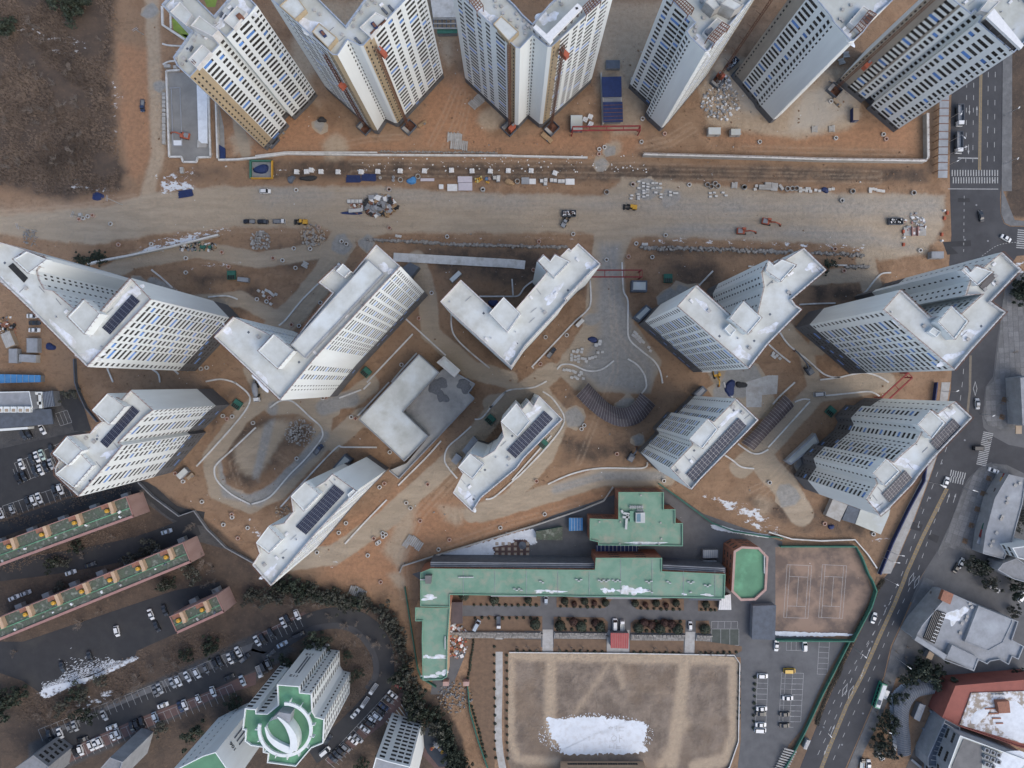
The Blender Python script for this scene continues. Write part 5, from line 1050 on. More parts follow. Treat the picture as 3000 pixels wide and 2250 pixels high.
b.build('beam', M['wall'], gp, (*w(T1(0,2,340,150)),0)); tag(gp, 'white open beam frame between the service building and canopy', 'frame')

# ---- right side buildings
t = T(3,2)
SH = low('shop_row', 'long blue grey flat roofed shop row at the right edge', t((2080,795),(2230,830),(2200,1050),(2110,1380),(2040,1530),(1855,1480),(1880,1300),(1960,1000)), 7, 'greyl', 'greyl', 'greyl', par_h=.35)
sg = [('red',2035,835,30,90),('yellow',2015,850,16,60),('brown',1960,985,40,130),('tarp',1995,1000,16,120),('red',1930,1090,34,70),('brick',1900,1165,34,60),('yellow',1890,1230,18,60),('greenbox',1865,1245,24,50),('red',1850,1310,36,70),('greyl',1835,1370,50,60)]
for m, x, y, wd, ln in sg:
    px, py = w(T1(3,2,x,y), 4.5); b = MB(); b.box(0,0,0,wd*.05,ln*.05,.5,0,0); b.build('shop_awning', M[m], SH, loc=(px-ORG(SH)[0], py-ORG(SH)[1], 4.2), rz=-.33)
vents(SH, t((2070,1000),(2060,1040),(2020,1160),(2010,1180),(1970,1300),(1940,1370),(1920,1410),(2130,890),(2170,870)), .9)
SH2 = low('market_building', 'partly visible low building with coloured signs at the right edge', T(3,2)((2180,-40),(2330,-60),(2330,380),(2200,370)), 9, 'greyl', 'greyl', 'greyl', par_h=.35)
for m, y in (('tarp',30),('orange',110),('brick',180),('slate',250),('blue_l',300),('sand',410)):
    px, py = w(T1(3,2,2165,y), 4.5); b = MB(); b.box(0,0,0,2.4,3.4,.5,0,0); b.build('shop_awning', M[m], SH2, loc=(px-ORG(SH2)[0], py-ORG(SH2)[1], 4.2))
SH3 = low('white_block', 'white stepped block at the right edge above the grey hall', T(3,2)((2110,1430),(2330,1400),(2330,1560),(2160,1520)), 14, 'wall', 'greyl', 'wall', floors=4, edges={3: 'M.2 M.5 M.8', 0: '', 2: 'M.2 M.4 M.6 M.8'})
SH4 = low('grey_block', 'grey stepped building between the shop row and pines', T(3,2)((2030,1565),(2150,1520),(2330,1640),(2330,1760),(2120,1700),(1985,1620)), 9, 'greyl', 'grey', 'greyl', floors=3)
t = T(3,3)
GH = low('grey_civic_hall', 'large stepped grey hall with snow patches on its flat roof', t((1560,150),(1610,155),(1730,210),(1830,255),(2110,365),(2165,385),(2110,545),(2212,600),(2165,715),(2110,690),(2080,760),(2000,715),(1920,730),(1895,755),(1820,720),(1780,815),(1520,720),(1500,700),(1270,525),(1330,420)), 11, 'greyl', 'greyl', 'greyl', par_h=.8)
o = ORG(GH)
stair_head(GH, t((1820,250),(2115,370),(2110,400),(2030,570),(1900,640),(1700,560)), 1.6, 'greyl', 'upper_roof', 'greyl', rim=False); stair_head(GH, t((1590,590),(1820,700),(1780,810),(1540,700)), 2.2, 'greyl', 'upper_roof', 'greyl', rim=False)
roof_part(GH, 'timber_deck', t((1520,115),(1605,150),(1575,240),(1490,200)), 9.5, 11.3, M['brick']); roof_snow(GH, t((1630,330))[0], 4.4, .6, .9, 81)
for i in range(7):
    q = wp(t((1440+i*14,290+i*4),(1350+i*14,520+i*6)), 11); b = MB(); b.bar((*q[0],11.1), (*q[1],11.1), .2); b.build('louvre', M['frame'], GH, o)
roof_part(GH, 'louvre_pit', t((1440,280),(1540,315),(1440,580),(1345,530)), 10.3, 10.7, M['black'])
for i in range(9):
    q = wp(t((1535-i*12,325+i*29),(1500-i*12,312+i*29)), 11); b = MB(); b.bar((*q[0],11.1), (*q[1],11.1), .25); b.build('louvre', M['white'], GH, o)
b = MB(); q = wp(t((1270,525),(1530,690)), 12); b.bar((*q[0],11.5), (*q[1],11.5), 2.0); b.build('entry_beam', M['greyl'], GH, o); vents(GH, t((1740,225),(1755,260),(1670,400),(1715,340),(1705,370),(1655,480)), .9)
RB = low('red_civic_building', 'red walled building with a snowy roof terrace in the corner', t((1620,940),(2330,880),(2330,1500),(2190,1480),(1650,1290),(1505,1215)), 10, 'red_roof', 'red_roof', 'red_roof', par_h=1.1)
b = MB(); b.prism(wp(t((1760,1005),(2330,985),(2330,1480),(2200,1440),(1660,1280)), 9.5), 9, 9.35); b.build('terrace', mat('speckled_terrace', (.30,.25,.20), (.62,.63,.65), scale=.45, detail=9, lo=.45, hi=.56), RB, (ORG(RB)[0],ORG(RB)[1],0))
o = ORG(RB); roof_part(RB, 'terrace_room', t((1980,1080),(2085,1075),(2095,1175),(2000,1180)), 9.3, 11.5, M['brick'])
for i in range(4):
    x, y = w(t((1925+i*25,1138+i*42))[0], 9.6); b = MB(); b.box(0,0,0,4.6-.6*i,.5,.45); b.build('bench', M['brick'], RB, loc=(x-o[0], y-o[1], 9.36), rz=.02)
for i in range(4):
    x, y = w(t((1945+i*30,1015))[0], 9.6); link('air_conditioner', ACM, RB, (x-o[0], y-o[1], 9.36))
x, y = w(t((2110,1250))[0], 9.4); blob_mesh(8, asp=.9, seed=5).build('snow_patch', M['snow'], RB, loc=(x-o[0], y-o[1], 9.36)); x, y = w(t((1830,1200))[0], 9.4); blob_mesh(4.6, asp=.5, seed=9).build('snow_patch', M['snow'], RB, loc=(x-o[0], y-o[1], 9.36), rz=.9)
RB2 = low('corner_block', 'glass fronted block with a dark roof in the bottom right corner', t((1660,1370),(2330,1620),(2330,1900),(1560,1900),(1560,1640)), 17, 'greyl', 'roof_a', 'wall', par_h=1.0, floors=4, edges={4: 'L.2 L.5 L.8', 3: 'L.2 L.4 L.6 L.8'})
b = MB(); b.prism(wp(t((1690,1400),(1850,1460),(1850,1900),(1580,1900),(1590,1640)), 16.3), 16, 16.25); b.build('roof_deck', mat('grey_deck', (.17,.165,.16), (.12,.118,.115), scale=.3, detail=8), RB2, (ORG(RB2)[0],ORG(RB2)[1],0))
for i in range(8):
    x, y = w(t((1880+(i % 3)*50,1490+(i//3)*60+(i % 3)*20))[0], 16.5); b = MB(); b.box(0,0,0,2.0,1.6,1.4); b.cyl(0,0,1.4,1.5,.6,n=10,m=1); b.build('cooling_unit', [M['greyl'], M['black']], RB2, loc=(x-ORG(RB2)[0], y-ORG(RB2)[1], 16.05), rz=-.35)
x, y = w(t((2080,1610))[0], 16); blob_mesh(7, asp=.7, seed=15).build('snow_patch', M['snow'], RB2, loc=(x-ORG(RB2)[0], y-ORG(RB2)[1], 16.06))
GLZ = low('glazed_wing', 'glazed grey wing beside the red building', t((1530,1230),(1660,1300),(1650,1380),(1530,1640),(1380,1640),(1380,1560)), 9, 'greyl', 'slate', 'greyl', par_h=.4)
for i in range(9):
    q = wp(t((1520-i*14,1260+i*40),(1610-i*10,1310+i*36)), 9); b = MB(); b.bar((*q[0],9.1), (*q[1],9.1), .25); b.build('glazing_bar', M['alu'], GLZ, ORG(GLZ))
sheet('deck_path', t((1560,950),(1640,960),(1420,1420),(1220,1900),(1080,1900),(1240,1540),(1400,1180)), mat('timber_deck', (.115,.10,.09), (.09,.078,.07), scale=1.2, stretch=(.3,1,1)), .06)
sheet('service_court', t((1410,0),(2330,0),(2330,900),(1640,935),(1480,980),(1430,890),(1240,880),(1110,870),(1150,740),(1240,420),(1440,60)), M['asphalt_l'], .035)
for x, y in ((1440,1190),(1380,1345),(1335,1465),(1278,1610)):
    a, c = wp(t((x-42,y-35),(x+42,y+35)), .5); b = MB(); b.bar((*a,.45), (*c,.45), .9); tag(b.build('concrete_bench', M['greyl']), 'pale concrete bar across the timber deck path', 'bench', 'concrete bars on the deck path', (x*K+2250, y*K+1690))

# ---- ribbed canopies over the car park ramps
def ribbed_canopy(label, inner, outer, n, h, m, rib, grp, rise=1.2, end=True):
    c = cen(wp(outer)); root = thing('ramp_canopy', (*c, 0))
    I = smooth_line(wp(inner, h), 10); O = smooth_line(wp(outer, h), 10)
    def at(q, t_):
        L = [0]
        for a, e in zip(q[:-1], q[1:]): L.append(L[-1]+math.hypot(e[0]-a[0], e[1]-a[1]))
        s = t_*L[-1]; i = next((k for k in range(len(q)-1) if L[k+1] >= s), len(q)-2); u = (s-L[i])/(L[i+1]-L[i]+1e-9); return (q[i][0]+(q[i+1][0]-q[i][0])*u, q[i][1]+(q[i+1][1]-q[i][1])*u)
    def arc(t_, k, lift=0.0):
        a, e = at(I, t_), at(O, t_); return (a[0]+(e[0]-a[0])*k, a[1]+(e[1]-a[1])*k, h + rise*math.sin(math.pi*k) + lift)
    for i in range(n):
        t0_, t1_ = i/n, (i+1)/n; b = MB()
        for k in range(5): b.quad(arc(t0_,k/5), arc(t1_,k/5), arc(t1_,(k+1)/5), arc(t0_,(k+1)/5))
        b.build('roof_panel', M[m], root, (*c,0))
    for i in range(n+1):
        b = MB()
        for k in range(5): b.bar(arc(i/n,k/5,.04), arc(i/n,(k+1)/5,.04), .08)
        for k in (0, 1):
            p = arc(i/n, k)
            if i % 3 == 0: b.bar((p[0],p[1],0), p, .12)
        b.build('rib', M[rib], root, (*c,0))
    tag(root, label, 'canopy', grp)
f = T(2,2); G_R = 'ribbed canopies over ramps'
ribbed_canopy('brown ribbed U shaped canopy round the gravel plaza', f((660,5),(730,80),(850,190),(950,222),(1040,190),(1110,90)), f((556,118),(650,215),(790,325),(950,384),(1110,345),(1238,200)), 30, 3.0, 'brown', 'conc', G_R)
ribbed_canopy('straight brown ribbed canopy right of the long solar tower', T(3,2)((140,110),(-100,390),(-230,520)), T(3,2)((225,205),(10,440),(-125,590)), 20, 3.0, 'brown', 'conc', G_R)
ribbed_canopy('curved grey ribbed canopy beside the bus stop', T(3,3)((1435,1010),(1300,1040),(1230,1130),(1215,1250),(1230,1400),(1235,1530)), T(3,3)((1425,900),(1240,935),(1120,1040),(1090,1160),(1105,1330),(1120,1540)), 40, 3.0, 'slate', 'greyl', G_R)

# ------------------------------------------------------------------ site walls, kerbs, fences
def kerb(pts, width=.62, h=.45, m='conc_l', per=5, name='kerb'):
    return structure(ribbon(name, pts, width, M[m], -.05, h, per=per))
t = T(1,2)
for pts in (t((120,220),(200,165),(270,155),(340,180),(470,300),(550,370),(575,420),(565,490),(430,660),(290,800),(120,990),(-30,1050)) + T(0,2)((2160,1050),(2000,965),(1880,850),(1855,760),(1880,700),(2000,590),(2212,390)),
    T(0,2)((1700,725),(1880,530),(2080,300),(2160,170),(2140,90),(2030,0)), T(0,1)((1780,1645),(1900,1625),(1990,1640),(2040,1660)),
    t((215,1075),(430,840),(690,570),(760,560),(1045,562)), t((770,1395),(940,1210),(1130,1015)), t((1600,505),(1480,640),(1320,800),(1230,890)), t((1740,830),(1650,720),(1630,650),(1660,560),(1760,470),(1860,380)),
    t((1985,1010),(2060,990),(2212,860)) + T(2,2)((100,770),(300,560),(430,390),(450,300),(410,220),(340,130),(265,80)), T(2,2)((0,845),(40,800),(200,620),(340,460)), T(2,2)((310,880),(520,790),(760,742),(1120,742),(1170,690)), T(1,2)((1890,320),(1960,300),(2080,150),(2160,80),(2230,60)) + T(2,2)((90,55),(200,40),(300,-10)),
    T(2,1)((950,615),(955,760),(965,870),(1000,950),(1000,1150),(1015,1280),(1120,1380),(1230,1470),(1280,1560),(1300,1660)), T(2,1)((675,770),(680,960),(640,1040),(540,1130),(360,1320),(170,1520)), T(2,1)((390,1540),(430,1500),(520,1500),(640,1550),(740,1550),(810,1520),(880,1465)), T(2,1)((1000,1450),(1080,1500),(1140,1580),(1160,1660)) + T(2,2)((1155,50),(1120,95)),
    T(1,1)((1690,1010),(1690,1170),(1730,1270),(1850,1390),(2020,1530)), T(1,1)((1930,910),(2212,910)), T(2,1)((0,910),(60,900),(110,830),(190,770)), T(2,1)((0,760),(10,910)), T(1,1)((540,800),(400,940),(260,1110),(200,1160)), T(1,1)((1280,1090),(1640,1420)), T(1,1)((1355,1235),(1180,1420),(960,1652)), T(1,2)((930,60),(990,0)), T(1,1)((1390,1400),(1270,1530),(1170,1650)), T(1,2)((1150,0),(1020,140),(880,290)), T(1,2)((720,135),(910,65)),
    T(2,1)((1735,690),(1610,820)), T(3,1)((1060,705),(980,715),(920,770),(850,860),(780,920)), T(3,1)((270,980),(420,972),(580,968)), T(3,1)((100,1220),(180,1330),(330,1450),(430,1540),(500,1590),(600,1610),(720,1585),(840,1570),(950,1600),(1040,1652)), T(3,1)((450,1630),(620,1610)), T(3,2)((230,170),(300,145),(360,150)), T(3,2)((500,115),(700,95),(860,80),(920,95),(960,120)), T(3,2)((230,0),(100,120),(40,190)), T(3,2)((360,165),(120,430),(0,560)), T(3,1)((0,1320),(100,1410),(190,1480)),
    T(2,2)((1160,655),(1200,690),(1280,770)), T(2,2)((1830,625),(1900,670),(1980,730),(2090,745)), T(0,1)((1310,680),(1400,750),(1490,835)), T(0,1)((1800,915),(1960,905),(2055,935)), T(0,1)((1500,1540),(1545,1580)), T(0,1)((930,1530),(980,1650)), T(0,1)((1310,1535),(1370,1580),(1385,1652)), T(2,1)((1640,1560),(1740,1560)), T(0,0)((1405,380),(1460,395),(1565,400)), T(0,0)((1410,560),(1460,535),(1510,530)), T(3,1)((540,640),(680,642)), T(1,2)((2160,80),(2060,190),(2020,220)),
    T(2,2)((2212,580),(2140,615),(2070,610),(1990,560),(1950,530)), T(2,1)((2040,650),(2110,655)), T(2,2)((1830,0),(1850,60),(1905,130))):
    kerb(pts)
def long_wall(name, label, pts, h, th, m, cat='wall', per=1, posts=0):
    q = wp(pts); root = thing(name, (*q[0], 0)); o = (*q[0], 0)
    L, Rr = strip_poly(smooth_line(q, per) if per > 1 else q, th); b = MB(); n = len(L)
    for i in range(n-1): b.prism([Rr[i], Rr[i+1], L[i+1], L[i]], 0, h)
    b.build('wall_body', M[m], root, o)
    c = MB(); L, Rr = strip_poly(smooth_line(q, per) if per > 1 else q, th+.16)
    for i in range(n-1): c.prism([Rr[i], Rr[i+1], L[i+1], L[i]], h+.003, h+.15)
    c.build('coping', M['conc_l' if cat in ('wall','channel') else m], root, o)
    if posts:
        rb = MB()
        for a, e in zip(q[:-1], q[1:]):
            Ls = math.hypot(e[0]-a[0], e[1]-a[1]); k = max(1, int(Ls/posts))
            for s in range(k+1): x, y = a[0]+(e[0]-a[0])*s/k, a[1]+(e[1]-a[1])*s/k; rb.bar((x,y,h+.15), (x,y,h+1.2), .1)
            rb.bar((*a,h+1.2), (*e,h+1.2), .08); rb.bar((*a,h+.7), (*e,h+.7), .06)
        stuff(rb.build('railing', M['rust'], root, o))
    tag(root, label, cat)
long_wall('retaining_wall', 'long retaining wall with rusty railing below the towers on the right', T(2,0)((1125,1350),(2212,1378)) + T(3,0)((400,1392),(1330,1405),(1350,1380),(1345,1000)), 3.0, .9, 'conc', posts=3)
long_wall('retaining_wall', 'long low concrete wall below the V shaped towers', T(0,0)((1895,1388),(2050,1385)) + T(1,0)((0,1370),(260,1335),(1000,1345),(2212,1352)) + T(2,0)((0,1355),(650,1368)), 1.2, .6, 'conc_l')
long_wall('retaining_wall', 'second thin wall above the low concrete wall at upper left', T(1,0)((0,1352),(260,1320),(1050,1322)), .8, .4, 'conc_l')
long_wall('retaining_wall', 'pale wall holding the snowy bank above the left tower', T(0,1)((1900,385),(1480,490),(1150,560),(900,605),(780,635)), 2.0, .6, 'conc_l')
long_wall('concrete_channel', 'broad pale concrete channel right of the raised roof ridge', T(1,1)((1190,572),(1750,602),(2212,628)) + T(2,1)((112,640),), .5, 3.5, 'conc', 'channel')
long_wall('site_fence', 'blue grey hoarding along the left edge of the site', T(0,1)((660,1450),(670,1652)) + T(0,2)((700,90),(760,220),(860,340)), 2.0, .25, 'slate', 'fence')
long_wall('site_fence', 'curved fence wall between the site and old slabs', T(0,2)((1210,860),(1330,980),(1560,1150),(1690,1105),(1800,1260),(1960,1420),(2212,1560)), 1.8, .3, 'grey', 'fence')
long_wall('school_fence', 'concrete fence along the upper boundary of the school', T(1,2)((1245,1640),(1270,1580),(1560,1490),(2212,1290)) + T(2,2)((200,1230),(620,1090),(790,1020),(870,900)), 1.5, .35, 'conc', 'fence')
long_wall('school_fence', 'curved dark retaining fence right of the school annex', T(2,2)((1260,870),(1400,970),(1560,1090),(1720,1210),(1900,1280),(2212,1330)) + T(3,2)((60,1330),(120,1345)), 1.6, .35, 'greenbox', 'fence')
long_wall('court_fence', 'green mesh fence round the tennis courts', T(3,2)((90,1410),(740,1410),(790,1500),(850,1652)) + T(3,3)((880,20),(915,110),(870,250),(715,540),(60,535)), 2.6, .3, 'greennet', 'fence')
long_wall('court_wall', 'pale retaining wall above the tennis courts', T(3,2)((0,1290),(200,1350),(450,1365),(740,1355),(850,1480),(930,1600)), 1.2, .35, 'conc', 'wall')
long_wall('roadside_fence', 'dark blue hoarding along the road below the right tower', T(3,2)((1440,0),(1420,150),(1330,850),(1200,1090),(1060,1380),(950,1652)), 2.2, .25, 'tarp', 'fence')
long_wall('school_fence', 'green mesh fence along the right of the school car park', T(3,3)((690,550),(460,1000),(300,1340),(180,1560),(100,1700)), 1.8, .25, 'greennet', 'fence')
long_wall('school_fence', 'green mesh fence left of the school wing', T(1,3)((1290,80),(1340,400),(1400,780),(1430,860),(1560,940)), 1.8, .2, 'greenbox', 'fence')
long_wall('school_fence', 'dark green fence along the lower left of the playing field', T(1,3)((1830,920),(1850,1150),(1920,1400),(2010,1660)), 1.8, .2, 'greenbox', 'fence')
long_wall('field_kerb_wall', 'low dark wall round the playing field', D((1100,1408),(1340,1410),(1585,1414),(1597,1432),(1594,1600),(1575,1655),(1540,1690)), .7, .25, 'slate', 'wall')
# roadside noise barrier, upper right
nb = thing('noise_barrier', (*w(T1(3,0,1520,1200)), 0)); o = (*w(T1(3,0,1520,1200)), 0)
for i in range(14):
    y0, y1 = 600+i*67, 600+(i+1)*67-2; s = .06; x0 = 1490-(y0-600)*s*.35; 
    a, b2, c2, d2 = wp(T(3,0)((x0,y0),(x0+80,y0),(x0+78,y1),(x0-2,y1)), 4); p = MB(); p.prism([a,b2,c2,d2], 3.8, 4.0); p.build('panel', M['greyl'], nb, o)
    e = MB(); e.bar((*a,4.1), (*b2,4.1), .22); e.bar((*a,0), (*a,4.1), .2); e.build('post', M['rust'], nb, o)
tag(nb, 'grey panelled noise barrier between the upper right tower and road', 'barrier')
# stone revetments (rows of boulders)
BO = []
for s in range(4):
    b = MB(); rr = random.Random(s); b.cyl(0,0,0,.55,.5,.32,n=6); b.v = [(x*rr.uniform(.75,1.2), y*rr.uniform(.75,1.2), z) for x, y, z in b.v]; BO.append(b.mesh('boulder', M['stone']))
def revetment(label, pts, n, spread, smin=.8, smax=1.7):
    q = wp(pts); root = thing('stone_revetment', (*q[0], 0)); L = [0]
    for a, e in zip(q[:-1], q[1:]): L.append(L[-1]+math.hypot(e[0]-a[0], e[1]-a[1]))
    for i in range(n):
        s = L[-1]*(i+random.random()*.6)/n; k = max(0, min(len(q)-2, next((j for j in range(len(q)-1) if L[j+1] >= s), len(q)-2))); u = (s-L[k])/(L[k+1]-L[k]+1e-9)
        ob = link('boulder', random.choice(BO), root, (q[k][0]+(q[k+1][0]-q[k][0])*u-q[0][0], q[k][1]+(q[k+1][1]-q[k][1])*u+random.uniform(-spread,spread)-q[0][1], -.05), random.uniform(0,6)); sc = random.uniform(smin,smax); ob.scale = (sc*1.3, sc, sc)
    tag(root, label, 'stone bank')
revetment('row of rough boulders right of the raised roof ridge', T(1,1)((960,420),(1400,440),(1700,460),(2212,475)) + T(2,1)((480,485),), 170, .35); revetment('double row of boulders above the banded blue window tower', T(2,1)((1115,490),(1600,500),(2212,520)) + T(3,1)((560,540),(830,560)), 220, .7); revetment('line of dark stones under the V shaped towers', T(1,0)((1060,1312),(1500,1315),(2090,1322)), 130, .3, .5, 1.0)
revetment('short boulder row beside the right edge tower', T(3,1)((670,655),(880,655)), 26, .3); revetment('boulder row above the cream ridge tower', T(1,1)((0,378),(70,380)) , 12, .2)
def heap(label, cx, cy, r, n, m, smin, smax, cat='rubble', kind='rubble_heap', hgt=.8, asp=1.0):
    """a pile of broken pieces joined in one mesh"""
    x0, y0 = w((cx, cy)); b = MB()
    for i in range(n):
        a, k = random.uniform(0,6.28), math.sqrt(random.random())*r; s = random.uniform(smin, smax); z = max(0, (1-k/r))*hgt*random.random()
        b.box(k*math.cos(a), k*asp*math.sin(a), z, s, s*random.uniform(.4,1), s*random.uniform(.2,.7), random.uniform(0,3), random.randrange(len(m)), random.uniform(.6,1), False)
    o = b.build(kind, [M[q] for q in m], loc=(x0, y0, 0)); stuff(o, label, cat)
p = T1(1,1,490,385); heap('pile of brown boulders below the yellow loader', p[0], p[1], 5.0, 170, ['stone','sand'], .5, 1.3); p = T1(1,1,35,430); heap('pile of grey boulders left of the brown boulders', p[0], p[1], 4.4, 120, ['stone','conc'], .5, 1.2)
p = T1(1,1,1080,130); heap('large mixed scrap heap on the haul road', p[0], p[1], 6.6, 260, ['rust','greyl','wood','tarp_k','white','grey'], .5, 2.6, 'scrap', 'scrap_heap', 1.4, .65); p = T1(1,1,870,135); heap('scrap of red and white scraps beside the silver boxes', p[0], p[1], 3, 60, ['brick','white','rust'], .3, 1.0, 'scrap', 'scrap_heap')
p = T1(2,0,1800,890); heap('scattered white boards on dusty ground between towers', p[0], p[1], 8.0, 240, ['white','greyl','sand'], .3, 1.3, 'debris', 'debris_field', .1); p = T1(2,0,1830,710); heap('pile of pale rubble sacks beside the free standing hoist', p[0], p[1], 3.2, 90, ['white','greyl'], .4, 1.1, 'debris', 'debris_field', .8)
p = T1(0,1,1700,480); heap('strip of mixed building scrap under the snowy bank', p[0], p[1], 8.5, 130, ['white','grey','wood','sand','greenbox','black'], .3, 1.6, 'scrap', 'scrap_heap', .5, .22); p = T1(0,1,60,1180); heap('mixed scrap beside parked cars at the left edge', p[0], p[1], 5, 90, ['white','brick','grey','wood','black'], .3, 1.4, 'scrap', 'scrap_heap', .5)
p = T1(1,3,1730,550); heap('red and white refuse beside the school wing', p[0], p[1], 5.0, 160, ['white','orange','brick','greyl','wood'], .3, 1.5, 'debris', 'debris_field', .8, 1.5); p = T1(1,3,1720,1040); heap('dark rubble heap below the school gate', p[0], p[1], 7.5, 260, ['stone','grey','wood'], .25, .9, 'rubble', 'rubble_heap', .6, .9); p = T1(3,1,1270,285); heap('white debris round the red wheel wash', p[0], p[1], 4.6, 70, ['white','greyl','salmon'], .3, 1.4, 'debris', 'debris_field', .5)
p = T1(1,2,380,440); heap('grey broken stone pile inside the loop road', p[0], p[1], 6.4, 240, ['stone','conc'], .3, .9, asp=.9); p = T1(1,2,235,1120); heap('stone spill beside the wide solar array tower', p[0], p[1], 3.6, 80, ['stone','sand'], .3, .9); p = T1(0,1,265,400); heap('grey rubble below the leftmost pole', p[0], p[1], 3.5, 60, ['stone','grey'], .3, .9)
b = MB()     # small white litter along the strip below the low wall
for i in range(150):
    x, y = w((random.uniform(1040,1900), random.uniform(455,505))); s = random.uniform(.15,.7); b.box(x, y, -.02, s, s*random.uniform(.4,1), .12, random.uniform(0,3), 0, .7, False)
stuff(b.build('litter', M['white']), 'scattered white foam scraps on the strip below the low wall', 'litter')
b = MB()
for i in range(500):
    x, y = w((random.uniform(380,2700), random.uniform(500,1700))); s = random.uniform(.1,.4); b.box(x, y, -.02, s, s*.7, .15, random.uniform(0,3), random.choice((0,0,1,2)), .7, False)
stuff(b.build('litter', [M['stone'], M['white'], M['wood']]), 'loose stones and scraps strewn over the site', 'litter')

# ------------------------------------------------------------------ small site objects (prototypes + copies)
LAND = []
def place(proto, p, rz, label, cat, group, z=0.0, first=[None]):
    x, y = w(p); o = copy_tree(proto, (x, y, z), rz); tag(o, label, cat, group, p); return o
PROTO = []
def proto(name, parts):
    root = thing(name, (0,0,-50)); PROTO.append(root)
    for nm, mb, mats in parts: mb.build(nm, mats, root)
    return root
def mk(*fn):
    b = MB()
    for f_ in fn: f_(b)
    return b
ring1 = proto('manhole_ring', [('ring', mk(lambda b: b.ring(0,0,0,.9,.85,.58,14,0,1)), [M['conc_l'], M['bed']])])
ring2 = proto('manhole_ring', [('ring', mk(lambda b: b.ring(0,0,0,.9,.85,.6,14,0,1)), [mat('pinkish_concrete', (.46,.33,.27), (.38,.27,.22), scale=1.2), mat('orange_earth', (.30,.14,.08), (.24,.11,.07), scale=1)])])
ring3 = proto('well_ring', [('ring', mk(lambda b: b.ring(0,0,0,1.0,1.05,.82,16,0,1)), [M['conc'], M['bed']])])
RINGS1 = {(0,1):((1030,465),(1313,460),(962,285),(1920,530),(1610,580),(1610,705),(1980,655),(1740,1535),(1790,1525),(690,245),(725,235),(765,220),(805,212)), (1,1):((330,497),(472,500),(150,582),(233,600),(345,665),(545,312),(742,437),(782,458),(1154,320),(1652,395),(560,965),(310,1155),(12,935),(95,955),(120,922),(375,1165),(1518,880),(1408,1100),(1258,1500)), (2,1):((528,373),(232,438),(1072,455),(1325,383),(1005,568),(1210,572),(815,595),(185,682),(472,1245),(290,1262),(245,1493)), (1,2):((580,135),(605,130),(355,658),(825,300),(862,312),(1158,603),(1070,905),(1112,873),(1337,1085),(1300,1040),(1420,1195),(780,1215),(718,1297),(1020,1347),(530,1467),(968,1493),(1672,1358),(1578,1442),(2112,1255),(1485,880)), (0,2):((1587,855),(1750,1030),(2008,1140),(2010,1165),(1935,1228),(2060,1345),(2145,1255),(2010,295),(1965,315),(1930,290),(2190,350),(1520,785)), (2,0):((1040,690),(1127,1030),(1317,1160),(1117,1230),(2137,1230),(750,1335),(753,1293),(798,1275),(1042,1597),(1530,1600)), (3,0):((992,1165),(1015,1205),(582,1197),(540,880)), (1,3):((1080,42),), (2,2):((212,853),(282,1138),(1310,850),(905,618)), (3,1):((573,503),(635,85),(1310,515),(652,690)), (3,2):((10,865),(905,1310),(485,1220)), (1,0):((1152,1640),(1960,1640),(350,1645))}
for (c, r), L in RINGS1.items():
    for i, (x, y) in enumerate(L): place(ring2 if (i*7+c+r) % 3 == 1 else ring1, T1(c,r,x,y), random.uniform(0,6), 'round concrete manhole ring', 'manhole ring', 'concrete manhole rings dotted over the site')
for x, y in R(2150,500,650)((530,185),(577,182),(620,180),(100,167),(1178,210),(1785,225),(1075,300)) + R(1500,480,400)((85,290),(1957,340),(1530,465)) + R(1100,470,400)((690,265),(408,320),(225,475),(1742,475)) + T(2,0)((1685,1600),(1752,1590),(1775,1612),(1720,1615),(2005,1622)): place(ring3, (x, y), 0, 'wide concrete well ring', 'well ring', 'well rings beside the haul road')
for x, y in T(1,2)((1097,1302),(1123,1313),(1100,1332),(1050,1390),(1065,1380)) + T(2,2)((600,403),(623,372)): place(ring1, (x, y), 0, 'pale round concrete lid', 'concrete lid', 'pale lids lying on the earth')
# foam block stacks
foam = proto('concrete_block_stack', [('upper_block', mk(lambda b: b.box(-.62,0,.7,.5,1.9,.5)), M['white']), ('upper_block', mk(lambda b: b.box(0,0,.7,.5,1.9,.5)), M['white']), ('upper_block', mk(lambda b: b.box(.62,0,.7,.5,1.9,.5)), M['white']), ('lower_block', mk(lambda b: b.box(0,-.5,0,2.1,.6,.68)), M['white']), ('lower_block', mk(lambda b: b.box(0,.5,0,2.1,.6,.68)), M['white'])])
for x, y, a in [(*q, 0) for q in T(1,0)((355,1490),(440,1488),(480,1475),(565,1488),(712,1490),(910,1490),(1055,1487),(1248,1482),(1457,1482),(1690,1476),(1867,1482),(2025,1484),(2180,1480))] + [(*q, .35) for q in T(2,0)((370,1500),(678,1078),(630,1040),(675,1015))] + [(*q, 0) for q in T(2,0)((165,1480),)]: place(foam, (x, y), -a+random.uniform(-.1,.1), 'cross stacked white blocks', 'block stack', 'white block stacks along the haul road')
def bundle(n, L, r, gap, m, nm='pile'):
    return [(nm, mk(lambda b, i=i: (b.bar((-L/2+random.uniform(-.3,.3),(i-(n-1)/2)*gap,r), (L/2+random.uniform(-.3,.3),(i-(n-1)/2)*gap,r), r*1.8))), m) for i in range(n)]
pile8 = proto('concrete_pile_bundle', bundle(9, 4.0, .35, .82, M['conc'])); pile8b = proto('concrete_pile_bundle', bundle(10, 3.6, .3, .62, M['conc'])); pile4 = proto('concrete_pile_bundle', bundle(4, 2.6, .3, .62, M['conc']))
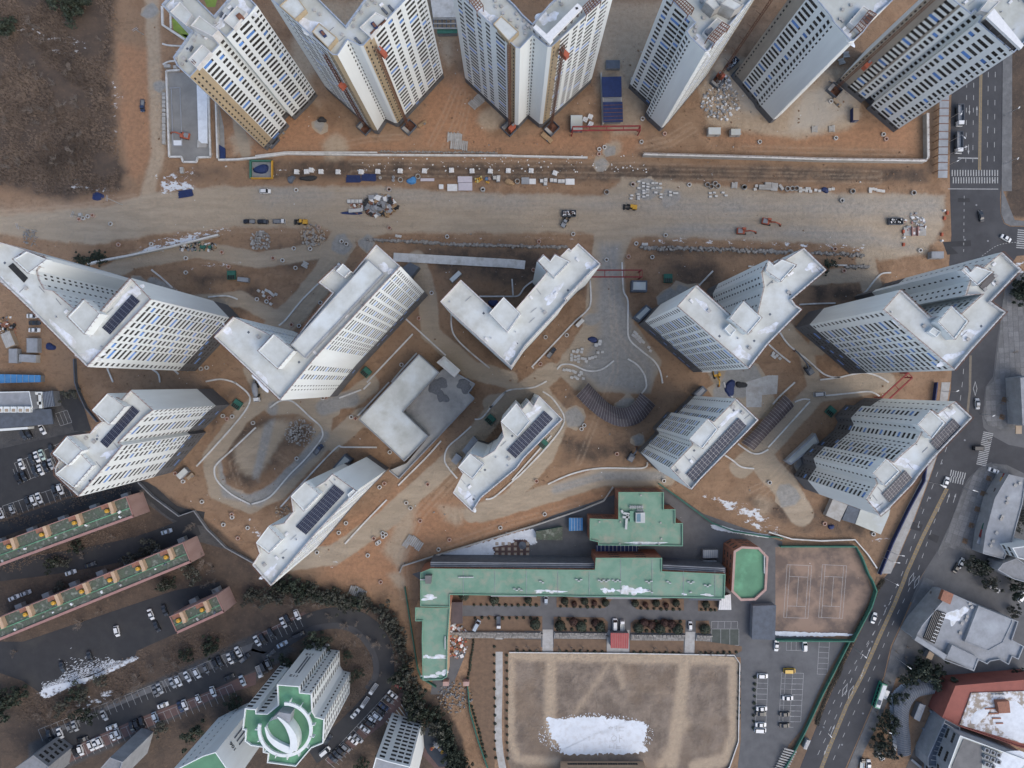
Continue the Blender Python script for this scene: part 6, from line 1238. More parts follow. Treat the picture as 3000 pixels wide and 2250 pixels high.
for pr, p, a, lb in ((pile8b, T1(1,0,1718,1190), 1.5, 'upper bundle of grey concrete piles on orange earth'), (pile8, T1(1,0,1755,1255), 1.5, 'lower wider bundle of grey concrete piles on orange earth'), (pile8, T1(1,0,1915,875), -.75, 'row of concrete piles against the crowned tower'), (pile8, T1(1,2,1370,1380), 1.0, 'row of grey concrete piles on the bare earth'), (pile4, T1(1,2,1295,1400), 1.0, 'four concrete piles beside the larger row'), (pile8, T1(1,3,880,130), 1.2, 'row of concrete piles above the tree belt'),
    (pile4, T1(3,0,670,475), .1, 'concrete piles in the gap beside the upper right tower'), (pile4, T1(3,0,630,535), .3, 'smaller pile group below the gap piles'), (pile4, T1(3,0,400,1120), 1.57, 'left group of grey piles on the dusty pad'), (pile4, T1(3,0,548,1117), 1.57, 'right group of grey piles on the dusty pad'), (pile4, T1(2,0,1920,1605), 1.5, 'concrete pile bundle among the well rings'), (pile4, T1(1,1,425,635), -.5, 'bundle of concrete channels beside the left road')):
    o = place(pr, p, a, lb, 'pile bundle', 'concrete pile bundles'); AUTO.pop()
pipeb = proto('pipe_bundle', bundle(11, 6.0, .14, .28, M['tarp'], 'pipe'))
for p, a, lb in ((R(820,470,300)((1590,400))[0], 0.0, 'left bundle of dark blue pipes'), (R(820,470,300)((1920,370))[0], -.05, 'right bundle of dark blue pipes'), (T1(0,1,1605,22), .15, 'bundle of dark blue pipes in the snow at left')): place(pipeb, p, a, lb, 'pipe bundle', 'blue pipe bundles'); AUTO.pop()
slab1 = proto('paving_slab_stack', [('slab', mk(lambda b: b.box(0,0,0,1.3,.75,.35)), M['greyl']), ('slab', mk(lambda b: b.box(.05,0,.36,1.25,.72,.3)), M['conc_l'])])
ublk = proto('kerb_stone_pallet', [('pallet', mk(lambda b: b.box(0,0,0,1.3,1.1,.14)), M['wood'])] + [('kerb_stone', mk(lambda b, i=i: b.box(0,(i-1.5)*.27,.15,1.25,.22,.5)), M['conc_l']) for i in range(4)])
for x, y in R(1500,480,400)((2050,290),(2125,315),(2125,368),(2195,330),(2050,397),(2130,440),(2130,478),(2130,537),(2195,375),(2190,425),(2190,460),(2188,517),(1937,517),(1925,567),(2037,498),(2045,540),(2043,573)) + T(2,0)((1215,1585),(1245,1585),(1280,1590),(1280,1625),(1250,1625),(1215,1630)) + T(2,1)((1165,10),(1240,15),(1285,30),(1285,55),(1365,10),(1365,38),(1400,20),(1420,20),(1710,20),(1745,15),(1710,50),(1760,45),(1820,15),(1845,40)): place(slab1, (x, y), random.uniform(-.1,.1), 'small stack of paving slabs', 'slab stack', 'paving slab stacks on the gravel')
for x, y, a in [(*q, -.1) for q in T(2,1)((530,1385),(570,1375),(600,1390),(560,1390),(515,1415),(515,1440),(515,1460),(545,1430),(575,1425),(545,1460),(575,1450),(575,1475),(605,1445),(630,1450),(640,1470),(670,1445),(695,1438),(720,1430),(740,1395),(780,1390),(605,1365))] + [(*q, -.3) for q in T(2,1)((450,1545),(475,1545),(500,1550),(530,1555),(545,1565),(595,1565),(580,1590),(545,1605),(565,1620),(515,1610),(615,1620),(600,1575))] + [(*q, -.6) for q in T(2,1)((1060,1220),(1075,1235),(1090,1255),(1105,1270),(1120,1290),(1135,1305),(1045,1245),(1065,1260),(1085,1280),(1105,1300),(1180,1350),(1195,1380))] + [(*q,-.6) for q in T(1,1)((92,858),(118,870),(135,885),(152,900),(70,905),(175,893),(130,975),(25,862),(65,875))] + [(*q, 0) for q in R(2150,500,650)((222,155),(208,188),(660,180),(660,207),(690,195),(725,180),(745,182),(812,197),(720,205),(760,208),(850,205),(1355,185),(1382,185),(1408,190),(1355,210),(1432,200),(1458,203),(1485,207),(950,190),(985,185))] + [(*q, 0) for q in T(2,1)((1133,460),(1160,460))] + [(*q,-.2) for q in T(1,1)((1218,388),(1245,392))] + [(*q,-.7) for q in T(3,1)((35,1420),(55,1435),(75,1420),(45,1400),(100,1445))]: place(ublk, (x, y), a+random.uniform(-.15,.15), 'pallet of concrete kerb stones', 'kerb pallet', 'pallets of kerb stones on the site')
culv = proto('culvert_section', [('section', mk(lambda b: b.bar((-1.3,0,.55), (1.3,0,.55), 1.1)), M['conc'])])
for x, y in R(2150,500,650)((275,160),(275,182),(335,135),(335,158),(335,182),(400,142),(400,165),(395,192)): place(culv, (x, y), -.05, 'long grey culvert section', 'culvert', 'culvert sections beside the haul road')
place(culv, R(2150,500,650)((465,170))[0], 2.2, 'long grey culvert section', 'culvert', 'culvert sections beside the haul road')
cubes = proto('stone_cube', [('cube_body', mk(lambda b: b.box(0,0,0,1.4,1.4,1.2,0,0,.94)), M['conc'])])
for y in (822,855,890,922,960,998,1030,1058,1090,1120,1152,1182,1210,1238): place(cubes, T1(0,0,1425,y), random.uniform(-.06,.06), 'grey concrete cube beside the parking deck', 'concrete cube', 'row of concrete cubes at upper left')
for x, y in T(0,0)((1440,578),(1465,578),(1520,588),(1578,1465),(1578,1488)) + T(0,1)((703,207),): place(cubes, (x, y), .1, 'grey concrete cube near the curved kerb', 'concrete cube', 'loose concrete cubes')
vent = proto('vent_shaft', [('cover', mk(lambda b: b.box(0,0,0,3.5,3.6,1.3)), M['greenbox'])] + [('cover_bar', mk(lambda b, i=i: b.box(-1.5+i*.75,0,1.3,.1,3.5,.12)), M['greennet']) for i in range(5)] + [('cover_panel', mk(lambda b, j=j: b.box(0,-.9+1.8*j,1.305,3.2,1.6,.06)), M['glass'] if j == 0 else M['greenbox']) for j in range(2)])
for p, a, lb in ((T1(0,1,2007,728), 0, 'green mesh vent box on brown earth left of the ridge tower'), (T1(1,1,955,1565), -.75, 'green mesh vent box below the ridge tower facade'), (T1(2,1,1345,755), 0, 'green mesh vent box right of the red gantry'), (T1(1,2,2025,320), -.75, 'green mesh vent box beside the central narrow tower'), (T1(2,2,265,525), -.75, 'green mesh vent box under the solar roof edge'), (T1(0,2,2055,190), -.6, 'green mesh vent box at the left loop road'), (T1(3,2,535,250), -.7, 'green mesh vent box beside the stepped solar tower')): place(vent, p, a, lb, 'vent shaft', 'green vent boxes'); AUTO.pop()
def container(label, p, L, wd, h, rz, m, roofm, cat='container', ribs=5):
    x, y = w(p); root = thing('site_container', (x, y, 0), rz); b = MB(); b.box(0,0,0,L,wd,h); b.build('body', M[m], root); b = MB(); b.box(0,0,h+.003,L*.97,wd*.95,.1); b.build('roof', M[roofm], root)
    for i in range(ribs): b = MB(); b.box(-L/2+L*(i+.5)/ribs,0,h+.1,.08,wd*.94,.04); b.build('roof_rib', M[roofm], root)
    b = MB(); b.box(L*.2,-wd/2-.03,.1,.9,.05,2.0); b.build('door', M['grey'], root); tag(root, label, cat)
for a in (('small grey cabin beside the second green vent box', T1(0,1,2115,770), 4.6, 1.8, 2.2, -.1, 'grey', 'greyl'), ('white site cabin by the loop road corner', T1(0,2,1597,782), 4.8, 2.4, 2.5, .75, 'greyl', 'roof'), ('tan skip beside the white site cabin', T1(0,2,1655,810), 3.2, 1.4, 1.2, .75, 'wood', 'sand'), ('left white cabin of the pair on the dusty pad', T1(2,0,1735,1150), 5.2, 3.0, 2.6, 0, 'conc', 'roof_a'), ('right white cabin of the pair on the dusty pad', T1(2,0,1917,1158), 4.0, 2.6, 2.6, 0, 'conc', 'roof_a'), ('blue and cream gatehouse cabin below the upper right tower', T1(3,0,735,1005), 2.4, 5.4, 2.6, 0, 'tarp', 'sand'),
    ('white lorry cabin near the ridge tower', T1(1,1,1728,745), 5.4, 1.9, 2.5, .75, 'greyl', 'roof'), ('grey cabin beside the kerb under the central tower', T1(2,1,583,1142), 4.0, 1.6, 2.2, .8, 'conc', 'conc_l'), ('grey guard cabin at the site gate on the right', T1(3,1,1432,560), 5.2, 2.8, 2.8, 0, 'greyl', 'greyl'), ('left upright cabin at the left edge yard', T1(0,1,150,1425), 3.6, 6.0, 2.6, 0, 'greyl', 'greyl'), ('wide cabin with a roof vent at the left edge yard', T1(0,1,275,1447), 7.2, 3.2, 2.6, -.05, 'conc', 'greyl'), ('tall cabin under parked cars at the left edge yard', T1(0,1,313,1335), 4.6, 6.0, 2.6, 0, 'greyl', 'greyl'), ('tan cabin at the left edge yard beside scrap', T1(0,1,105,1285), 4.2, 6.4, 2.6, .4, 'sand', 'conc'),
    ('tan pallet load beside the V tower base', T1(1,0,1440,1075), 4.0, 1.2, .9, .55, 'wood', 'wood'), ('tan timber load below the upper left tower', T1(1,0,225,1160), 3.6, 1.1, .9, .75, 'wood', 'wood'), ('tan timber load on the upper right pad', T1(3,0,590,890), 4.4, 1.3, .9, -.8, 'wood', 'sand'), ('tan formwork load below the crowned tower', T1(2,0,300,1195), 5.4, 2.0, 1.0, -.7, 'wood', 'wood'), ('white store cabin left of the red gantry', T1(2,0,553,1080), 5.0, 6.4, 2.8, 0, 'slate', 'roof_a'), ('grey skip container above the blue tarpaulin shed', T1(2,0,868,572), 5.8, 3.6, 1.7, 0, 'grey', 'slate')): container(*a)
# yellow bags, drums, boards by the haul road
Z2 = R(1100,470,400)
def boards(label, p, L, wd, n, m, rz=0):
    x, y = w(p); root = thing('board_stack', (x, y, 0), rz)
    for i in range(n): b = MB(); b.box(random.uniform(-.12,.12),random.uniform(-.05,.05),i*.13,L,wd,.12); b.build('board', M[m], root)
    tag(root, label, 'board stack', 'board stacks beside the haul road')
M['lilac'] = mat('pale_lilac_board', (.47,.44,.47), (.43,.40,.44), scale=1)
boards('upper pale lilac insulation board stack', Z2((1450,315))[0], 5.9, 2.5, 6, 'lilac'); boards('lower pale lilac insulation board stack', Z2((1455,430))[0], 5.8, 3.2, 5, 'lilac'); boards('white square board stack left of the lilac boards', Z2((1247,445))[0], 4.0, 2.8, 6, 'white'); boards('low lilac plank stack beside well rings', Z2((840,315))[0], 5.8, 1.1, 3, 'lilac'); boards('white and blue wrapped pallet', Z2((1068,430))[0], 1.8, 1.8, 5, 'white'); boards('white stacked channels beside the crates', R(1500,480,400)((940,295))[0], 3.7, 2.4, 5, 'white'); boards('grey stacked channels at the road edge', R(1500,480,400)((215,278))[0], 3.2, 2.7, 5, 'greyl'); boards('white bundled channels right of grey channels', R(1500,480,400)((333,290))[0], 2.6, 2.2, 5, 'white')
for i, (x, y) in enumerate(Z2((1620,300),(1650,300),(1625,345),(1655,350),(1685,290),(1690,320),(1712,268),(1720,310),(1680,340),(1655,330),(1800,350),(1830,358))):
    px, py = w((x, y)); b = MB(); b.cyl(0,0,0,.7,.45,.3,n=8); tag(b.build('yellow_sack', M['yellow'] if i % 3 else mat('pale_yellow_sack', (.52,.47,.22), (.44,.40,.18), scale=1), loc=(px,py,0), rz=i), 'pale yellow sack beside the lilac boards', 'sack', 'yellow sacks beside the boards', (x,y))
for i, (x, y, m) in enumerate([(*Z2((1800,302))[0],'blue_l'),(*Z2((1845,300))[0],'pink'),(*Z2((293,275))[0],'greyl'),(*Z2((290,325))[0],'greyl'),(*Z2((80,285))[0],'conc')]):
    px, py = w((x, y)); b = MB(); b.cyl(0,0,0,.6,.62,n=14); b.cyl(0,0,.6,.9,.25,n=8,m=1); tag(b.build('cable_drum', [M[m],M['grey']], loc=(px,py,0)), ['blue topped cable drum','pink topped cable drum','upper grey cable drum','lower grey cable drum','small grey drum near blue pipes'][i]+' at the haul road edge', 'drum', 'drums at the road edge')
crate = proto('crate', [('box', mk(lambda b: b.box(0,0,0,1.5,1.5,1.1)), M['greyl']), ('lid', mk(lambda b: b.box(0,0,1.103,1.3,1.3,.06)), M['conc_l'])])
for x, y in Z2((1932,290),(1995,280),(1990,325)) + R(1500,480,400)((640,275),(700,280),(770,290),(825,290),(545,270),(540,330),(480,285)) + T(1,1)((808,92),(842,92),(875,92),(908,92),(820,175),(838,172),(858,172),(878,170),(898,168),(912,165)) + T(2,1)((725,1330),(755,1320),(760,1300)): place(crate, (x, y), 0, 'grey square crate', 'crate', 'grey crates at the road edge')
def tarp(label, p, r, m, seed, asp=.7, rz=0.0, th=.9):
    x, y = w(p); b = blob_mesh(r, 14, th, .45, asp, seed); tag(b.build('tarpaulin_heap', M[m], loc=(x,y,0), rz=rz), label, 'tarpaulin')
tarp('long heap under black tarpaulin beside the haul road', R(820,470,300)((620,390))[0], 3.4, 'tarp_k', 1, .38); tarp('dark green covered machine beside black tarpaulin', R(820,470,300)((240,405))[0], 1.7, 'slate', 2, .9); tarp('black sheet on the gravel patch at upper left', T1(1,0,572,1035), 1.6, 'tarp_k', 3, .9); tarp('blue sheet left of the central penthouse', T1(1,1,2050,970), 2.2, 'tarp', 4, .8); tarp('blue sheet on earth above kerb pallets', T1(2,1,700,1285), 2.4, 'tarp', 5, .5); tarp('blue sheet by the gatehouse drum store', T1(2,2,1885,50), 2.6, 'tarp', 6, 1.2); tarp('black tyres and sheet near the long solar tower', T1(2,2,1975,20), 2.4, 'tarp_k', 7, .7); tarp('blue sheet on earth below stepped tower', T1(3,2,545,1250), 1.3, 'tarp', 8, 1.0); tarp('blue sheet beside yard cabins at left edge', T1(0,1,440,1345), 2.4, 'tarp', 9, .7); tarp('blue torn sheet below the hill fence', T1(0,1,845,45), 2.6, 'tarp', 10, .7, .3, .4); tarp('dark brown covered pile beside white channels', R(1100,470,400)((2160,350))[0], 2.0, 'wood', 11, .7); tarp('blue covered sack among kerb pallets', R(2150,500,650)((905,195))[0], 1.6, 'tarp', 12, .8); tarp('blue strip sheet below silver boxes', T1(1,1,835,188), 4.6, 'tarp', 13, .22, 0, .15); tarp('teal wrapped bales beside well ring', R(1100,470,400)((590,330))[0], 2.0, 'blue_l', 14, .9)
# fenced pit with green net, upper left
p = T1(1,0,55,1470); x, y = w(p); pit = thing('netted_pit', (x, y, 0)); b = MB(); b.box(0,0,0,8.6,7.2,.1,0,0); b.build('pit_floor', M['grey'], pit)
for dx, dy, sx, sy, m in ((0,3.6,9,.5,'greennet'), (4.4,0,.4,7.6,'yellow'), (-4.6,0,.6,7.6,'greennet'), (0,-3.7,9,.3,'yellow')): b = MB(); b.box(dx,dy,0,sx,sy,1.6); b.build('pit_side', M[m], pit)
b = blob_mesh(3.2, 14, 1.0, .3, .7, 21); b.build('blue_cover', M['tarp'], pit, loc=(-.4,.3,.1)); tag(pit, 'green netted pit with a blue cover below the upper left tower', 'pit')
# red gantries
def gantry(label, p0, p1, gap, h, legs, cat='gantry'):
    a, c = w(p0, h), w(p1, h); L = math.hypot(c[0]-a[0], c[1]-a[1]); ang = math.atan2(c[1]-a[1], c[0]-a[0]); root = thing('gantry', (a[0], a[1], 0), ang)
    for s in (-1, 1):
        b = MB(); b.bar((0,s*gap/2,h), (L,s*gap/2,h), .5); b.build('beam', M['red'], root)
    n = int(L/6)
    for i in range(n+1): b = MB(); b.bar((L*i/n,-gap/2,h), (L*i/n,gap/2,h), .26); b.build('cross_bar', M['red'], root)
    for x in legs:
        for s in (-1, 1): b = MB(); b.bar((x*L,s*gap/2,0), (x*L,s*gap/2,h), .4); b.build('leg', M['red'], root)
        b = MB(); b.bar((x*L,-gap/2,h*.5), (x*L,gap/2,h*.5), .25); b.build('leg_brace', M['red'], root)
    tag(root, label, cat, 'red steel gantries')
gantry('dark red gantry below the blue tarpaulin shed', T1(2,0,525,1112), T1(2,0,1110,1105), 1.6, 6.5, (0,1)); gantry('red twin beam gantry beside the central tower', T1(2,1,640,712), T1(2,1,1125,712), 2.8, 6.0, (.02,.98)); gantry('red twin beam gantry behind the stepped tower near the road', T1(3,2,1000,150), T1(3,1,1230,1590), 2.6, 6.0, (0,1))
# blue tarpaulin shed
sh = thing('tarpaulin_shed', (*w(T1(2,0,867,860)), 0)); o = (*w(T1(2,0,867,860)), 0)
for q, m, z in ((((775,665),(945,660),(948,835),(782,838)), 'tarp', 4.2), (((782,838),(948,835),(950,880),(785,883)), 'conc', 3.4), (((787,883),(955,880),(960,1052),(790,1056)), 'tarp', 4.2)):
    b = MB(); P4 = wp(T(2,0)(*q), z); b.prism(P4, z-.3, z); r_ = b.build('tarpaulin_roof', M[m], sh, o)
for i in range(5):
    q = wp(T(2,0)((788,910+i*32),(958,905+i*32)), 4.3); b = MB(); b.bar((*q[0],4.25), (*q[1],4.25), .16); b.build('strap', M['rust'], sh, o)
b = MB(); b.prism(wp(T(2,0)((790,680),(935,675),(945,1040),(800,1045)), 3.6), 0, 3.6); b.build('shed_body', M['grey'], sh, o); b = MB(); b.prism(wp(T(2,0)((765,630),(776,630),(795,1065),(780,1075)), 2), 0, 2.4); b.build('side_wall', M['conc'], sh, o)
tag(sh, 'blue tarpaulin covered shed between the crowned tower and bluish towers', 'shed')
# small substations and dark entrance blocks beside towers
def entrance(label, pts, h, m='slate', top='roof_a', cat='entrance block'):
    poly = wp(pts, h); c = cen(poly); root = thing('entrance_block', (*c, 0)); b = MB(); b.prism(poly, 0, h); b.build('body', M[m], root, (*c,0)); b = MB(); b.prism(inset(poly, .7), h, h+.06); b.build('roof', M[top], root, (*c,0)); tag(root, label, cat, 'small entrance blocks')
entrance('dark entrance block at the foot of the ridge tower', T(1,1)((1265,660),(1330,615),(1410,655),(1335,750)), 5, 'slate', 'slate'); entrance('grey substation right of the red gantry', T(2,1)((1035,770),(1170,772),(1168,868),(1032,865)), 4); entrance('grey entrance block left of the banded window tower', T(2,1)((1048,1090),(1160,980),(1215,1020),(1105,1130)), 4.5); entrance('slate entrance block beside the wide solar array tower', T(1,2)((660,740),(765,620),(830,670),(740,770)), 4, 'slate', 'roof_a'); entrance('slate entrance block beside the central narrow tower', T(1,2)((1780,590),(1880,465),(1925,510),(1830,640)), 4, 'greyl', 'greyl'); entrance('slate low block beside the central narrow tower penthouse', T(1,2)((1685,680),(1730,615),(1780,650),(1730,715)), 3.5, 'greyl', 'greyl'); entrance('dark entrance block under the long solar tower', T(2,2)((1570,100),(1650,30),(1690,70),(1610,150)), 4.5, 'slate', 'greyl'); entrance('grey entrance deck of the stepped tower', T(3,2)((155,680),(410,440),(445,520),(200,715)), 3.2, 'greyl', 'roof_a')
b = MB(); o0 = wp(T(3,2)((500,1150),(560,1010),(690,1060),(620,1205)), 3); b.prism(o0, 0, 3); rt = thing('podium', (*cen(o0), 0)); b.build('planter_box', M['conc'], rt, (*cen(o0),0)); b = MB(); b.prism(wp(T(3,2)((640,1190),(695,1060),(800,1100),(755,1225)), 3.2), 0, 3.2); b.build('ramp_roof', M['slate'], rt, (*cen(o0),0)); b = MB(); b.prism(wp(T(3,2)((755,1225),(800,1100),(1060,1080),(1045,1150),(975,1315)), 3.4), 0, 3.4); b.build('deck', M['roof_a'], rt, (*cen(o0),0)); tag(rt, 'pale podium deck below the stepped tower', 'podium')
sheet('concrete_apron', T(2,2)((2020,0),(2212,-60),(2300,-60),(2290,100),(2160,110),(2155,215),(2025,215)), M['conc'], .05)
# parking deck structure upper left
pd = thing('parking_deck', (*w(T1(0,0,1640,1000)), 0)); o = (*w(T1(0,0,1640,1000)), 0)
b = MB(); b.prism(wp(T(0,0)((1445,620),(1520,625),(1700,640),(1810,760),(1825,1360),(1710,1365),(1700,1405),(1590,1405),(1570,1360),(1470,1360))), 0, .3); b.build('deck_slab', mat('deck_concrete', (.24,.235,.22), (.17,.165,.155), scale=.12, detail=8), pd, o)
for q in (((1445,620),(1470,1360)), ((1470,1360),(1575,1360)), ((1575,1360),(1590,1405)), ((1590,1405),(1705,1405)), ((1705,1405),(1715,1365)), ((1715,1365),(1825,1362)), ((1825,1362),(1810,830)), ((1445,620),(1560,612))):
    a, c = wp(T(0,0)(*q)); b = MB(); b.bar((*a,.7), (*c,.7), .75); b.build('edge_wall', M['conc_l'], pd, o)
for q in (((1468,765),(1560,762)), ((1560,762),(1578,1262)), ((1578,1262),(1500,1262)), ((1500,1262),(1485,765))): a, c = wp(T(0,0)(*q)); b = MB(); b.bar((*a,.4), (*c,.4), .35); b.build('marking_kerb', M['greyl'], pd, o)
b = MB(); b.prism(wp(T(0,0)((1698,640),(1790,780),(1790,1235),(1740,1235),(1712,1210),(1698,760)), 1.2), .3, 1.0); b.build('snow_cover', M['snow'], pd, o)
b = MB(); b.prism(wp(T(0,0)((1500,1215),(1575,1215),(1575,1260),(1505,1262))), .3, .42); b.build('snow_cover', M['snow'], pd, o)
b = MB(); b.prism(wp(T(0,0)((1710,1210),(1790,1240),(1790,1275),(1710,1278))), .3, .7); b.build('deck_curb', M['conc'], pd, o); tag(pd, 'grey deck with a long snow strip left of the upper left tower', 'deck')
long_wall('ramp_wall', 'pale ramp wall with a blue sheet end below the upper left tower', T(0,0)((1880,880),(1895,1380)), 2.0, .5, 'conc_l'); sheet('ramp', T(0,0)((1890,900),(1935,1100),(1945,1380),(1900,1380)), M['gravelsheet'], .03); b = MB(); b.prism(wp(T(0,0)((1893,1250),(1943,1280),(1945,1378),(1897,1380)), .8), 0, .8); tag(b.build('blue_ramp_sheet', M['tarp']), 'dark blue sheet at the end of the ramp', 'tarpaulin')
sheet('turf_garden', T(0,0)((1485,160),(1530,170),(1640,290),(1620,330),(1500,260)), M['turf'], .03); sheet('turf_garden', T(0,0)((1740,-60),(1890,-60),(1860,60),(1790,60)), M['turf'], .03); sheet('turf_garden', T(0,0)((1530,290),(1620,300),(1650,330),(1590,340)), M['turf'], .03); kerb(T(0,0)((1405,60),(1410,220),(1500,280),(1600,345)), .9, .8, per=1); kerb(T(0,0)((1475,90),(1480,250)), .7, .6, per=1)
# partly built frames behind the V towers
fr = thing('unfinished_deck', (*w(T1(1,0,1630,190)), 0)); o = (*w(T1(1,0,1630,190)), 0)
b = MB(); b.prism(wp(T(1,0)((1500,-60),(1720,-60),(1725,150),(1530,150)), 4), 3.4, 4); b.build('deck', M['conc_l'], fr, o)
for i in range(6): a, c = wp(T(1,0)((1530+i*38,160),(1532+i*38,240)), 4); b = MB(); b.bar((*a,3.5), (*c,3.5), .4); b.build('beam', M['slate'], fr, o)
for y in (160,200,240): a, c = wp(T(1,0)((1530,y),(1740,y)), 4); b = MB(); b.bar((*a,3.5), (*c,3.5), .5); b.build('beam', M['conc'], fr, o)
tag(fr, 'partly built concrete frame between the two V towers', 'frame'); shed('site_store', 'green and blue sheeted store between the two V towers', T(1,0)((1565,240),(1740,235),(1740,285),(1565,290)), 3, 'grey', 'greennet')
# wheel wash and red gate blocks
x, y = w(T1(3,1,1258,350)); ww_ = thing('wheel_wash', (x, y, 0)); b = MB(); b.box(.3,0,0,9.4,3.6,.5); b.build('apron', M['conc'], ww_)
for i in range(8): b = MB(); b.box(0,1.4-i*.45,.5,2.4,.18,.2); b.build('grate_bar', M['salmon'], ww_)
for s in (-1,1): b = MB(); b.box(s*1.2,0,.5,.25,4,.9); b.build('side_rail', M['salmon'], ww_)
tag(ww_, 'pink red wheel wash grate by the site gate', 'wheel wash')
for x, y in T(3,1)((1165,350),(1168,462),(1498,375),(1545,190),(1520,235)): px, py = w((x,y)); b = MB(); b.box(0,0,0,.9,1.5,.9,0,0,.8); tag(b.build('barrier_block', M['orange'], loc=(px,py,0)), 'orange plastic barrier block at the site gate', 'barrier', 'orange barriers at the gate', (x,y))
for x, y in T(3,1)((1168,405),(1495,432),(1515,172)): px, py = w((x,y)); b = MB(); b.cyl(0,0,0,1.3,.5,.4,n=10); tag(b.build('gate_post', M['white'], loc=(px,py,0)), 'white gate post block at the site gate', 'post', 'white gate posts', (x,y))
# flagpoles / poles / lamps
def pole(label, p, tip, h, cat='utility pole', cross=True, name='utility_pole'):
    """p: foot pixel, tip: pixel of the pole head"""
    x, y = w(p); tx, ty = w(tip, h); root = thing(name, (x, y, 0)); b = MB(); b.bar((0,0,0), (tx-x,ty-y,h), .3, 0, .2); b.build('shaft', M['conc'], root)
    if cross:
        for k in (0, .9): b = MB(); a = math.atan2(ty-y, tx-x)+1.57; b.bar((tx-x-1.2*math.cos(a),ty-y-1.2*math.sin(a),h-.3-k), (tx-x+1.2*math.cos(a),ty-y+1.2*math.sin(a),h-.3-k), .12); b.build('cross_arm', M['alu'], root)
    tag(root, label, cat, 'utility poles')
for lb, f_, g in (('utility pole with cross arms below the hill', (1060,120), (915,55)), ('utility pole beside the four rings', (690,225), (615,195)), ('leftmost utility pole with cross arms', (320,350), (138,298))): pole(lb, T1(0,1,*f_), T1(0,1,*g), 12)
pole('utility pole beside the upper left dirt road', T1(0,0,1240,300), T1(0,0,1158,245), 10)
def street_lamp(p, head, h, arms=1, light='lamp_head'):
    x, y = w(p); hx, hy = w(head, h); root = thing('street_lamp', (x, y, 0)); b = MB(); b.cyl(0,0,0,h,.12,.08,n=6); b.build('shaft', M['alu'], root); b = MB(); b.bar((0,0,h-.2), (hx-x,hy-y,h), .12); b.build('arm', M['alu'], root); b = MB(); a = math.atan2(hy-y,hx-x); b.box(hx-x,hy-y,h-.05,1.0,.35,.15,a); b.build('lamp_head', M['white'], root); tag(root, 'street lamp on a long arm over the main road', 'street lamp', 'street lamps along the main road', p)
for a, c in (((1005,10),(1120,70)), ((725,600),(845,695)), ((440,1265),(545,1380)), ((1105,700),(1230,790)), ((950,1255),(1060,1350))): street_lamp(T1(3,3,*a), T1(3,3,*c), 9)
for a, c in (((1380,860),(1500,890)), ((1030,1450),(1170,1500)), ((990,1510),(1130,1560)), ((1700,920),(1780,935)), ((1510,80),(1640,75)), ((1840,275),(1950,290))): street_lamp(T1(3,2,*a), T1(3,2,*c), 9)
for a, c in (((1570,1025),(1670,985)), ((1560,1230),(1700,1190)), ((1560,1340),(1710,1270)), ((2040,1000),(2170,930)), ((2035,1420),(2160,1370)), ((1555,1430),(1640,1390))): street_lamp(T1(3,0,*a), T1(3,0,*c), 9)
bs = shed('bus_shelter', 'small white roofed bus shelter beside the bus', T(3,3)((1020,978),(1055,990),(1025,1062),(992,1050)), 2.6, 'grey', 'white', 'bus shelter', ribs=4); shed('bus_shelter', 'grey bus shelter beside the bottom steps', T(3,3)((335,1408),(372,1415),(335,1495),(305,1485)), 2.6, 'grey', 'greyl', 'bus shelter', ribs=4); shed('kiosk', 'white panelled kiosk inside the curved grey canopy', T(3,3)((1310,1095),(1365,1110),(1310,1250),(1260,1225)), 2.8, 'grey', 'greyl', 'kiosk', ribs=5); shed('kiosk', 'small cream kiosk below the entry beam of the grey hall', T(3,3)((1395,640),(1440,660),(1415,720),(1365,700)), 2.6, 'grey', 'sand', 'kiosk')
x, y = w(T1(3,3,960,1530)); b = MB(); b.bar((-.9,1.2,1.0), (.9,-1.6,1.0), 1.7); st = b.build('storage_tank', M['white'], loc=(x,y,0)); tag(st, 'white cylindrical tank on the verge at bottom right', 'tank')
# garden stairs at bottom, between car park and road
b = MB(); stp = thing('outdoor_stairs', (*w(T1(3,3,140,1560)), 0))
for i in range(10):
    q = wp(T(3,3)((130+(i*-9),1470+i*22),(235-i*9,1500+i*22)), .3); c = MB(); c.bar((*q[0],.3+.12*(10-i)), (*q[1],.3+.12*(10-i)), .55); c.build('step', M['conc'], stp, (*w(T1(3,3,140,1560)),0))
tag(stp, 'outdoor concrete stairs beside the green fence at the bottom', 'stairs')
# blue roofed sheds left edge, greens, playground
shed('blue_roof_shed', 'long light blue roofed shed at the left edge under snow', T(0,1)((-60,1580),(350,1590),(350,1650),(-60,1660)), 3, 'grey', 'blue_l', ribs=8)
sheet('playground_floor', T(1,3)((1460,1300),(1560,1240),(1640,1330),(1680,1480),(1680,1640),(1580,1640),(1480,1520),(1430,1400)), M['play'], .03); structure(ribbon('playground_path', T(1,3)((1180,1330),(1330,1290),(1420,1380),(1470,1500),(1560,1600),(1640,1680)), 4.5, M['paver_r'], per=4, z1=.026))
pg = thing('play_structure', (*w(T1(1,3,1565,1440)), 0))
for i, (dx, dy, m, s) in enumerate(((0,0,'greyl',2.0),(1.4,-1.6,'greyl',1.4),(-2.2,-1.4,'orange',1.2),(-1.0,1.2,'slate',1.3),(2.2,-3.0,'yellow',1.0))): b = MB(); b.cyl(dx,dy,0,1.8,.1,n=5); b.cyl(dx,dy,1.8,2.6,s*.7,.1,n=4); b.build('tower_roof', M[m], pg)
b = MB(); b.bar((0,0,1.6), (2.4,-3.2,.3), .7); b.build('slide', M['yellow'], pg); b = MB(); b.bar((0,0,1.5), (-2.2,-1.4,1.5), .6); b.build('bridge', M['wood'], pg); tag(pg, 'play structure with orange roof on dark rubber floor', 'playground')
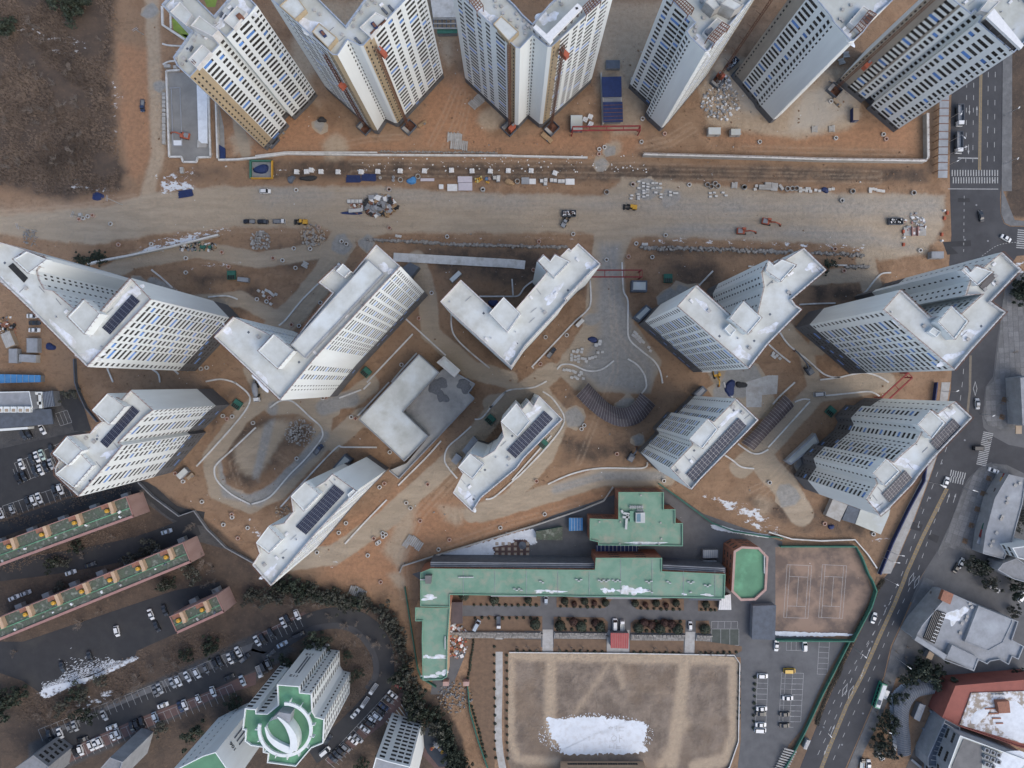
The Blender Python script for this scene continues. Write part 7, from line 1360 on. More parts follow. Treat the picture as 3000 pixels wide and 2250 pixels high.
sheet('terrace_beds', T(1,3)((1110,1260),(1280,1090),(1320,1180),(1150,1310)), M['bed'], .03)
for i in range(7): a, c = wp(T(1,3)((1125+i*22,1245-i*24),(1180+i*22,1290-i*18))); b = MB(); b.bar((*a,.15), (*c,.15), .35); structure(b.build('bed_edging', M['conc_l']))
shed('garden_pergola', 'dark striped pergola roof above the planting terraces', T(1,3)((1275,1135),(1340,1120),(1400,1215),(1320,1260)), 3, 'grey', 'slate', 'pergola', ribs=6)
# trenches and gate posts
gp2 = thing('school_gate', (*w(T1(1,3,1730,930)), 0)); o = (*w(T1(1,3,1730,930)), 0)
for x in (1640,1815): px, py = w(T1(1,3,x,925), 3); b = MB(); b.box(px,py,0,2.4,1.8,3); b.build('gate_pillar', M['pink'], gp2, o)
tag(gp2, 'pink gate pillars below the school wing', 'gate')

# ------------------------------------------------------------------ vehicles
CARC = {'white': (.62,.62,.61), 'black': (.014,.014,.016), 'dark': (.030,.032,.036), 'silver': (.34,.35,.36), 'grey': (.16,.165,.17), 'navy': (.022,.035,.075), 'mint': (.42,.52,.47), 'paleblue': (.36,.42,.48), 'yellow': (.55,.33,.02), 'red': (.28,.04,.03)}
CM = {k: mat('car_paint_'+k, c, tuple(v*.93 for v in c), scale=2, rough=.28, spec=.6, rnd=.06) for k, c in CARC.items()}
M['carglass'] = mat('car_glass', (.012,.014,.017), (.02,.022,.026), scale=1, rough=.08, spec=.7)
M['lamp'] = mat('headlamp', (.55,.55,.52), rough=.2); M['tail'] = mat('tail_lamp', (.25,.02,.02), rough=.3)
def loft(sections, close=True):
    """sections: list of (x, [(y,z)...]) closed rings"""
    b = MB(); n = len(sections[0][1])
    for x, ring in sections: b.v += [(x, y, z) for y, z in ring]
    for s in range(len(sections)-1):
        for i in range(n):
            j = (i+1) % n; b.f.append((s*n+i, s*n+j, (s+1)*n+j, (s+1)*n+i)[::-1]); b.m.append(0)
    b.f.append(tuple(range(n))); b.m.append(0); b.f.append(tuple((len(sections)-1)*n+i for i in range(n))[::-1]); b.m.append(0)
    return b
def ring(w2, z0, z1, ins=.12): return [(-w2,z0),(w2,z0),(w2,z1*.75+z0*.25),(w2-ins,z1),(-w2+ins,z1),(-w2,z1*.75+z0*.25)]
def car_proto(kind, colour):
    P_ = {'sedan': dict(L=4.7, W=1.82, hood=.92, roof=1.44, cab=(-1.55,-.75,.55,1.35), tail=1.02), 'suv': dict(L=4.6, W=1.86, hood=1.05, roof=1.68, cab=(-2.05,-1.75,.55,1.25), tail=1.15), 'hatch': dict(L=3.7, W=1.62, hood=.95, roof=1.5, cab=(-1.65,-1.35,.5,1.15), tail=1.05), 'van': dict(L=5.0, W=1.92, hood=1.15, roof=1.95, cab=(-2.42,-2.3,1.15,1.95), tail=1.2)}[kind]
    L, W, hd, rf, (c0, c1, c2, c3), tl = P_['L'], P_['W']/2, P_['hood'], P_['roof'], P_['cab'], P_['tail']
    root = thing('parked_car', (0,0,-60)); PROTO.append(root); pm = CM[colour]
    b = loft([(-L/2, ring(W*.84,.35,tl*.86)), (-L/2+.18, ring(W*.95,.25,tl*.97)), (c0-.02, ring(W,.22,tl)), (c3, ring(W,.22,hd)), (L/2-.5, ring(W*.96,.22,hd*.90)), (L/2-.1, ring(W*.88,.25,hd*.74)), (L/2, ring(W*.8,.32,hd*.60))])
    body = b.build('body', pm, root, smooth=False)
    r = loft([(c0, ring(W*.86,tl-.05,tl,.02)), (c1, ring(W*.86,tl-.05,rf,.16)), (c2-.35, ring(W*.88,hd-.05,rf,.16)), (c2, ring(W*.88,hd-.05,rf-.03,.16)), (c3, ring(W*.86,hd-.05,hd,.02))]); r.build('glasshouse', M['carglass'], root)
    k = MB(); k.prism([(c1+.08,-W*.74),(c2-.05,-W*.76),(c2-.05,W*.76),(c1+.08,W*.74)], rf-.03, rf+.03); k.build('roof', pm, root)
    for s in (-1, 1):
        for x in (-L*.30, L*.31):
            q = MB(); n = 12; i0 = 0
            for yy in (s*(W-.22), s*(W+.01)): q.v += [(x+.32*math.cos(2*math.pi*a/n), yy, .32+.32*math.sin(2*math.pi*a/n)) for a in range(n)]
            for a in range(n): q.f.append((a,(a+1) % n,n+(a+1) % n,n+a)); q.m.append(0)
            q.f.append(tuple(n+a for a in range(n))); q.m.append(0); q.build('wheel', M['black'], root)
        h = MB(); h.box(L/2-.16, s*W*.66, hd*.58, .22, .34, .14); h.build('headlight', M['lamp'], root); h = MB(); h.box(-L/2+.08, s*W*.66, tl*.72, .1, .34, .16); h.build('tail_light', M['tail'], root); h = MB(); h.box(c3-.25, s*(W+.08), hd-.02, .16, .18, .12); h.build('mirror', pm, root)
    return root
def pickup_proto(cab, bed, kind='pickup', load=None):
    root = thing('light_truck', (0,0,-60)); PROTO.append(root); W = .87
    b = loft([(1.15, ring(W,.35,1.0)), (1.2, ring(W,.35,1.9,.14)), (2.2, ring(W,.35,1.92,.14)), (2.5, ring(W*.97,.35,1.2)), (2.62, ring(W*.92,.4,1.0))] if kind == 'truck' else [(.1, ring(W,.35,1.05)), (.2, ring(W*.98,.35,1.72,.16)), (1.1, ring(W*.98,.35,1.74,.16)), (1.6, ring(W,.35,1.05)), (2.35, ring(W*.95,.35,1.0)), (2.55, ring(W*.88,.4,.8))]); b.build('cab', CM[cab], root)
    g = MB(); x = 2.36 if kind == 'truck' else 1.36; g.box(x-.02, 0, 1.15 if kind == 'truck' else 1.2, .5, W*1.6, .45); g.build('windscreen', M['carglass'], root)
    x1 = 1.05 if kind == 'truck' else .05; L = x1+2.5
    f_ = MB(); f_.box(x1-L/2, 0, .6, L, W*1.9, .12); f_.build('bed_floor', M['grey'] if load is None else M[load], root)
    for dx, dy, sx, sy in ((x1-L/2,W*.95,L,.07), (x1-L/2,-W*.95,L,.07), (x1-L,0,.07,W*1.83), (x1,0,.07,W*1.83)): s_ = MB(); s_.box(dx, dy, .72, sx, sy, .38); s_.build('bed_side', CM[bed], root)
    for s in (-1,1):
        for x in (-1.5, 1.8):
            q = MB(); n = 10
            for yy in (s*(W-.24), s*(W+.01)): q.v += [(x+.34*math.cos(2*math.pi*a/n), yy, .34+.34*math.sin(2*math.pi*a/n)) for a in range(n)]
            for a in range(n): q.f.append((a,(a+1) % n,n+(a+1) % n,n+a)); q.m.append(0)
            q.f.append(tuple(n+a for a in range(n))); q.m.append(0); q.build('wheel', M['black'], root)
        h = MB(); h.box(2.55, s*W*.62, .72, .1, .3, .16); h.build('headlight', M['lamp'], root)
    return root
CARS = {}
NAMES = {'sedan': 'sedan', 'suv': 'SUV', 'hatch': 'small hatchback', 'van': 'van', 'truck': 'light truck', 'pickup': 'pickup'}
def car(p, ang, colour, kind='sedan', where='', bed=None, load=None):
    key = (kind, colour, bed, load)
    if key not in CARS: CARS[key] = car_proto(kind, colour) if kind in ('sedan','suv','hatch','van') else pickup_proto(colour, bed or colour, kind, load)
    x, y = w(p); o = copy_tree(CARS[key], (x, y, .035), math.radians(ang)); cw = {'paleblue': 'pale blue', 'dark': 'charcoal', 'mint': 'pale mint'}.get(colour, colour)
    o.name = {'sedan': 'sedan_car', 'suv': 'sport_utility_car', 'hatch': 'hatchback_car', 'van': 'van', 'truck': 'light_truck', 'pickup': 'pickup_truck'}[kind]
    tag(o, f'{cw} {NAMES[kind]} {where}'.strip(), {'van': 'van', 'truck': 'truck', 'pickup': 'pickup'}.get(kind, 'car'), 'cars '+where if where else 'vehicles', p); return o
J = lambda a: a+random.uniform(-2,2)
def row(c, r, items, where):
    for x, y, a, col, *k in items: car(T1(c,r,x,y), J(a), col, k[0] if k else 'sedan', where)
row(0,2, ((375,405,-65,'white'),(215,452,-65,'dark','suv'),(255,440,-65,'black')), 'parked beside the service building')
row(0,2, ((195,705,-68,'white'),(285,665,-68,'dark'),(328,642,-68,'white'),(372,625,-68,'mint'),(455,582,-68,'dark')), 'parked in the upper bay row of the car park')
row(0,2, ((310,770,-68,'dark'),(360,755,-68,'white'),(405,732,-68,'black'),(450,705,-68,'silver'),(170,830,-68,'black','suv'),(217,810,-68,'black')), 'parked in the middle bay row of the car park')
row(0,2, ((480,935,-68,'dark'),(530,922,-68,'white','suv'),(255,1030,-68,'dark','suv'),(300,1018,-68,'white','suv'),(347,997,-68,'white'),(115,1095,-68,'silver','hatch'),(15,1130,-68,'white','suv')), 'parked in the lowest bay row of the car park')
row(0,2, ((1447,1287,18,'paleblue'),(790,1573,20,'black'),(620,1640,20,'white')), 'on the lane between the old slabs'); row(0,3, ((130,176,22,'white'),(232,136,22,'silver')), 'on the lane between the old slabs')
row(0,3, ((1310,320,-70,'white'),(1430,285,-72,'dark'),(1018,465,-76,'white','suv'),(1362,425,-65,'dark'),(785,685,-70,'dark'),(548,775,-72,'dark')), 'in the half empty snowy lot')
row(0,3, ((2065,642,-62,'white'),(2028,688,-62,'dark'),(1993,702,-64,'white'),(1905,722,-64,'black'),(1868,745,-64,'black','suv'),(1787,790,-66,'grey','hatch'),(1708,826,-62,'white','suv'),(1625,856,-62,'white'),(1548,895,-64,'white','suv'),(1498,910,-64,'silver'),(1388,960,-66,'silver'),(1352,985,-66,'grey'),(908,1190,-66,'silver'),(655,1282,-66,'silver'),(612,1302,-66,'grey','hatch'),(527,1345,-66,'white'),(435,1360,-70,'dark')), 'parked along the upper side of the estate road')
row(0,3, ((1848,985,-70,'white','suv'),(2100,892,-68,'paleblue'),(1720,1047,-68,'white','hatch'),(1605,1100,-68,'white','suv'),(1565,1118,-68,'navy'),(1350,1207,-68,'paleblue','suv'),(1235,1252,-70,'black'),(1190,1270,-70,'black','suv'),(1148,1290,-70,'black'),(1025,1347,-68,'white','suv'),(983,1372,-68,'white','hatch'),(872,1420,-66,'white','suv'),(832,1436,-66,'white'),(793,1452,-66,'white','suv'),(705,1490,-72,'white','suv'),(662,1507,-72,'black','suv'),(547,1550,-74,'white'),(493,1566,-74,'white','suv')), 'parked along the lower side of the estate road')
row(0,3, ((1415,1103,20,'white'),(972,1292,20,'white'),(722,1397,18,'black'),(1985,862,25,'black')), 'driving on the estate road')
row(1,3, ((360,322,-64,'white','suv'),(278,366,-64,'black'),(240,390,-64,'white'),(135,480,-60,'black'),(65,530,-60,'black'),(15,548,-60,'white')), 'parked before the road bend'); row(1,3, ((375,493,22,'black','van'),(232,577,28,'paleblue'),(130,660,38,'dark')), 'beside the kerb before the road bend')
row(1,3, ((115,752,-64,'grey','suv'),(72,778,-66,'dark','van')), 'parked below the road bend'); car(T1(1,3,35,812), -68, 'white', 'truck', 'parked below the road bend')
row(1,3, ((1232,935,-38,'red','hatch'),(1185,1012,-38,'white'),(1150,1052,-38,'grey'),(1105,1115,-36,'navy'),(1075,1150,-36,'black'),(1050,1195,-38,'white','suv'),(1005,1220,-38,'white','hatch'),(988,1260,-38,'black','suv'),(945,1307,-38,'white'),(887,1390,-40,'silver'),(843,1406,-40,'white'),(780,1467,-42,'grey','suv'),(740,1497,-42,'black','suv'),(708,1530,-42,'dark'),(670,1560,-42,'dark')), 'parked in the bays after the road bend')
row(1,3, ((860,1175,50,'white'),(625,1400,50,'dark'),(600,1500,40,'white','van')), 'on the road after the bend'); car(T1(1,3,1018,960), -125, 'white', 'truck', 'stopped on the road bend'); car(T1(1,3,945,1075), -125, 'white', 'truck', 'stopped below the road bend')
car(T1(1,3,1905,415), 62, 'paleblue', 'van', 'beside the school garden corner'); car(T1(1,3,2097,388), -90, 'white', 'truck', 'on the ramp into the school garden', 'grey', 'slate')
car(T1(2,3,293,192), 90, 'paleblue', 'hatch', 'under the school canopy'); car(T1(2,3,887,405), 90, 'white', 'van', 'above the red stage roof'); car(T1(2,3,950,420), 90, 'white', 'truck', 'right of the white van above the red stage roof', 'white', 'roof'); car(T1(2,3,1537,418), 90, 'white', 'hatch', 'on the second steps path of the school')
row(2,3, ((2160,850,0,'white','suv'),(2153,1132,0,'white'),(2148,1175,0,'dark'),(2145,1270,0,'white'),(2140,1316,0,'white','van')), 'in the left bays of the school car park')
row(3,3, ((67,590,-93,'white'),(312,592,90,'white','suv'),(165,1040,0,'white'),(140,1180,0,'dark'),(138,1275,0,'black')), 'in the right bays of the school car park'); car(T1(3,3,180,805), 0, 'yellow', 'van', 'in the school car park')
car(T1(3,3,907,350), 72, 'white', 'sedan', 'driving beside the tennis courts'); car(T1(3,3,805,1612), 85, 'dark', 'truck', 'parked at the bottom edge', 'white', 'roof'); car(T1(3,3,862,1618), 90, 'white', 'sedan', 'parked at the bottom edge'); car(T1(3,3,2180,172), 55, 'white', 'suv', 'at the right edge beside pines')
car(T1(3,1,1832,218), 100, 'dark', 'sedan', 'driving towards the junction'); car(T1(3,1,2047,410), -28, 'white', 'sedan', 'turning at the junction'); car(T1(3,2,1800,185), 92, 'silver', 'sedan', 'driving past the right solar array'); car(T1(3,2,1940,762), -20, 'white', 'sedan', 'parked on the shop pavement'); car(T1(3,2,1530,862), 70, 'white', 'sedan', 'waiting at the small crossing'); car(T1(3,2,1812,568), 0, 'black', 'van', 'on the long crossing'); car(T1(3,2,440,103), 4, 'silver', 'van', 'beside the curved kerb on the right')
car(T1(0,1,310,1140), 0, 'dark', 'sedan', 'parked in the left edge yard'); car(T1(0,1,307,1202), 0, 'white', 'sedan', 'parked in the left edge yard'); car(T1(0,1,290,1080), 0, 'white', 'sedan', 'half hidden by the left tower roof'); car(T1(1,1,85,5), 0, 'white', 'suv', 'on the haul road below the black tarpaulin')
car(T1(0,0,1240,920), -90, 'navy', 'pickup', 'on the earth road at upper left'); car(T1(0,1,2160,266), 180, 'black', 'pickup', 'leftmost in the row on the haul road'); car(T1(1,1,66,268), 0, 'black', 'suv', 'second in the row on the haul road'); car(T1(1,1,205,265), 0, 'white', 'truck', 'third in the row on the haul road', 'navy'); car(T1(1,2,545,577), 50, 'navy', 'pickup', 'on the loop road'); car(T1(2,1,340,1397), 52, 'black', 'pickup', 'beside the central tower kerb'); car(T1(2,0,2105,810), 45, 'white', 'truck', 'behind the pale wall tower', 'dark', 'slate'); car(T1(0,3,2118,700), 40, 'dark', 'pickup', 'across the upper side of the estate road'); car(T1(1,1,700,665), 40, 'white', 'truck', 'beside the ridge tower stair roof', 'silver')
# heavy vehicles
def wheelset(root, xs, W, r=.5, wd=.5):
    for s in (-1,1):
        for x in xs:
            q = MB(); n = 12
            for yy in (s*(W-wd), s*W): q.v += [(x+r*math.cos(2*math.pi*a/n), yy, r+r*math.sin(2*math.pi*a/n)) for a in range(n)]
            for a in range(n): q.f.append((a,(a+1) % n,n+(a+1) % n,n+a)); q.m.append(0)
            q.f.append(tuple(n+a for a in range(n))); q.m.append(0); q.f.append(tuple(a for a in range(n))[::-1]); q.m.append(0); q.build('wheel', M['black'], root)
def dump_truck(p, ang, label):
    x, y = w(p); root = thing('dump_truck', (x, y, .03), math.radians(ang)); W = 1.25
    b = loft([(2.3, ring(W,.7,2.9,.15)), (3.7, ring(W,.7,2.9,.2)), (4.1, ring(W*.98,.7,2.0)), (4.2, ring(W*.95,.7,1.5))]); b.build('cab', CM['white'], root); g = MB(); g.box(3.9,0,1.9,.5,2.1,.7); g.build('windscreen', M['carglass'], root)
    c = MB(); c.box(-.5,0,.7,8.4,1.0,.4); c.build('chassis', M['black'], root); f_ = MB(); f_.box(-1.3,0,1.2,6.8,2.3,.15); f_.build('bed_floor', M['greyl'], root)
    for dx, dy, sx, sy in ((-1.3,1.2,6.8,.14), (-1.3,-1.2,6.8,.14), (-4.7,0,.14,2.26), (2.1,0,.14,2.26)): s_ = MB(); s_.box(dx,dy,1.35,sx,sy,1.2); s_.build('bed_side', M['slate'], root)
    wheelset(root, (-3.4,-2.1,1.6,3.2), W); 
    for s in (-1,1): h = MB(); h.box(4.16,s*.9,.9,.12,.4,.2); h.build('headlight', M['lamp'], root)
    tag(root, label, 'dump truck', 'dump trucks waiting on the main road')
dump_truck(T1(3,0,1637,1015), -90, 'upper white cab dump truck waiting on the main road'); dump_truck(T1(3,0,1628,1248), -90, 'lower white cab dump truck waiting on the main road')
def mixer(p, ang, label):
    x, y = w(p); root = thing('concrete_mixer', (x, y, .03), math.radians(ang)); b = loft([(2.6, ring(1.2,.7,2.8,.15)), (3.9, ring(1.2,.7,2.8,.2)), (4.3, ring(1.15,.7,1.7))]); b.build('cab', CM['white'], root); c = MB(); c.box(-.5,0,.7,8.2,1.1,.4); c.build('chassis', M['black'], root)
    n = 14; prof = ((-3.6,.55),(-3.0,.9),(-1.4,1.25),(.4,1.2),(1.8,.8),(2.2,.5)); d_ = loft([(x_, [(r_*math.cos(2*math.pi*a/n), 2.2+r_*math.sin(2*math.pi*a/n)) for a in range(n)]) for x_, r_ in prof]); d_.build('drum', M['greyl'], root); ch = MB(); ch.bar((-3.6,0,2.6), (-4.6,0,1.4), .6); ch.build('chute', M['grey'], root); g = MB(); g.box(4.05,0,1.8,.4,2.0,.7); g.build('windscreen', M['carglass'], root); wheelset(root, (-3.0,-1.8,1.6,3.3), 1.22); tag(root, label, 'mixer truck')
mixer(T1(1,2,10,80), -82, 'white concrete mixer truck beside the ridge tower')
def excavator(p, ang, label, m='orange', reach=5.2):
    x, y = w(p); root = thing('excavator', (x, y, 0), math.radians(ang))
    for s in (-1,1):
        t_ = MB(); t_.prism([(-1.9,s*1.0-.3),(1.9,s*1.0-.3),(1.9,s*1.0+.3),(-1.9,s*1.0+.3)], .0, .75); t_.build('track', M['black'], root)
    b = MB(); b.box(-.6,0,.9,3.2,2.5,.9,0,0,.96); bd = b.build('house', M[m], root); c = MB(); c.box(.5,.8,.9,1.5,.95,1.9,0,0,.92); c.build('cab', M[m], root); g = MB(); g.box(1.22,.8,1.6,.12,.8,1.0); g.build('windscreen', M['carglass'], root); e = MB(); e.box(-.9,-.1,1.8,1.9,1.9,.25); e.build('engine_cover', M['grey'], root)
    bm = MB(); bm.bar((.8,-.1,1.6), (3.0,-.1,3.2), .5); bm.bar((3.0,-.1,3.2), (reach,-.1,1.9), .4); bm.build('boom', M[m], root); st_ = MB(); st_.bar((reach,-.1,1.9), (reach+.9,-.1,.5), .32); st_.build('stick', M[m], root); bk = MB(); bk.box(reach+.9,-.1,0,.8,1.1,.7,0,0,.7); bk.build('bucket', M['rust'], root); tag(root, label, 'excavator', 'excavators')
excavator(T1(2,1,1980,350), -3, 'left orange excavator on the haul road'); excavator(T1(2,1,2195,268), -12, 'right orange excavator on the haul road'); excavator(T1(0,0,1605,1180), 168, 'orange and black excavator on the parking deck', 'orange'); excavator(T1(2,1,1760,1580), -75, 'yellow excavator beside the banded window tower base', 'yellow', 4.4); excavator(T1(2,2,1030,640), 60, 'small dark excavator on the earth beside the plaza canopy', 'slate', 3.6); excavator(T1(3,1,345,1545), 125, 'dark long boom rig beside the curved kerb', 'slate', 9.0)
def loader(p, ang, label, m='yellow', s=1.0):
    x, y = w(p); root = thing('wheel_loader', (x, y, 0), math.radians(ang)); b = MB(); b.box(-1.2,0,.8,2.2,1.9,1.0,0,0,.93); b.build('engine_house', M[m], root); c = MB(); c.box(.2,0,.9,1.2,1.5,2.0,0,0,.9); c.build('cab', M['black'], root); r_ = MB(); r_.box(.2,0,2.9,1.1,1.4,.1); r_.build('cab_roof', M[m], root)
    for q in (-1,1): a = MB(); a.bar((.8,q*.6,1.2), (2.8,q*.6,.6), .22); a.build('lift_arm', M['black'], root)
    k = MB(); k.box(3.0,0,.1,.9,2.3,.8,0,0,.85); k.build('bucket', M['black'], root); wheelset(root, (-1.2,1.4), 1.15, .65, .55); tag(root, label, 'wheel loader', 'wheel loaders')
loader(T1(2,1,1030,143), 176, 'black and yellow wheel loader below the slab stacks'); loader(T1(1,1,405,270), 178, 'yellow wheel loader at the end of the vehicle row'); loader(T1(2,1,455,275), 60, 'small grey machine below the loaded skip', 'greyl')
def skip(p, ang, label, L=5.8, W=2.6, load=('rust','white','grey')):
    x, y = w(p); root = thing('waste_skip', (x, y, 0), ang); b = MB(); b.box(0,0,0,L,W,.2); b.build('floor', M['black'], root)
    for dx, dy, sx, sy in ((0,W/2,L,.15), (0,-W/2,L,.15), (L/2,0,.15,W-.16), (-L/2,0,.15,W-.16)): s_ = MB(); s_.box(dx,dy,.2,sx,sy,1.5); s_.build('side', M['slate'], root)
    h = MB()
    for i in range(46): h.box(random.uniform(-L/2+.5,L/2-.5), random.uniform(-W/2+.4,W/2-.4), .9+random.random()*.4, random.uniform(.2,.9), random.uniform(.2,.6), .3, random.uniform(0,3), random.randrange(len(load)), .8, False)
    stuff(h.build('waste', [M[q] for q in load], root)); tag(root, label, 'skip', 'waste skips')
skip(T1(2,1,490,198), 0, 'dark skip full of scrap on the middle haul road'); skip(T1(3,1,1090,265), 0, 'dark skip with white rubbish beside the wheel wash', load=('black','white')); skip(T1(2,0,1895,560), .75, 'grey skip between two bluish towers', 6, 2.4)
# bus
x, y = w(T1(3,3,945,1005), 0); bus = thing('city_bus', (x, y, .03), math.radians(72)); b = loft([(-5.4, ring(1.2,.4,2.9,.15)), (-5.3, ring(1.25,.35,3.05,.15)), (5.2, ring(1.25,.35,3.05,.15)), (5.4, ring(1.2,.4,2.7,.15))]); b.build('body', mat('bus_green', (.03,.20,.13), (.025,.17,.11), scale=1, rough=.3), bus); b = MB(); b.box(0,-.15,3.06,9.6,1.7,.12); b.build('roof_panel', M['white'], bus)
for i in range(6):
    for s in (-1,1): k = MB(); k.box(-4.2+i*1.6,s*1.25,1.4,1.4,.05,1.0); k.build('window', M['carglass'], bus)
b = MB(); b.box(5.36,0,1.2,.1,2.2,1.5); b.build('windscreen', M['carglass'], bus); b = MB(); b.box(-2.6,0,3.18,2.0,1.2,.25); b.build('roof_unit', M['slate'], bus); wheelset(bus, (-3.2,3.2), 1.22, .48, .4)
for s in (-1,1): h = MB(); h.box(5.42,s*.9,.7,.06,.35,.2); h.build('headlight', M['lamp'], bus)
tag(bus, 'green and white city bus at the stop on the main road', 'bus')

# ------------------------------------------------------------------ vegetation
def evergreen_mesh(seed, n=700, r=1.0, flat=.85, leaf=.26):
    rr = random.Random(seed); b = MB(); cl = [(rr.gauss(0,.42), rr.gauss(0,.42), rr.uniform(.25,.95), rr.uniform(.16,.36)) for _ in range(15)]
    for i in range(n):
        cx_, cy_, cz_, cr = cl[rr.randrange(15)]; u = [rr.gauss(0,1) for _ in range(3)]; l_ = math.sqrt(sum(q*q for q in u)) or 1; k = cr*rr.uniform(.55,1.05)
        p = np.array((cx_+u[0]/l_*k, cy_+u[1]/l_*k, cz_+u[2]/l_*k*flat)); a = np.array([rr.gauss(0,1) for _ in range(3)]); a /= np.linalg.norm(a); c = np.cross(a, u); c /= (np.linalg.norm(c) or 1); s = leaf*rr.uniform(.5,1)
        b.face([tuple((p+a*s*.5)*r), tuple((p+c*s*.4)*r), tuple((p-a*s*.5)*r), tuple((p-c*s*.4)*r)])
    return b
def bare_mesh(seed, h=1.0, twigs=5):
    rr = random.Random(seed); b = MB()
    def grow(p, d_, L, t_, lv):
        e = p + d_*L; b.bar(tuple(p), tuple(e), t_, 0, t_*.6)
        if lv == 0: return
        for k in range(rr.randint(3,4)):
            nd = d_*.62 + np.array((rr.gauss(0,.55), rr.gauss(0,.55), rr.uniform(0,.45))); nd /= np.linalg.norm(nd); grow(p + d_*L*rr.uniform(.45,1), nd, L*rr.uniform(.55,.8), t_*.55, lv-1)
    grow(np.array((0,0,0.)), np.array((0,0,1.)), h*.36, .055*h, 4); return b
TR = {}
def tree_proto(kind, seed):
    key = (kind, seed)
    if key in TR: return TR[key]
    root = thing({'ever': 'evergreen_tree', 'bare': 'bare_tree', 'shrub': 'clipped_shrub', 'red': 'dry_shrub', 'dull': 'evergreen_tree'}[kind], (0,0,-80)); PROTO.append(root)
    if kind in ('ever', 'dull'):
        b = MB(); b.cyl(0,0,0,.55,.06,.03,n=6)
        for a in range(5): b.bar((0,0,.3+.05*a), (.4*math.cos(a*1.3),.4*math.sin(a*1.3),.55+.06*a), .035)
        b.build('trunk', M['bark'], root); evergreen_mesh(seed, 760, 1.0, .85, .2).build('crown', M['leaf' if kind == 'ever' else 'leaf2'], root)
    elif kind == 'bare':
        b = MB(); b.cyl(0,0,0,.34,.035,.025,n=6); b.build('trunk', M['bark'], root); bare_mesh(seed).build('crown', M['twig'], root)
    else:
        rr = random.Random(seed); b = MB(); b.cyl(0,0,0,.3,.08,n=5); b.build('stem', M['bark'], root); b = MB()
        for i in range(420):
            u = np.array([rr.gauss(0,1) for _ in range(3)]); u /= np.linalg.norm(u); p_ = u*rr.uniform(.78,.98)*np.array((1,1,.62))+np.array((0,0,.6)); a = np.cross(u, [rr.gauss(0,1) for _ in range(3)]); a /= np.linalg.norm(a); c = np.cross(u, a)*.8+u*rr.uniform(-.5,.5); b.face([tuple(p_+a*.14), tuple(p_+c*.12), tuple(p_-a*.14), tuple(p_-c*.12)])
        b.build('crown', M['leaf' if kind == 'shrub' else 'leaf3'], root)
    TR[key] = root; return root
def tree(kind, p, s, label, group, hgt=None, cat=None):
    x, y = w(p); o = copy_tree(tree_proto(kind, random.randrange(3)), (x, y, 0), random.uniform(0,6.28)); o.scale = (s, s, hgt or s); tag(o, label, cat or ('tree' if kind in ('ever','bare','dull') else 'shrub'), group, p); return o
# tree belt along the U-bend
def belt(c, r, line, n, spread, kind, smin, smax, label, group):
    L = wp(T(c,r)(*line)); px = T(c,r)(*line)
    for i in range(n):
        t_ = (i+random.random()*.7)/n*(len(px)-1); k = min(len(px)-2, int(t_)); u = t_-k; p = (px[k][0]+(px[k+1][0]-px[k][0])*u+random.uniform(-spread,spread), px[k][1]+(px[k+1][1]-px[k][1])*u+random.uniform(-spread,spread)); s = random.uniform(smin,smax); tree(kind if random.random() < .75 else ('dull' if kind == 'ever' else kind), p, s, label, group, s*1.5)
belt(1,3, [(-60,130),(100,180),(300,130),(560,150),(740,200),(920,195),(1100,280),(1230,440),(1290,620),(1300,800)], 34, 10, 'dull', 2.2, 3.8, 'dark evergreen tree in the belt round the road bend', 'trees round the road bend')
belt(1,3, [(150,60),(420,110),(640,160),(900,210)], 16, 12, 'ever', 2.6, 4.2, 'dark evergreen tree in the belt below the bare earth', 'trees below the bare earth')
belt(1,3, [(1270,820),(1330,960),(1400,1100),(1480,1180),(1600,1260),(1700,1420),(1740,1560),(1760,1660)], 26, 16, 'ever', 3.0, 5.0, 'dark evergreen tree between the road bend and school', 'trees left of the school')
for x, y, s in ((540,600,6.0),(480,560,4.5),(600,560,4.5),(810,665,2.6),(875,815,3.0),(1150,1480,5.0),(1220,1440,4.0),(280,700,3.6),(920,1580,3.4)): tree('ever', T1(1,3,x,y), s, 'dark evergreen tree beside the estate tower', 'trees beside the estate towers', s*1.4)
for x, y, s in ((470,1550,3.2),(680,0,3.4)): tree('ever', T1(0,2,x,y+(0 if x<600 else 1400)), s, 'dark evergreen by the old slabs', 'trees by the old slabs', s*1.4)
for x, y, s in ((1370,1400,4.2),(1130,1530,4.0),(1280,1440,3.2),(560,1560,3.0),(1650,1560,3.8),(1700,1620,4.4),(640,90,3.4)): tree('dull', T1(0,2,x,y), s, 'dark tree in front of an old slab', 'trees by the old slabs', s*1.4)
for x, y, s in ((120,1020,6.5),(200,990,4.6),(60,1080,4.6),(700,970,3.8),(760,1000,3.4),(900,860,3.2),(780,1140,4.4),(560,1090,3.4),(1830,560,4.2),(1850,600,3.6),(1640,640,3.6),(1470,70,3.6),(1450,60,3.2),(560,80,3.0),(1430,1280,3.4),(1700,1300,5.0),(2040,1040,4.0)): tree('ever' if s > 3.5 else 'dull', T1(0,3,x,y), s, 'dark evergreen on the slope beside the snowy lot', 'trees beside the snowy lot', s*1.4)
for x, y, s in ((1240,900,9),(1210,850,7),(1470,690,6),(1550,740,6),(1330,760,7),(1060,1010,6),(470,1150,6),(650,1130,6),(360,1180,6),(980,1060,6),(880,1090,5),(1840,30,7),(1780,60,5),(1860,100,5),(720,380,7),(150,640,5),(880,290,5),(1380,1340,5),(1280,1400,5),(1150,1500,5)): tree('bare', T1(0,3,x,y), s, 'leafless tree near the snowy lot', 'leafless trees in the old estate', s*1.1)
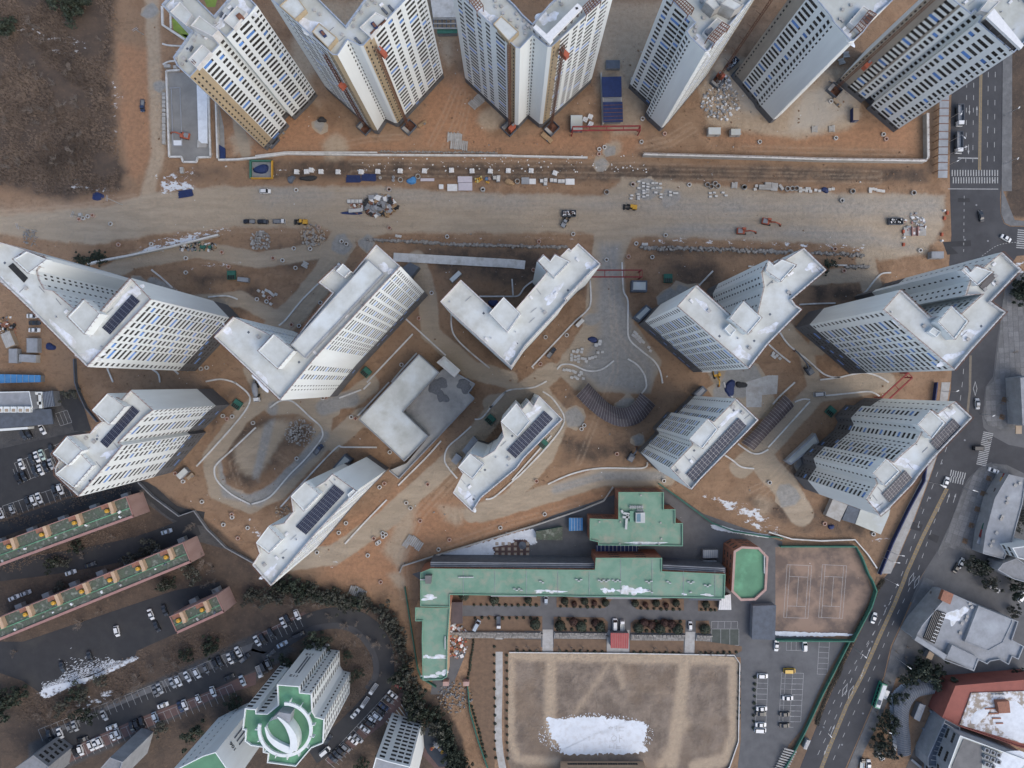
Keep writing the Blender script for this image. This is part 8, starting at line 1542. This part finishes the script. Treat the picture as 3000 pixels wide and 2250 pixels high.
for x, y, s in ((1180,1060,8),(1230,1110,6),(1650,1410,7),(1650,1250,6),(1680,1230,6),(1250,940,5),(730,1480,5),(1000,1330,5),(1780,1560,8),(1850,1590,7),(1760,1480,5)): tree('bare', T1(0,2,x,y), s, 'leafless tree beside an old slab', 'leafless trees in the old estate', s*1.1)
for x, y, s in ((700,500,3),(860,560,3.5),(960,640,3.5),(760,600,3),(980,760,3),(1000,690,3),(820,1100,5),(770,1000,4),(1080,830,3),(1390,1560,5),(1440,1480,5),(1400,1420,4)): tree('bare', T1(1,3,x,y), s, 'leafless tree inside the road bend', 'leafless trees inside the bend', s*1.1)
for i in range(22): k = i/21; tree('bare', T1(1,3,60+k*1180+random.uniform(-40,40), 190+(k**2)*520+random.uniform(-60,60)), random.uniform(4,6), 'leafless tree mixed into the evergreen belt', 'leafless trees in the belt')
# right side trees
for x, y, s, k in ((1200,800,6.0,'ever'),(1320,820,6.5,'ever'),(1260,760,4.8,'ever'),(1390,790,4.4,'ever'),(1080,1010,3.2,'ever'),(1100,1060,2.8,'ever'),(1040,1190,4.0,'ever'),(1000,1260,4.2,'ever'),(960,1400,4.6,'ever'),(920,1480,4.0,'dull'),(1040,1480,3.4,'dull'),(2100,60,4.6,'ever'),(2180,0,4,'ever'),(1900,30,4,'dull'),(2080,280,3.2,'dull'),(2170,840,2.6,'ever'),(2090,820,2.2,'ever')): tree(k, T1(3,3,x,y), s, 'dark evergreen on the verge right of the main road', 'trees right of the main road', s*1.4)
for x, y, s, k in ((1780,1540,4,'ever'),(1720,1590,4,'dull'),(1840,1600,3.5,'ever'),(2190,1130,5,'dull'),(2160,1180,4,'dull')): tree(k, T1(3,2,x,y), s, 'dark evergreen beside the shop row end', 'trees beside the shop row', s*1.4)
for x, y, s in ((2160,810,5),(2190,860,5),(2140,890,4),(2200,940,4)): tree('ever', T1(3,1,x,y), s, 'dark evergreen beyond the right edge tower', 'trees beyond the right edge tower', s*1.4)
for x, y, s in ((2120,1390,3.4),(1900,500,2.4),(2000,180,3),(2010,300,3.2)): tree('bare', T1(3,1,x,y) if y > 1000 else T1(3,2,x,y), s, 'leafless tree in a pavement square', 'pavement trees', s)
pit_m = MB(); pit_m.box(0,0,0,2.1,2.1,.06); pit_m.ring(0,0,.06,.2,.95,.7,8,0,0); 
for x, y in ((1905,830),(1855,960),(1805,1095),(1755,1235),(1700,1370),(2040,150),(2020,300)):
    px, py = w(T1(3,2,x,y)); structure(pit_m.build('tree_pit', M['bed'], loc=(px,py,.16), rz=-.3)); tree('bare', T1(3,2,x,y), 3.0, 'leafless tree in a square pavement pit', 'pavement trees', 3.2)
for x, y, s in ((520,640,3.0),(500,680,2.4)): tree('ever', T1(3,1,x,y), s, 'evergreen beside the banded window tower', 'evergreens on the site', s)
for i, (x, y) in enumerate(((680,590),(760,600),(800,590),(880,580),(900,610),(860,560),(730,610))): tree('ever', T1(0,1,x,y), 2.6, 'evergreen bush at the end of the snowy bank wall', 'bushes at the bank wall', 2.4, 'bush')
for x, y, s in ((90,255,4.8),(130,240,3.6),(60,280,3.4),(690,120,6),(620,60,7),(560,20,6),(720,60,5)): tree('ever', T1(0,0,x,y), s, 'dark evergreen on the scrub hillside', 'evergreens on the hillside', s*1.2)
for i in range(34): tree('bare', T1(0,0,random.uniform(40,900),random.uniform(60,1500)), random.uniform(4,7), 'leafless tree on the scrub hillside', 'leafless trees on the hillside')
for x, y in ((1240,480),(1200,600),(1180,700),(1100,640),(1040,900),(930,1160),(880,1300),(1330,220),(1400,120)): tree('bare', T1(3,3,x,y), random.uniform(3,4.5), 'leafless street tree on the pavement right of the main road', 'leafless street trees')
for x, y, a, c in ((1660,1560,60,'white'),(1620,1600,60,'dark'),(1950,100,-30,'silver')): car(T1(3,2 if y > 1000 else 3,x,y), a, c, 'sedan', 'in the yard above the grey hall')
# school shrubs
for x, y in ((140,192),(455,202),(625,202),(805,215),(1060,220),(1240,220),(1412,220),(1670,230)): tree('shrub', T1(2,3,x,y), 1.75, 'large round dark shrub in the upper school bed', 'large round shrubs of the upper school bed', 2.2)
for x, y in ((537,228),(710,222),(1150,235),(1328,242)): tree('red', T1(2,3,x,y), 1.3, 'reddish dry shrub in the upper school bed', 'reddish shrubs of the upper school bed', 1.6)
for x, y in ((200,400),(412,412),(595,415),(755,420),(1090,430),(1270,435),(1425,440),(1660,440)): tree('shrub', T1(2,3,x,y), 2.4, 'large dark green shrub in the lower school bed', 'large shrubs of the lower school bed', 2.6)
for x, y in ((530,380),(720,390),(1140,390),(1200,405),(1310,390),(1375,400)): tree('red', T1(2,3,x,y), 2.0, 'dark purple shrub in the lower school bed', 'purple shrubs of the lower school bed', 2.2)
for x, y in ((1800,155),(2060,190)): tree('shrub', T1(1,3,x,y), 2.2, 'round dark shrub under the long school roof', 'round shrubs under the school roof', 2.2)
def shrub_row(c, r, p0, p1, n, s, where):
    for i in range(n):
        t_ = (i+.5)/n; tree('shrub', T1(c,r,p0[0]+(p1[0]-p0[0])*t_+random.uniform(-4,4), p0[1]+(p1[1]-p0[1])*t_+random.uniform(-3,3)), s*random.uniform(.8,1.2), 'small round shrub '+where, 'small shrubs '+where, s)
for a, c_, n, wv in (((-350,240),(240,245),11,'on the first upper bed edge'), ((390,250),(790,262),7,'on the second upper bed edge'), ((1085,270),(1480,280),7,'on the third upper bed edge'), ((1620,282),(1770,285),4,'on the last upper bed edge'), ((-350,352),(250,355),10,'on the first lower bed edge'), ((370,355),(820,390),6,'on the second lower bed edge'), ((1070,380),(1490,385),6,'on the third lower bed edge'), ((380,450),(820,460),8,'above the second stone wall'), ((1040,465),(1485,470),9,'above the third stone wall'), ((20,635),(245,640),4,'at the field edge left'), ((380,635),(810,645),7,'at the field edge beside the stage'), ((1030,650),(1475,655),8,'at the field edge right of the stage'), ((1600,655),(1960,650),7,'at the right end of the field edge'), ((2100,840),(2080,1330),9,'in the car park divider'), ((1965,800),(1955,1250),8,'in the strip beside the field')): shrub_row(2,3,a,c_,n,.7,wv)
shrub_row(1,3,(1890,470),(1830,900),20,.55,'beside the school service lane'); shrub_row(1,3,(1860,1100),(1990,1560),14,.7,'beside the lower school fence'); shrub_row(1,3,(2055,560),(2070,1600),14,.6,'left of the long school path'); shrub_row(1,3,(2165,640),(2175,1600),14,.6,'right of the long school path')
for x, y, s in ((35,600,3.6),(128,590,3.6),(225,610,3.4),(400,600,4),(510,610,3.2),(605,600,4),(1222,610,4),(1330,610,3.6),(1455,630,3.6),(1610,640,3.8),(1720,650,3.8),(1835,650,3.6)): tree('bare', T1(2,3,x,y), s, 'leafless tree in the row above the playing field', 'leafless row above the playing field', s*1.1)
structure(ribbon('school_path', T(1,3)((2100,500),(2100,900),(2095,1400),(2140,1700)), 3.0, M['conc'], per=3, z1=.06)); sheet('school_garden', T(1,3)((1870,480),(2010,330),(2060,340),(2062,1700),(2010,1700),(1840,920),(1840,600)), M['bed'], .05); sheet('school_garden', T(1,3)((2140,340),(2212,345),(2320,360),(2320,650),(2180,650),(2175,1700),(2150,1700)), M['bed'], .05)
# hedge along the road verge
b = MB(); base = MB(); hl = wp(T(3,3)((990,30),(940,110),(860,290),(790,420),(720,570),(640,740),(600,850),(520,1000),(450,1170),(420,1260)), 0); seg = smooth_line(hl, 14); rr = random.Random(3)
for (x, y) in seg:
    for k in range(26):
        p = np.array((x+rr.uniform(-.7,.7), y+rr.uniform(-1,1), rr.uniform(.1,.9))); a = np.array([rr.gauss(0,1) for _ in range(3)]); a /= np.linalg.norm(a); c = np.cross(a, (0,0,1)); b.face([tuple(p+a*.25), tuple(p+c*.2), tuple(p-a*.25), tuple(p-c*.2)])
hd_ = b.build('hedge', mat('dry_hedge', (.045,.038,.026), (.03,.026,.018), scale=1)); tag(hd_, 'dark clipped hedge between the green fence and the main road', 'hedge')
# scrub on the hillside (nobody could count it) and undergrowth in the estate
def scrub(name, label, poly_px, n, h, m, size):
    poly = ccw(wp(poly_px)); xs = [q[0] for q in poly]; ys = [q[1] for q in poly]; x = RNG.uniform(min(xs), max(xs), n*2); y = RNG.uniform(min(ys), max(ys), n*2); ok = _sd(poly, x, y) > RNG.uniform(-3, 4, n*2); x, y = x[ok][:n], y[ok][:n]
    V = []; F = []
    for a, c in zip(x, y):
        dn = mnoise.noise(Vector((a*.07, c*.07, 0)));
        if dn < -.12+random.uniform(-.15,.15): continue
        for k in range(6):
            i = len(V); an_ = random.uniform(0,6.28); L = random.uniform(.5,1)*size; tx, ty, tz = a+L*math.cos(an_)*.8, c+L*math.sin(an_)*.8, random.uniform(.4,1)*h; wd = .07*size; ox, oy = -math.sin(an_)*wd, math.cos(an_)*wd
            V += [(a+ox,c+oy,0), (a-ox,c-oy,0), (tx,ty,tz)]; F.append((i,i+1,i+2))
    me = bpy.data.meshes.new(name); me.from_pydata(V, [], F); me.materials.append(M[m]); me.update(); stuff(link(name, me), label, 'scrub')
scrub('scrub', 'dry brown scrub covering the hillside at upper left', D((-60,-60),(246,-60),(240,60),(232,150),(246,320),(262,370),(250,408),(150,420),(-60,395)), 15000, 1.4, 'scrub', 1.3)
scrub('undergrowth', 'dry undergrowth on the slope beside the snowy lot', T(0,3)((180,1050),(420,1040),(1180,720),(1540,520),(1800,480),(2050,540),(1400,870),(700,1190),(360,1300),(150,1180)), 5000, 1.0, 'scrub', 1.0)
scrub('undergrowth', 'dry undergrowth inside the road bend', T(1,3)((600,520),(780,470),(920,560),(1010,760),(960,920),(800,1080),(720,900)), 2200, .6, 'scrub', .8)
scrub('undergrowth', 'dry undergrowth between the old slabs', T(0,2)((-60,1560),(1180,1230),(1300,1180),(1260,1260),(500,1520),(-60,1652)), 2000, .7, 'scrub', .9)
scrub('undergrowth', 'dry undergrowth beside the service road fence', T(0,2)((0,1190),(640,960),(900,880),(1150,880),(600,1050),(0,1290)), 2600, .7, 'scrub', .9)
# clods, stones and scraps on the bare earth; roof clutter; road patches
def clods():
    m = 5000; x = RNG.uniform(-215, 215, m); y = RNG.uniform(-110, 155, m); site = ccw(wp(D((20,430),(260,420),(330,20),(600,20),(2000,60),(2030,560),(1900,1150),(1690,1150),(1420,1040),(870,1230),(560,1180),(420,1080),(200,940),(130,700)))); ok = _sd(site, x, y) > 1
    gi = np.clip(((x+262)/GS).round().astype(int)+4, 0, nx-1); gj = np.clip(((y+200)/GS).round().astype(int)+4, 0, ny-1); k_ = gj*nx+gi; ok &= (W_['gravel'][k_] < .45) | (RNG.random(m) < .12); ok &= np.array([mnoise.noise(Vector((a*.05,c*.05,3))) for a, c in zip(x, y)]) > -.12; b = MB()
    for a, c in zip(x[ok], y[ok]): s_ = random.choice((.2,.25,.3,.35,.6)); b.box(a, c, -.05, s_*random.uniform(.8,1.8), s_, s_*.7, random.uniform(0,3), 0 if random.random() < .8 else random.choice((1,2)), .55, False)
    stuff(b.build('earth_clods', [mat('dug_earth', (.25,.155,.095), (.16,.10,.064), scale=.2, detail=6), M['stone'], M['conc_l']]), 'loose clods and stones over the bare brown earth', 'earth')
clods()
RCL = [mk(lambda b: (b.box(0,0,0,.9,.9,.6), b.box(0,0,.6,1.1,1.1,.1))).mesh('roof_vent', M['conc']), mk(lambda b: b.cyl(0,0,0,.7,.22,n=8)).mesh('vent_pipe', M['alu']), mk(lambda b: b.box(0,0,0,2.6,.16,.16)).mesh('pipe_run', M['greyl']), mk(lambda b: b.box(0,0,0,1.3,.8,.5)).mesh('roof_box', M['white']), mk(lambda b: b.box(0,0,0,.7,.7,.03)).mesh('roof_drain', M['slate'])]
for tw in (A1,A2,A3,A4,A5,A6,B1,B2,B3,B4,B5,C1,C2,C3,C4,C5):
    rp = [c_ for c_ in KIDS[tw.as_pointer()] if c_.name.split('.')[0] == 'roof'][0].data; pl = [(v.co.x, v.co.y) for v in rp.vertices]; xs = [q[0] for q in pl]; ys = [q[1] for q in pl]; x = RNG.uniform(min(xs), max(xs), 400); y = RNG.uniform(min(ys), max(ys), 400); ok = _sd(pl, x, y) > .8; o_ = ORG(tw)
    for sp in SOL[tw.as_pointer()]: ok &= _sd([(q[0]-o_[0], q[1]-o_[1]) for q in sp], x, y) < -1.2
    for a, c in list(zip(x[ok], y[ok]))[:16]: me = random.choice(RCL); link(me.name.split('.')[0], me, tw, (a, c, tw['dk']+.01), random.choice((.72,2.29))+random.uniform(-.05,.05))
for pts in ([(1510,440),(1750,425),(1755,475),(1580,480),(1645,540),(1550,550)], [(1640,60),(1740,60),(1745,95),(1640,95)]): sheet('asphalt_patch', T(3,1)(*pts), M['asphalt_d'], .0235)
for pts in ([(1235,1200),(1340,1230),(1320,1290),(1215,1260)], [(1400,1300),(1480,1330),(1460,1390),(1380,1350)]): sheet('asphalt_patch', T(3,2)(*pts), M['asphalt_d'], .0235)
mh = mk(lambda b: b.cyl(0,0,0,.02,.4,n=12)).mesh('manhole_cover', M['grey'])
for p in T(3,3)((560,950),(700,640),(900,560),(820,1180),(480,1300),(1010,250),(640,1450)) + T(3,2)((1500,700),(1400,1000),(1300,1250),(1700,500),(1650,250)) + T(3,1)((1800,120),(1700,420),(1900,430)) + T(3,0)((1700,700),(1900,1100),(1950,1560)): x, y = w(p); structure(link('manhole_cover', mh, None, (x, y, .024)))
# snow lying on the field with hand drawn marks
def ragged(name, label, pts, m, z=.034, n=260, amp=4.0, holes=0):
    q = smooth_line(pts+[pts[0]], 24)[:-1]; q = [(x+random.uniform(-amp,amp), y+random.uniform(-amp,amp)) for x, y in q]; b = MB(); p = ccw(wp(q)); c = cen(p)
    for i in range(len(p)): b.face([(*p[i],z), (*p[(i+1) % len(p)],z), (*c,z+.05)])
    o = b.build(name, m); stuff(o, label, 'snow'); return o
sn = T(2,3)
M['snow_thin'] = mat('trodden_snow', (.66,.69,.72), (.58,.61,.64), scale=.25, detail=9, c3=(.55,.55,.55), scale3=.5)
ragged('snow', 'bright snow patch on the lower part of the playing field', sn((300,1220),(420,1235),(560,1215),(720,1208),(900,1230),(1060,1250),(1150,1275),(1150,1370),(1130,1440),(1140,1510),(800,1530),(460,1525),(400,1440),(330,1360)), M['snow_thin'], amp=5)
b = MB()
for i in range(420):
    a = random.uniform(0,6.28); k = random.uniform(.93,1.18); x, y = T1(2,3,725+430*k*math.cos(a), 1370+165*k*math.sin(a)); 
    if y > 1690+1520*K: continue
    px, py = w((x, y)); s = random.uniform(.15,.6); b.box(px, py, .02, s, s*.6, .03, random.uniform(0,3), 0, .7, False)
stuff(b.build('snow', M['snow']), 'flecks of snow round the bright patch on the playing field', 'snow')
MK = M['conc']
def stroke(pts, wd=.13):
    q = wp(sn(*pts)); L, Rr = strip_poly(q, wd); b = MB()
    for i in range(len(q)-1): b.quad((*Rr[i],.1), (*Rr[i+1],.1), (*L[i+1],.1), (*L[i],.1))
    structure(b.build('trodden_line', MK))
for s_ in ([(835,1305),(850,1295),(870,1302),(862,1315),(840,1312),(835,1305)], [(890,1290),(890,1325)], [(905,1285),(905,1330)], [(890,1308),(905,1308)], [(925,1300),(970,1298)], [(925,1300),(925,1330),(965,1330)], [(860,1390),(880,1370),(905,1385),(895,1415),(865,1415),(860,1390)], [(925,1360),(930,1430)], [(930,1395),(950,1395)], [(825,1470),(870,1470)], [(845,1450),(845,1480)], [(880,1450),(880,1485)], [(905,1445),(905,1490)], [(905,1465),(940,1465)], [(890,1480),(945,1478)]): stroke(s_)
ragged('snow', 'streak of ploughed snow along the lower edge of the old lot', T(0,3)((340,1000),(420,960),(640,900),(820,850),(1000,770),(1180,700),(1170,715),(1000,800),(800,880),(560,965),(400,1045)), M['snow'], z=.05, amp=3)
b = MB()
for i in range(1500):
    k = random.random(); x, y = T1(0,3,380+800*k, 990-290*k); g_ = abs(random.gauss(0,1))*(26 if k < .25 else 60*math.sin(math.pi*min(1,k+.15))+8); px, py = w((x-.33*g_*.35, y-.33*g_)); s = random.uniform(.1,.5); b.box(px, py, .02, s*2, s*.4, .02, .42+random.gauss(0,.25), 0, .8, False)
stuff(b.build('snow', M['snow']), 'swept flecks of snow over the old lot', 'snow')
for pts in ([(60,470),(340,478),(680,490),(690,505),(340,512),(62,500)],): ragged('snow', 'strip of shovelled snow at the lower edge of the tennis courts', T(3,3)(*pts), M['snow'], z=.3, amp=2)
ragged('snow', 'snow drift behind the school left of the annex', T(1,2)((1560,1490),(1800,1430),(2050,1360),(2212,1320),(2212,1390),(2050,1400),(2040,1500),(1760,1540),(1600,1560)), M['snow'], amp=3); ragged('snow', 'snow bank in front of the green framed bed', T(2,2)((0,1310),(180,1270),(215,1370),(170,1400),(120,1360),(0,1350)), M['snow'], amp=3); ragged('snow', 'snow along the curved fence right of the annex', T(2,2)((1720,1235),(1800,1240),(2000,1290),(2212,1320),(2212,1340),(1980,1310),(1760,1270)), M['snow'], amp=2)
ragged('snow', 'snow under the curved grey canopy edge', T(3,3)((1060,1020),(1120,950),(1240,890),(1400,890),(1410,905),(1250,925),(1120,1030),(1090,1150),(1100,1500),(1080,1480),(1050,1120)), M['snow'], z=.2, amp=2)

# ------------------------------------------------------------------ estate numbers on the gables
def wall_text(root, s, p0, p1, h, z, size, m, off=.12, t_=.5, both=False):
    a, c = w(p0, h), w(p1, h); ctr = cen(wp([(root['px'], root['py'])], h)); dx, dy = c[0]-a[0], c[1]-a[1]; L = math.hypot(dx, dy); n_ = (dy/L, -dx/L); mx, my = a[0]+dx*t_, a[1]+dy*t_
    if (mx-ctr[0])*n_[0]+(my-ctr[1])*n_[1] < 0: n_ = (-n_[0], -n_[1])
    ang = math.atan2(n_[0], -n_[1]) ; o = ORG(root); ob = text_obj(root, s, (mx+n_[0]*off-o[0], my+n_[1]*off-o[1], z), size, ang, m, math.pi/2); return ob
t = T(1,3)
for z in (33, 12): wall_text(ET, '112', t((180,930))[0], t((375,945))[0], 42, z, 2.4, M['black'], t_=.45)
for k in (.42,.55):
    a, c = w(t((180,930))[0],42), w(t((375,945))[0],42); x, y = a[0]+(c[0]-a[0])*k, a[1]+(c[1]-a[1])*k; b = MB(); b.box(0,0,0,.5,.25,16); b.build('painted_stripe', M['slate'], ET, loc=(x-ORG(ET)[0], y-ORG(ET)[1], 15), rz=an(t((180,930))[0], t((375,945))[0]))
for k in (.3,.5,.7):
    a, c = w((632,2203),42), w((668,2255),42); x, y = a[0]+(c[0]-a[0])*k, a[1]+(c[1]-a[1])*k; b = MB(); b.box(0,0,0,.5,.25,20); b.build('painted_stripe', M['slate'], ET2, loc=(x-ORG(ET2)[0], y-ORG(ET2)[1], 8), rz=an((632,2203), (668,2255)))
wall_text(ET2, '106', (632,2203), (668,2255), 42, 31, 2.6, M['black'], t_=.5)

# ------------------------------------------------------------------ clean-up: prototypes go, labels are made to single things out
def drop(o):
    for ch in KIDS[o.as_pointer()]: drop(ch)
    bpy.data.objects.remove(o)
for o in PROTO: drop(o)
LANDM = [('the upper left tower',(690,200)),('the left V tower',(1010,200)),('the crowned V tower',(1550,250)),('the blue tarpaulin shed',(1795,300)),('the pale walled towers',(2150,250)),('the upper right tower',(2700,250)),('the left edge tower',(380,900)),('the ridge tower',(960,930)),('the central L tower',(1530,880)),('the red gantry',(1810,800)),('the banded window tower',(2100,930)),('the right edge tower',(2650,950)),('the car park tower',(420,1270)),('the wide solar array tower',(920,1520)),('the concrete hall',(1230,1220)),('the narrow central tower',(1480,1340)),('the U canopy',(1800,1200)),('the long solar tower',(2030,1280)),('the stepped tower',(2560,1330)),('the haul road vehicles',(800,650)),('the scrap heap',(1100,605)),('the slab stacks',(1900,560)),('the excavators',(2210,660)),('the wheel wash',(2680,680)),('the school annex',(1860,1540)),('the long school',(1680,1690)),('the playing field',(1830,2040)),('the tennis courts',(2400,1730)),('the loop road',(800,1300)),('the bare earth',(1180,1600)),('the lilac boards',(1365,545)),('the snowy bank',(560,700)),('the left edge yard',(80,1000)),('the old slabs',(250,1680)),('the road bend',(1020,1880)),('the snowy lot',(300,1940)),('the bus',(2570,2030)),('the grey hall',(2830,1850)),('the shop row',(2930,1480)),('the hillside',(160,280)),('the parking deck',(560,330)),('the plaza',(1790,1060))]
def near(p):
    nm, q = min(LANDM, key=lambda l: (l[1][0]-p[0])**2+(l[1][1]-p[1])**2); dx, dy = p[0]-q[0], p[1]-q[1]
    return ('right of' if dx > 0 else 'left of') + ' ' + nm if abs(dx) > abs(dy) else ('below' if dy > 0 else 'above') + ' ' + nm
ORD = ['first','second','third','fourth','fifth','sixth','seventh','eighth','ninth','tenth','eleventh','twelfth','thirteenth','fourteenth','fifteenth','sixteenth','seventeenth','eighteenth','nineteenth','twentieth']
def ordinals(items):
    g = defaultdict(list)
    for o, p in items: g[o['label']].append((p, o))
    for lb, L in g.items():
        if len(L) < 2: continue
        L.sort(key=lambda q: q[0][0])
        for i, (p, o) in enumerate(L):
            if len(L) <= 20: o['label'] = ORD[i] + ' from left: ' + lb
            else: o['label'] = f'{i+1}{"st" if (i+1) % 10 == 1 and i != 10 else "nd" if (i+1) % 10 == 2 and i != 11 else "rd" if (i+1) % 10 == 3 and i != 12 else "th"} from left: {lb}'
g = defaultdict(list)
for o, p in AUTO: g[o['label']].append((o, p))
todo = []
for lb, L in g.items():
    if len(L) > 1:
        for o, p in L:
            if len(lb.split()) < 7: o['label'] = lb + ' ' + near(p)
    else:
        o, p = L[0]
        if len(lb.split()) < 4: o['label'] = lb + ' ' + near(p)
    todo += L
ordinals(todo)
for ob in bpy.data.objects:
    for k in ('h','px','py','dk'):
        if k in ob.keys(): del ob[k]
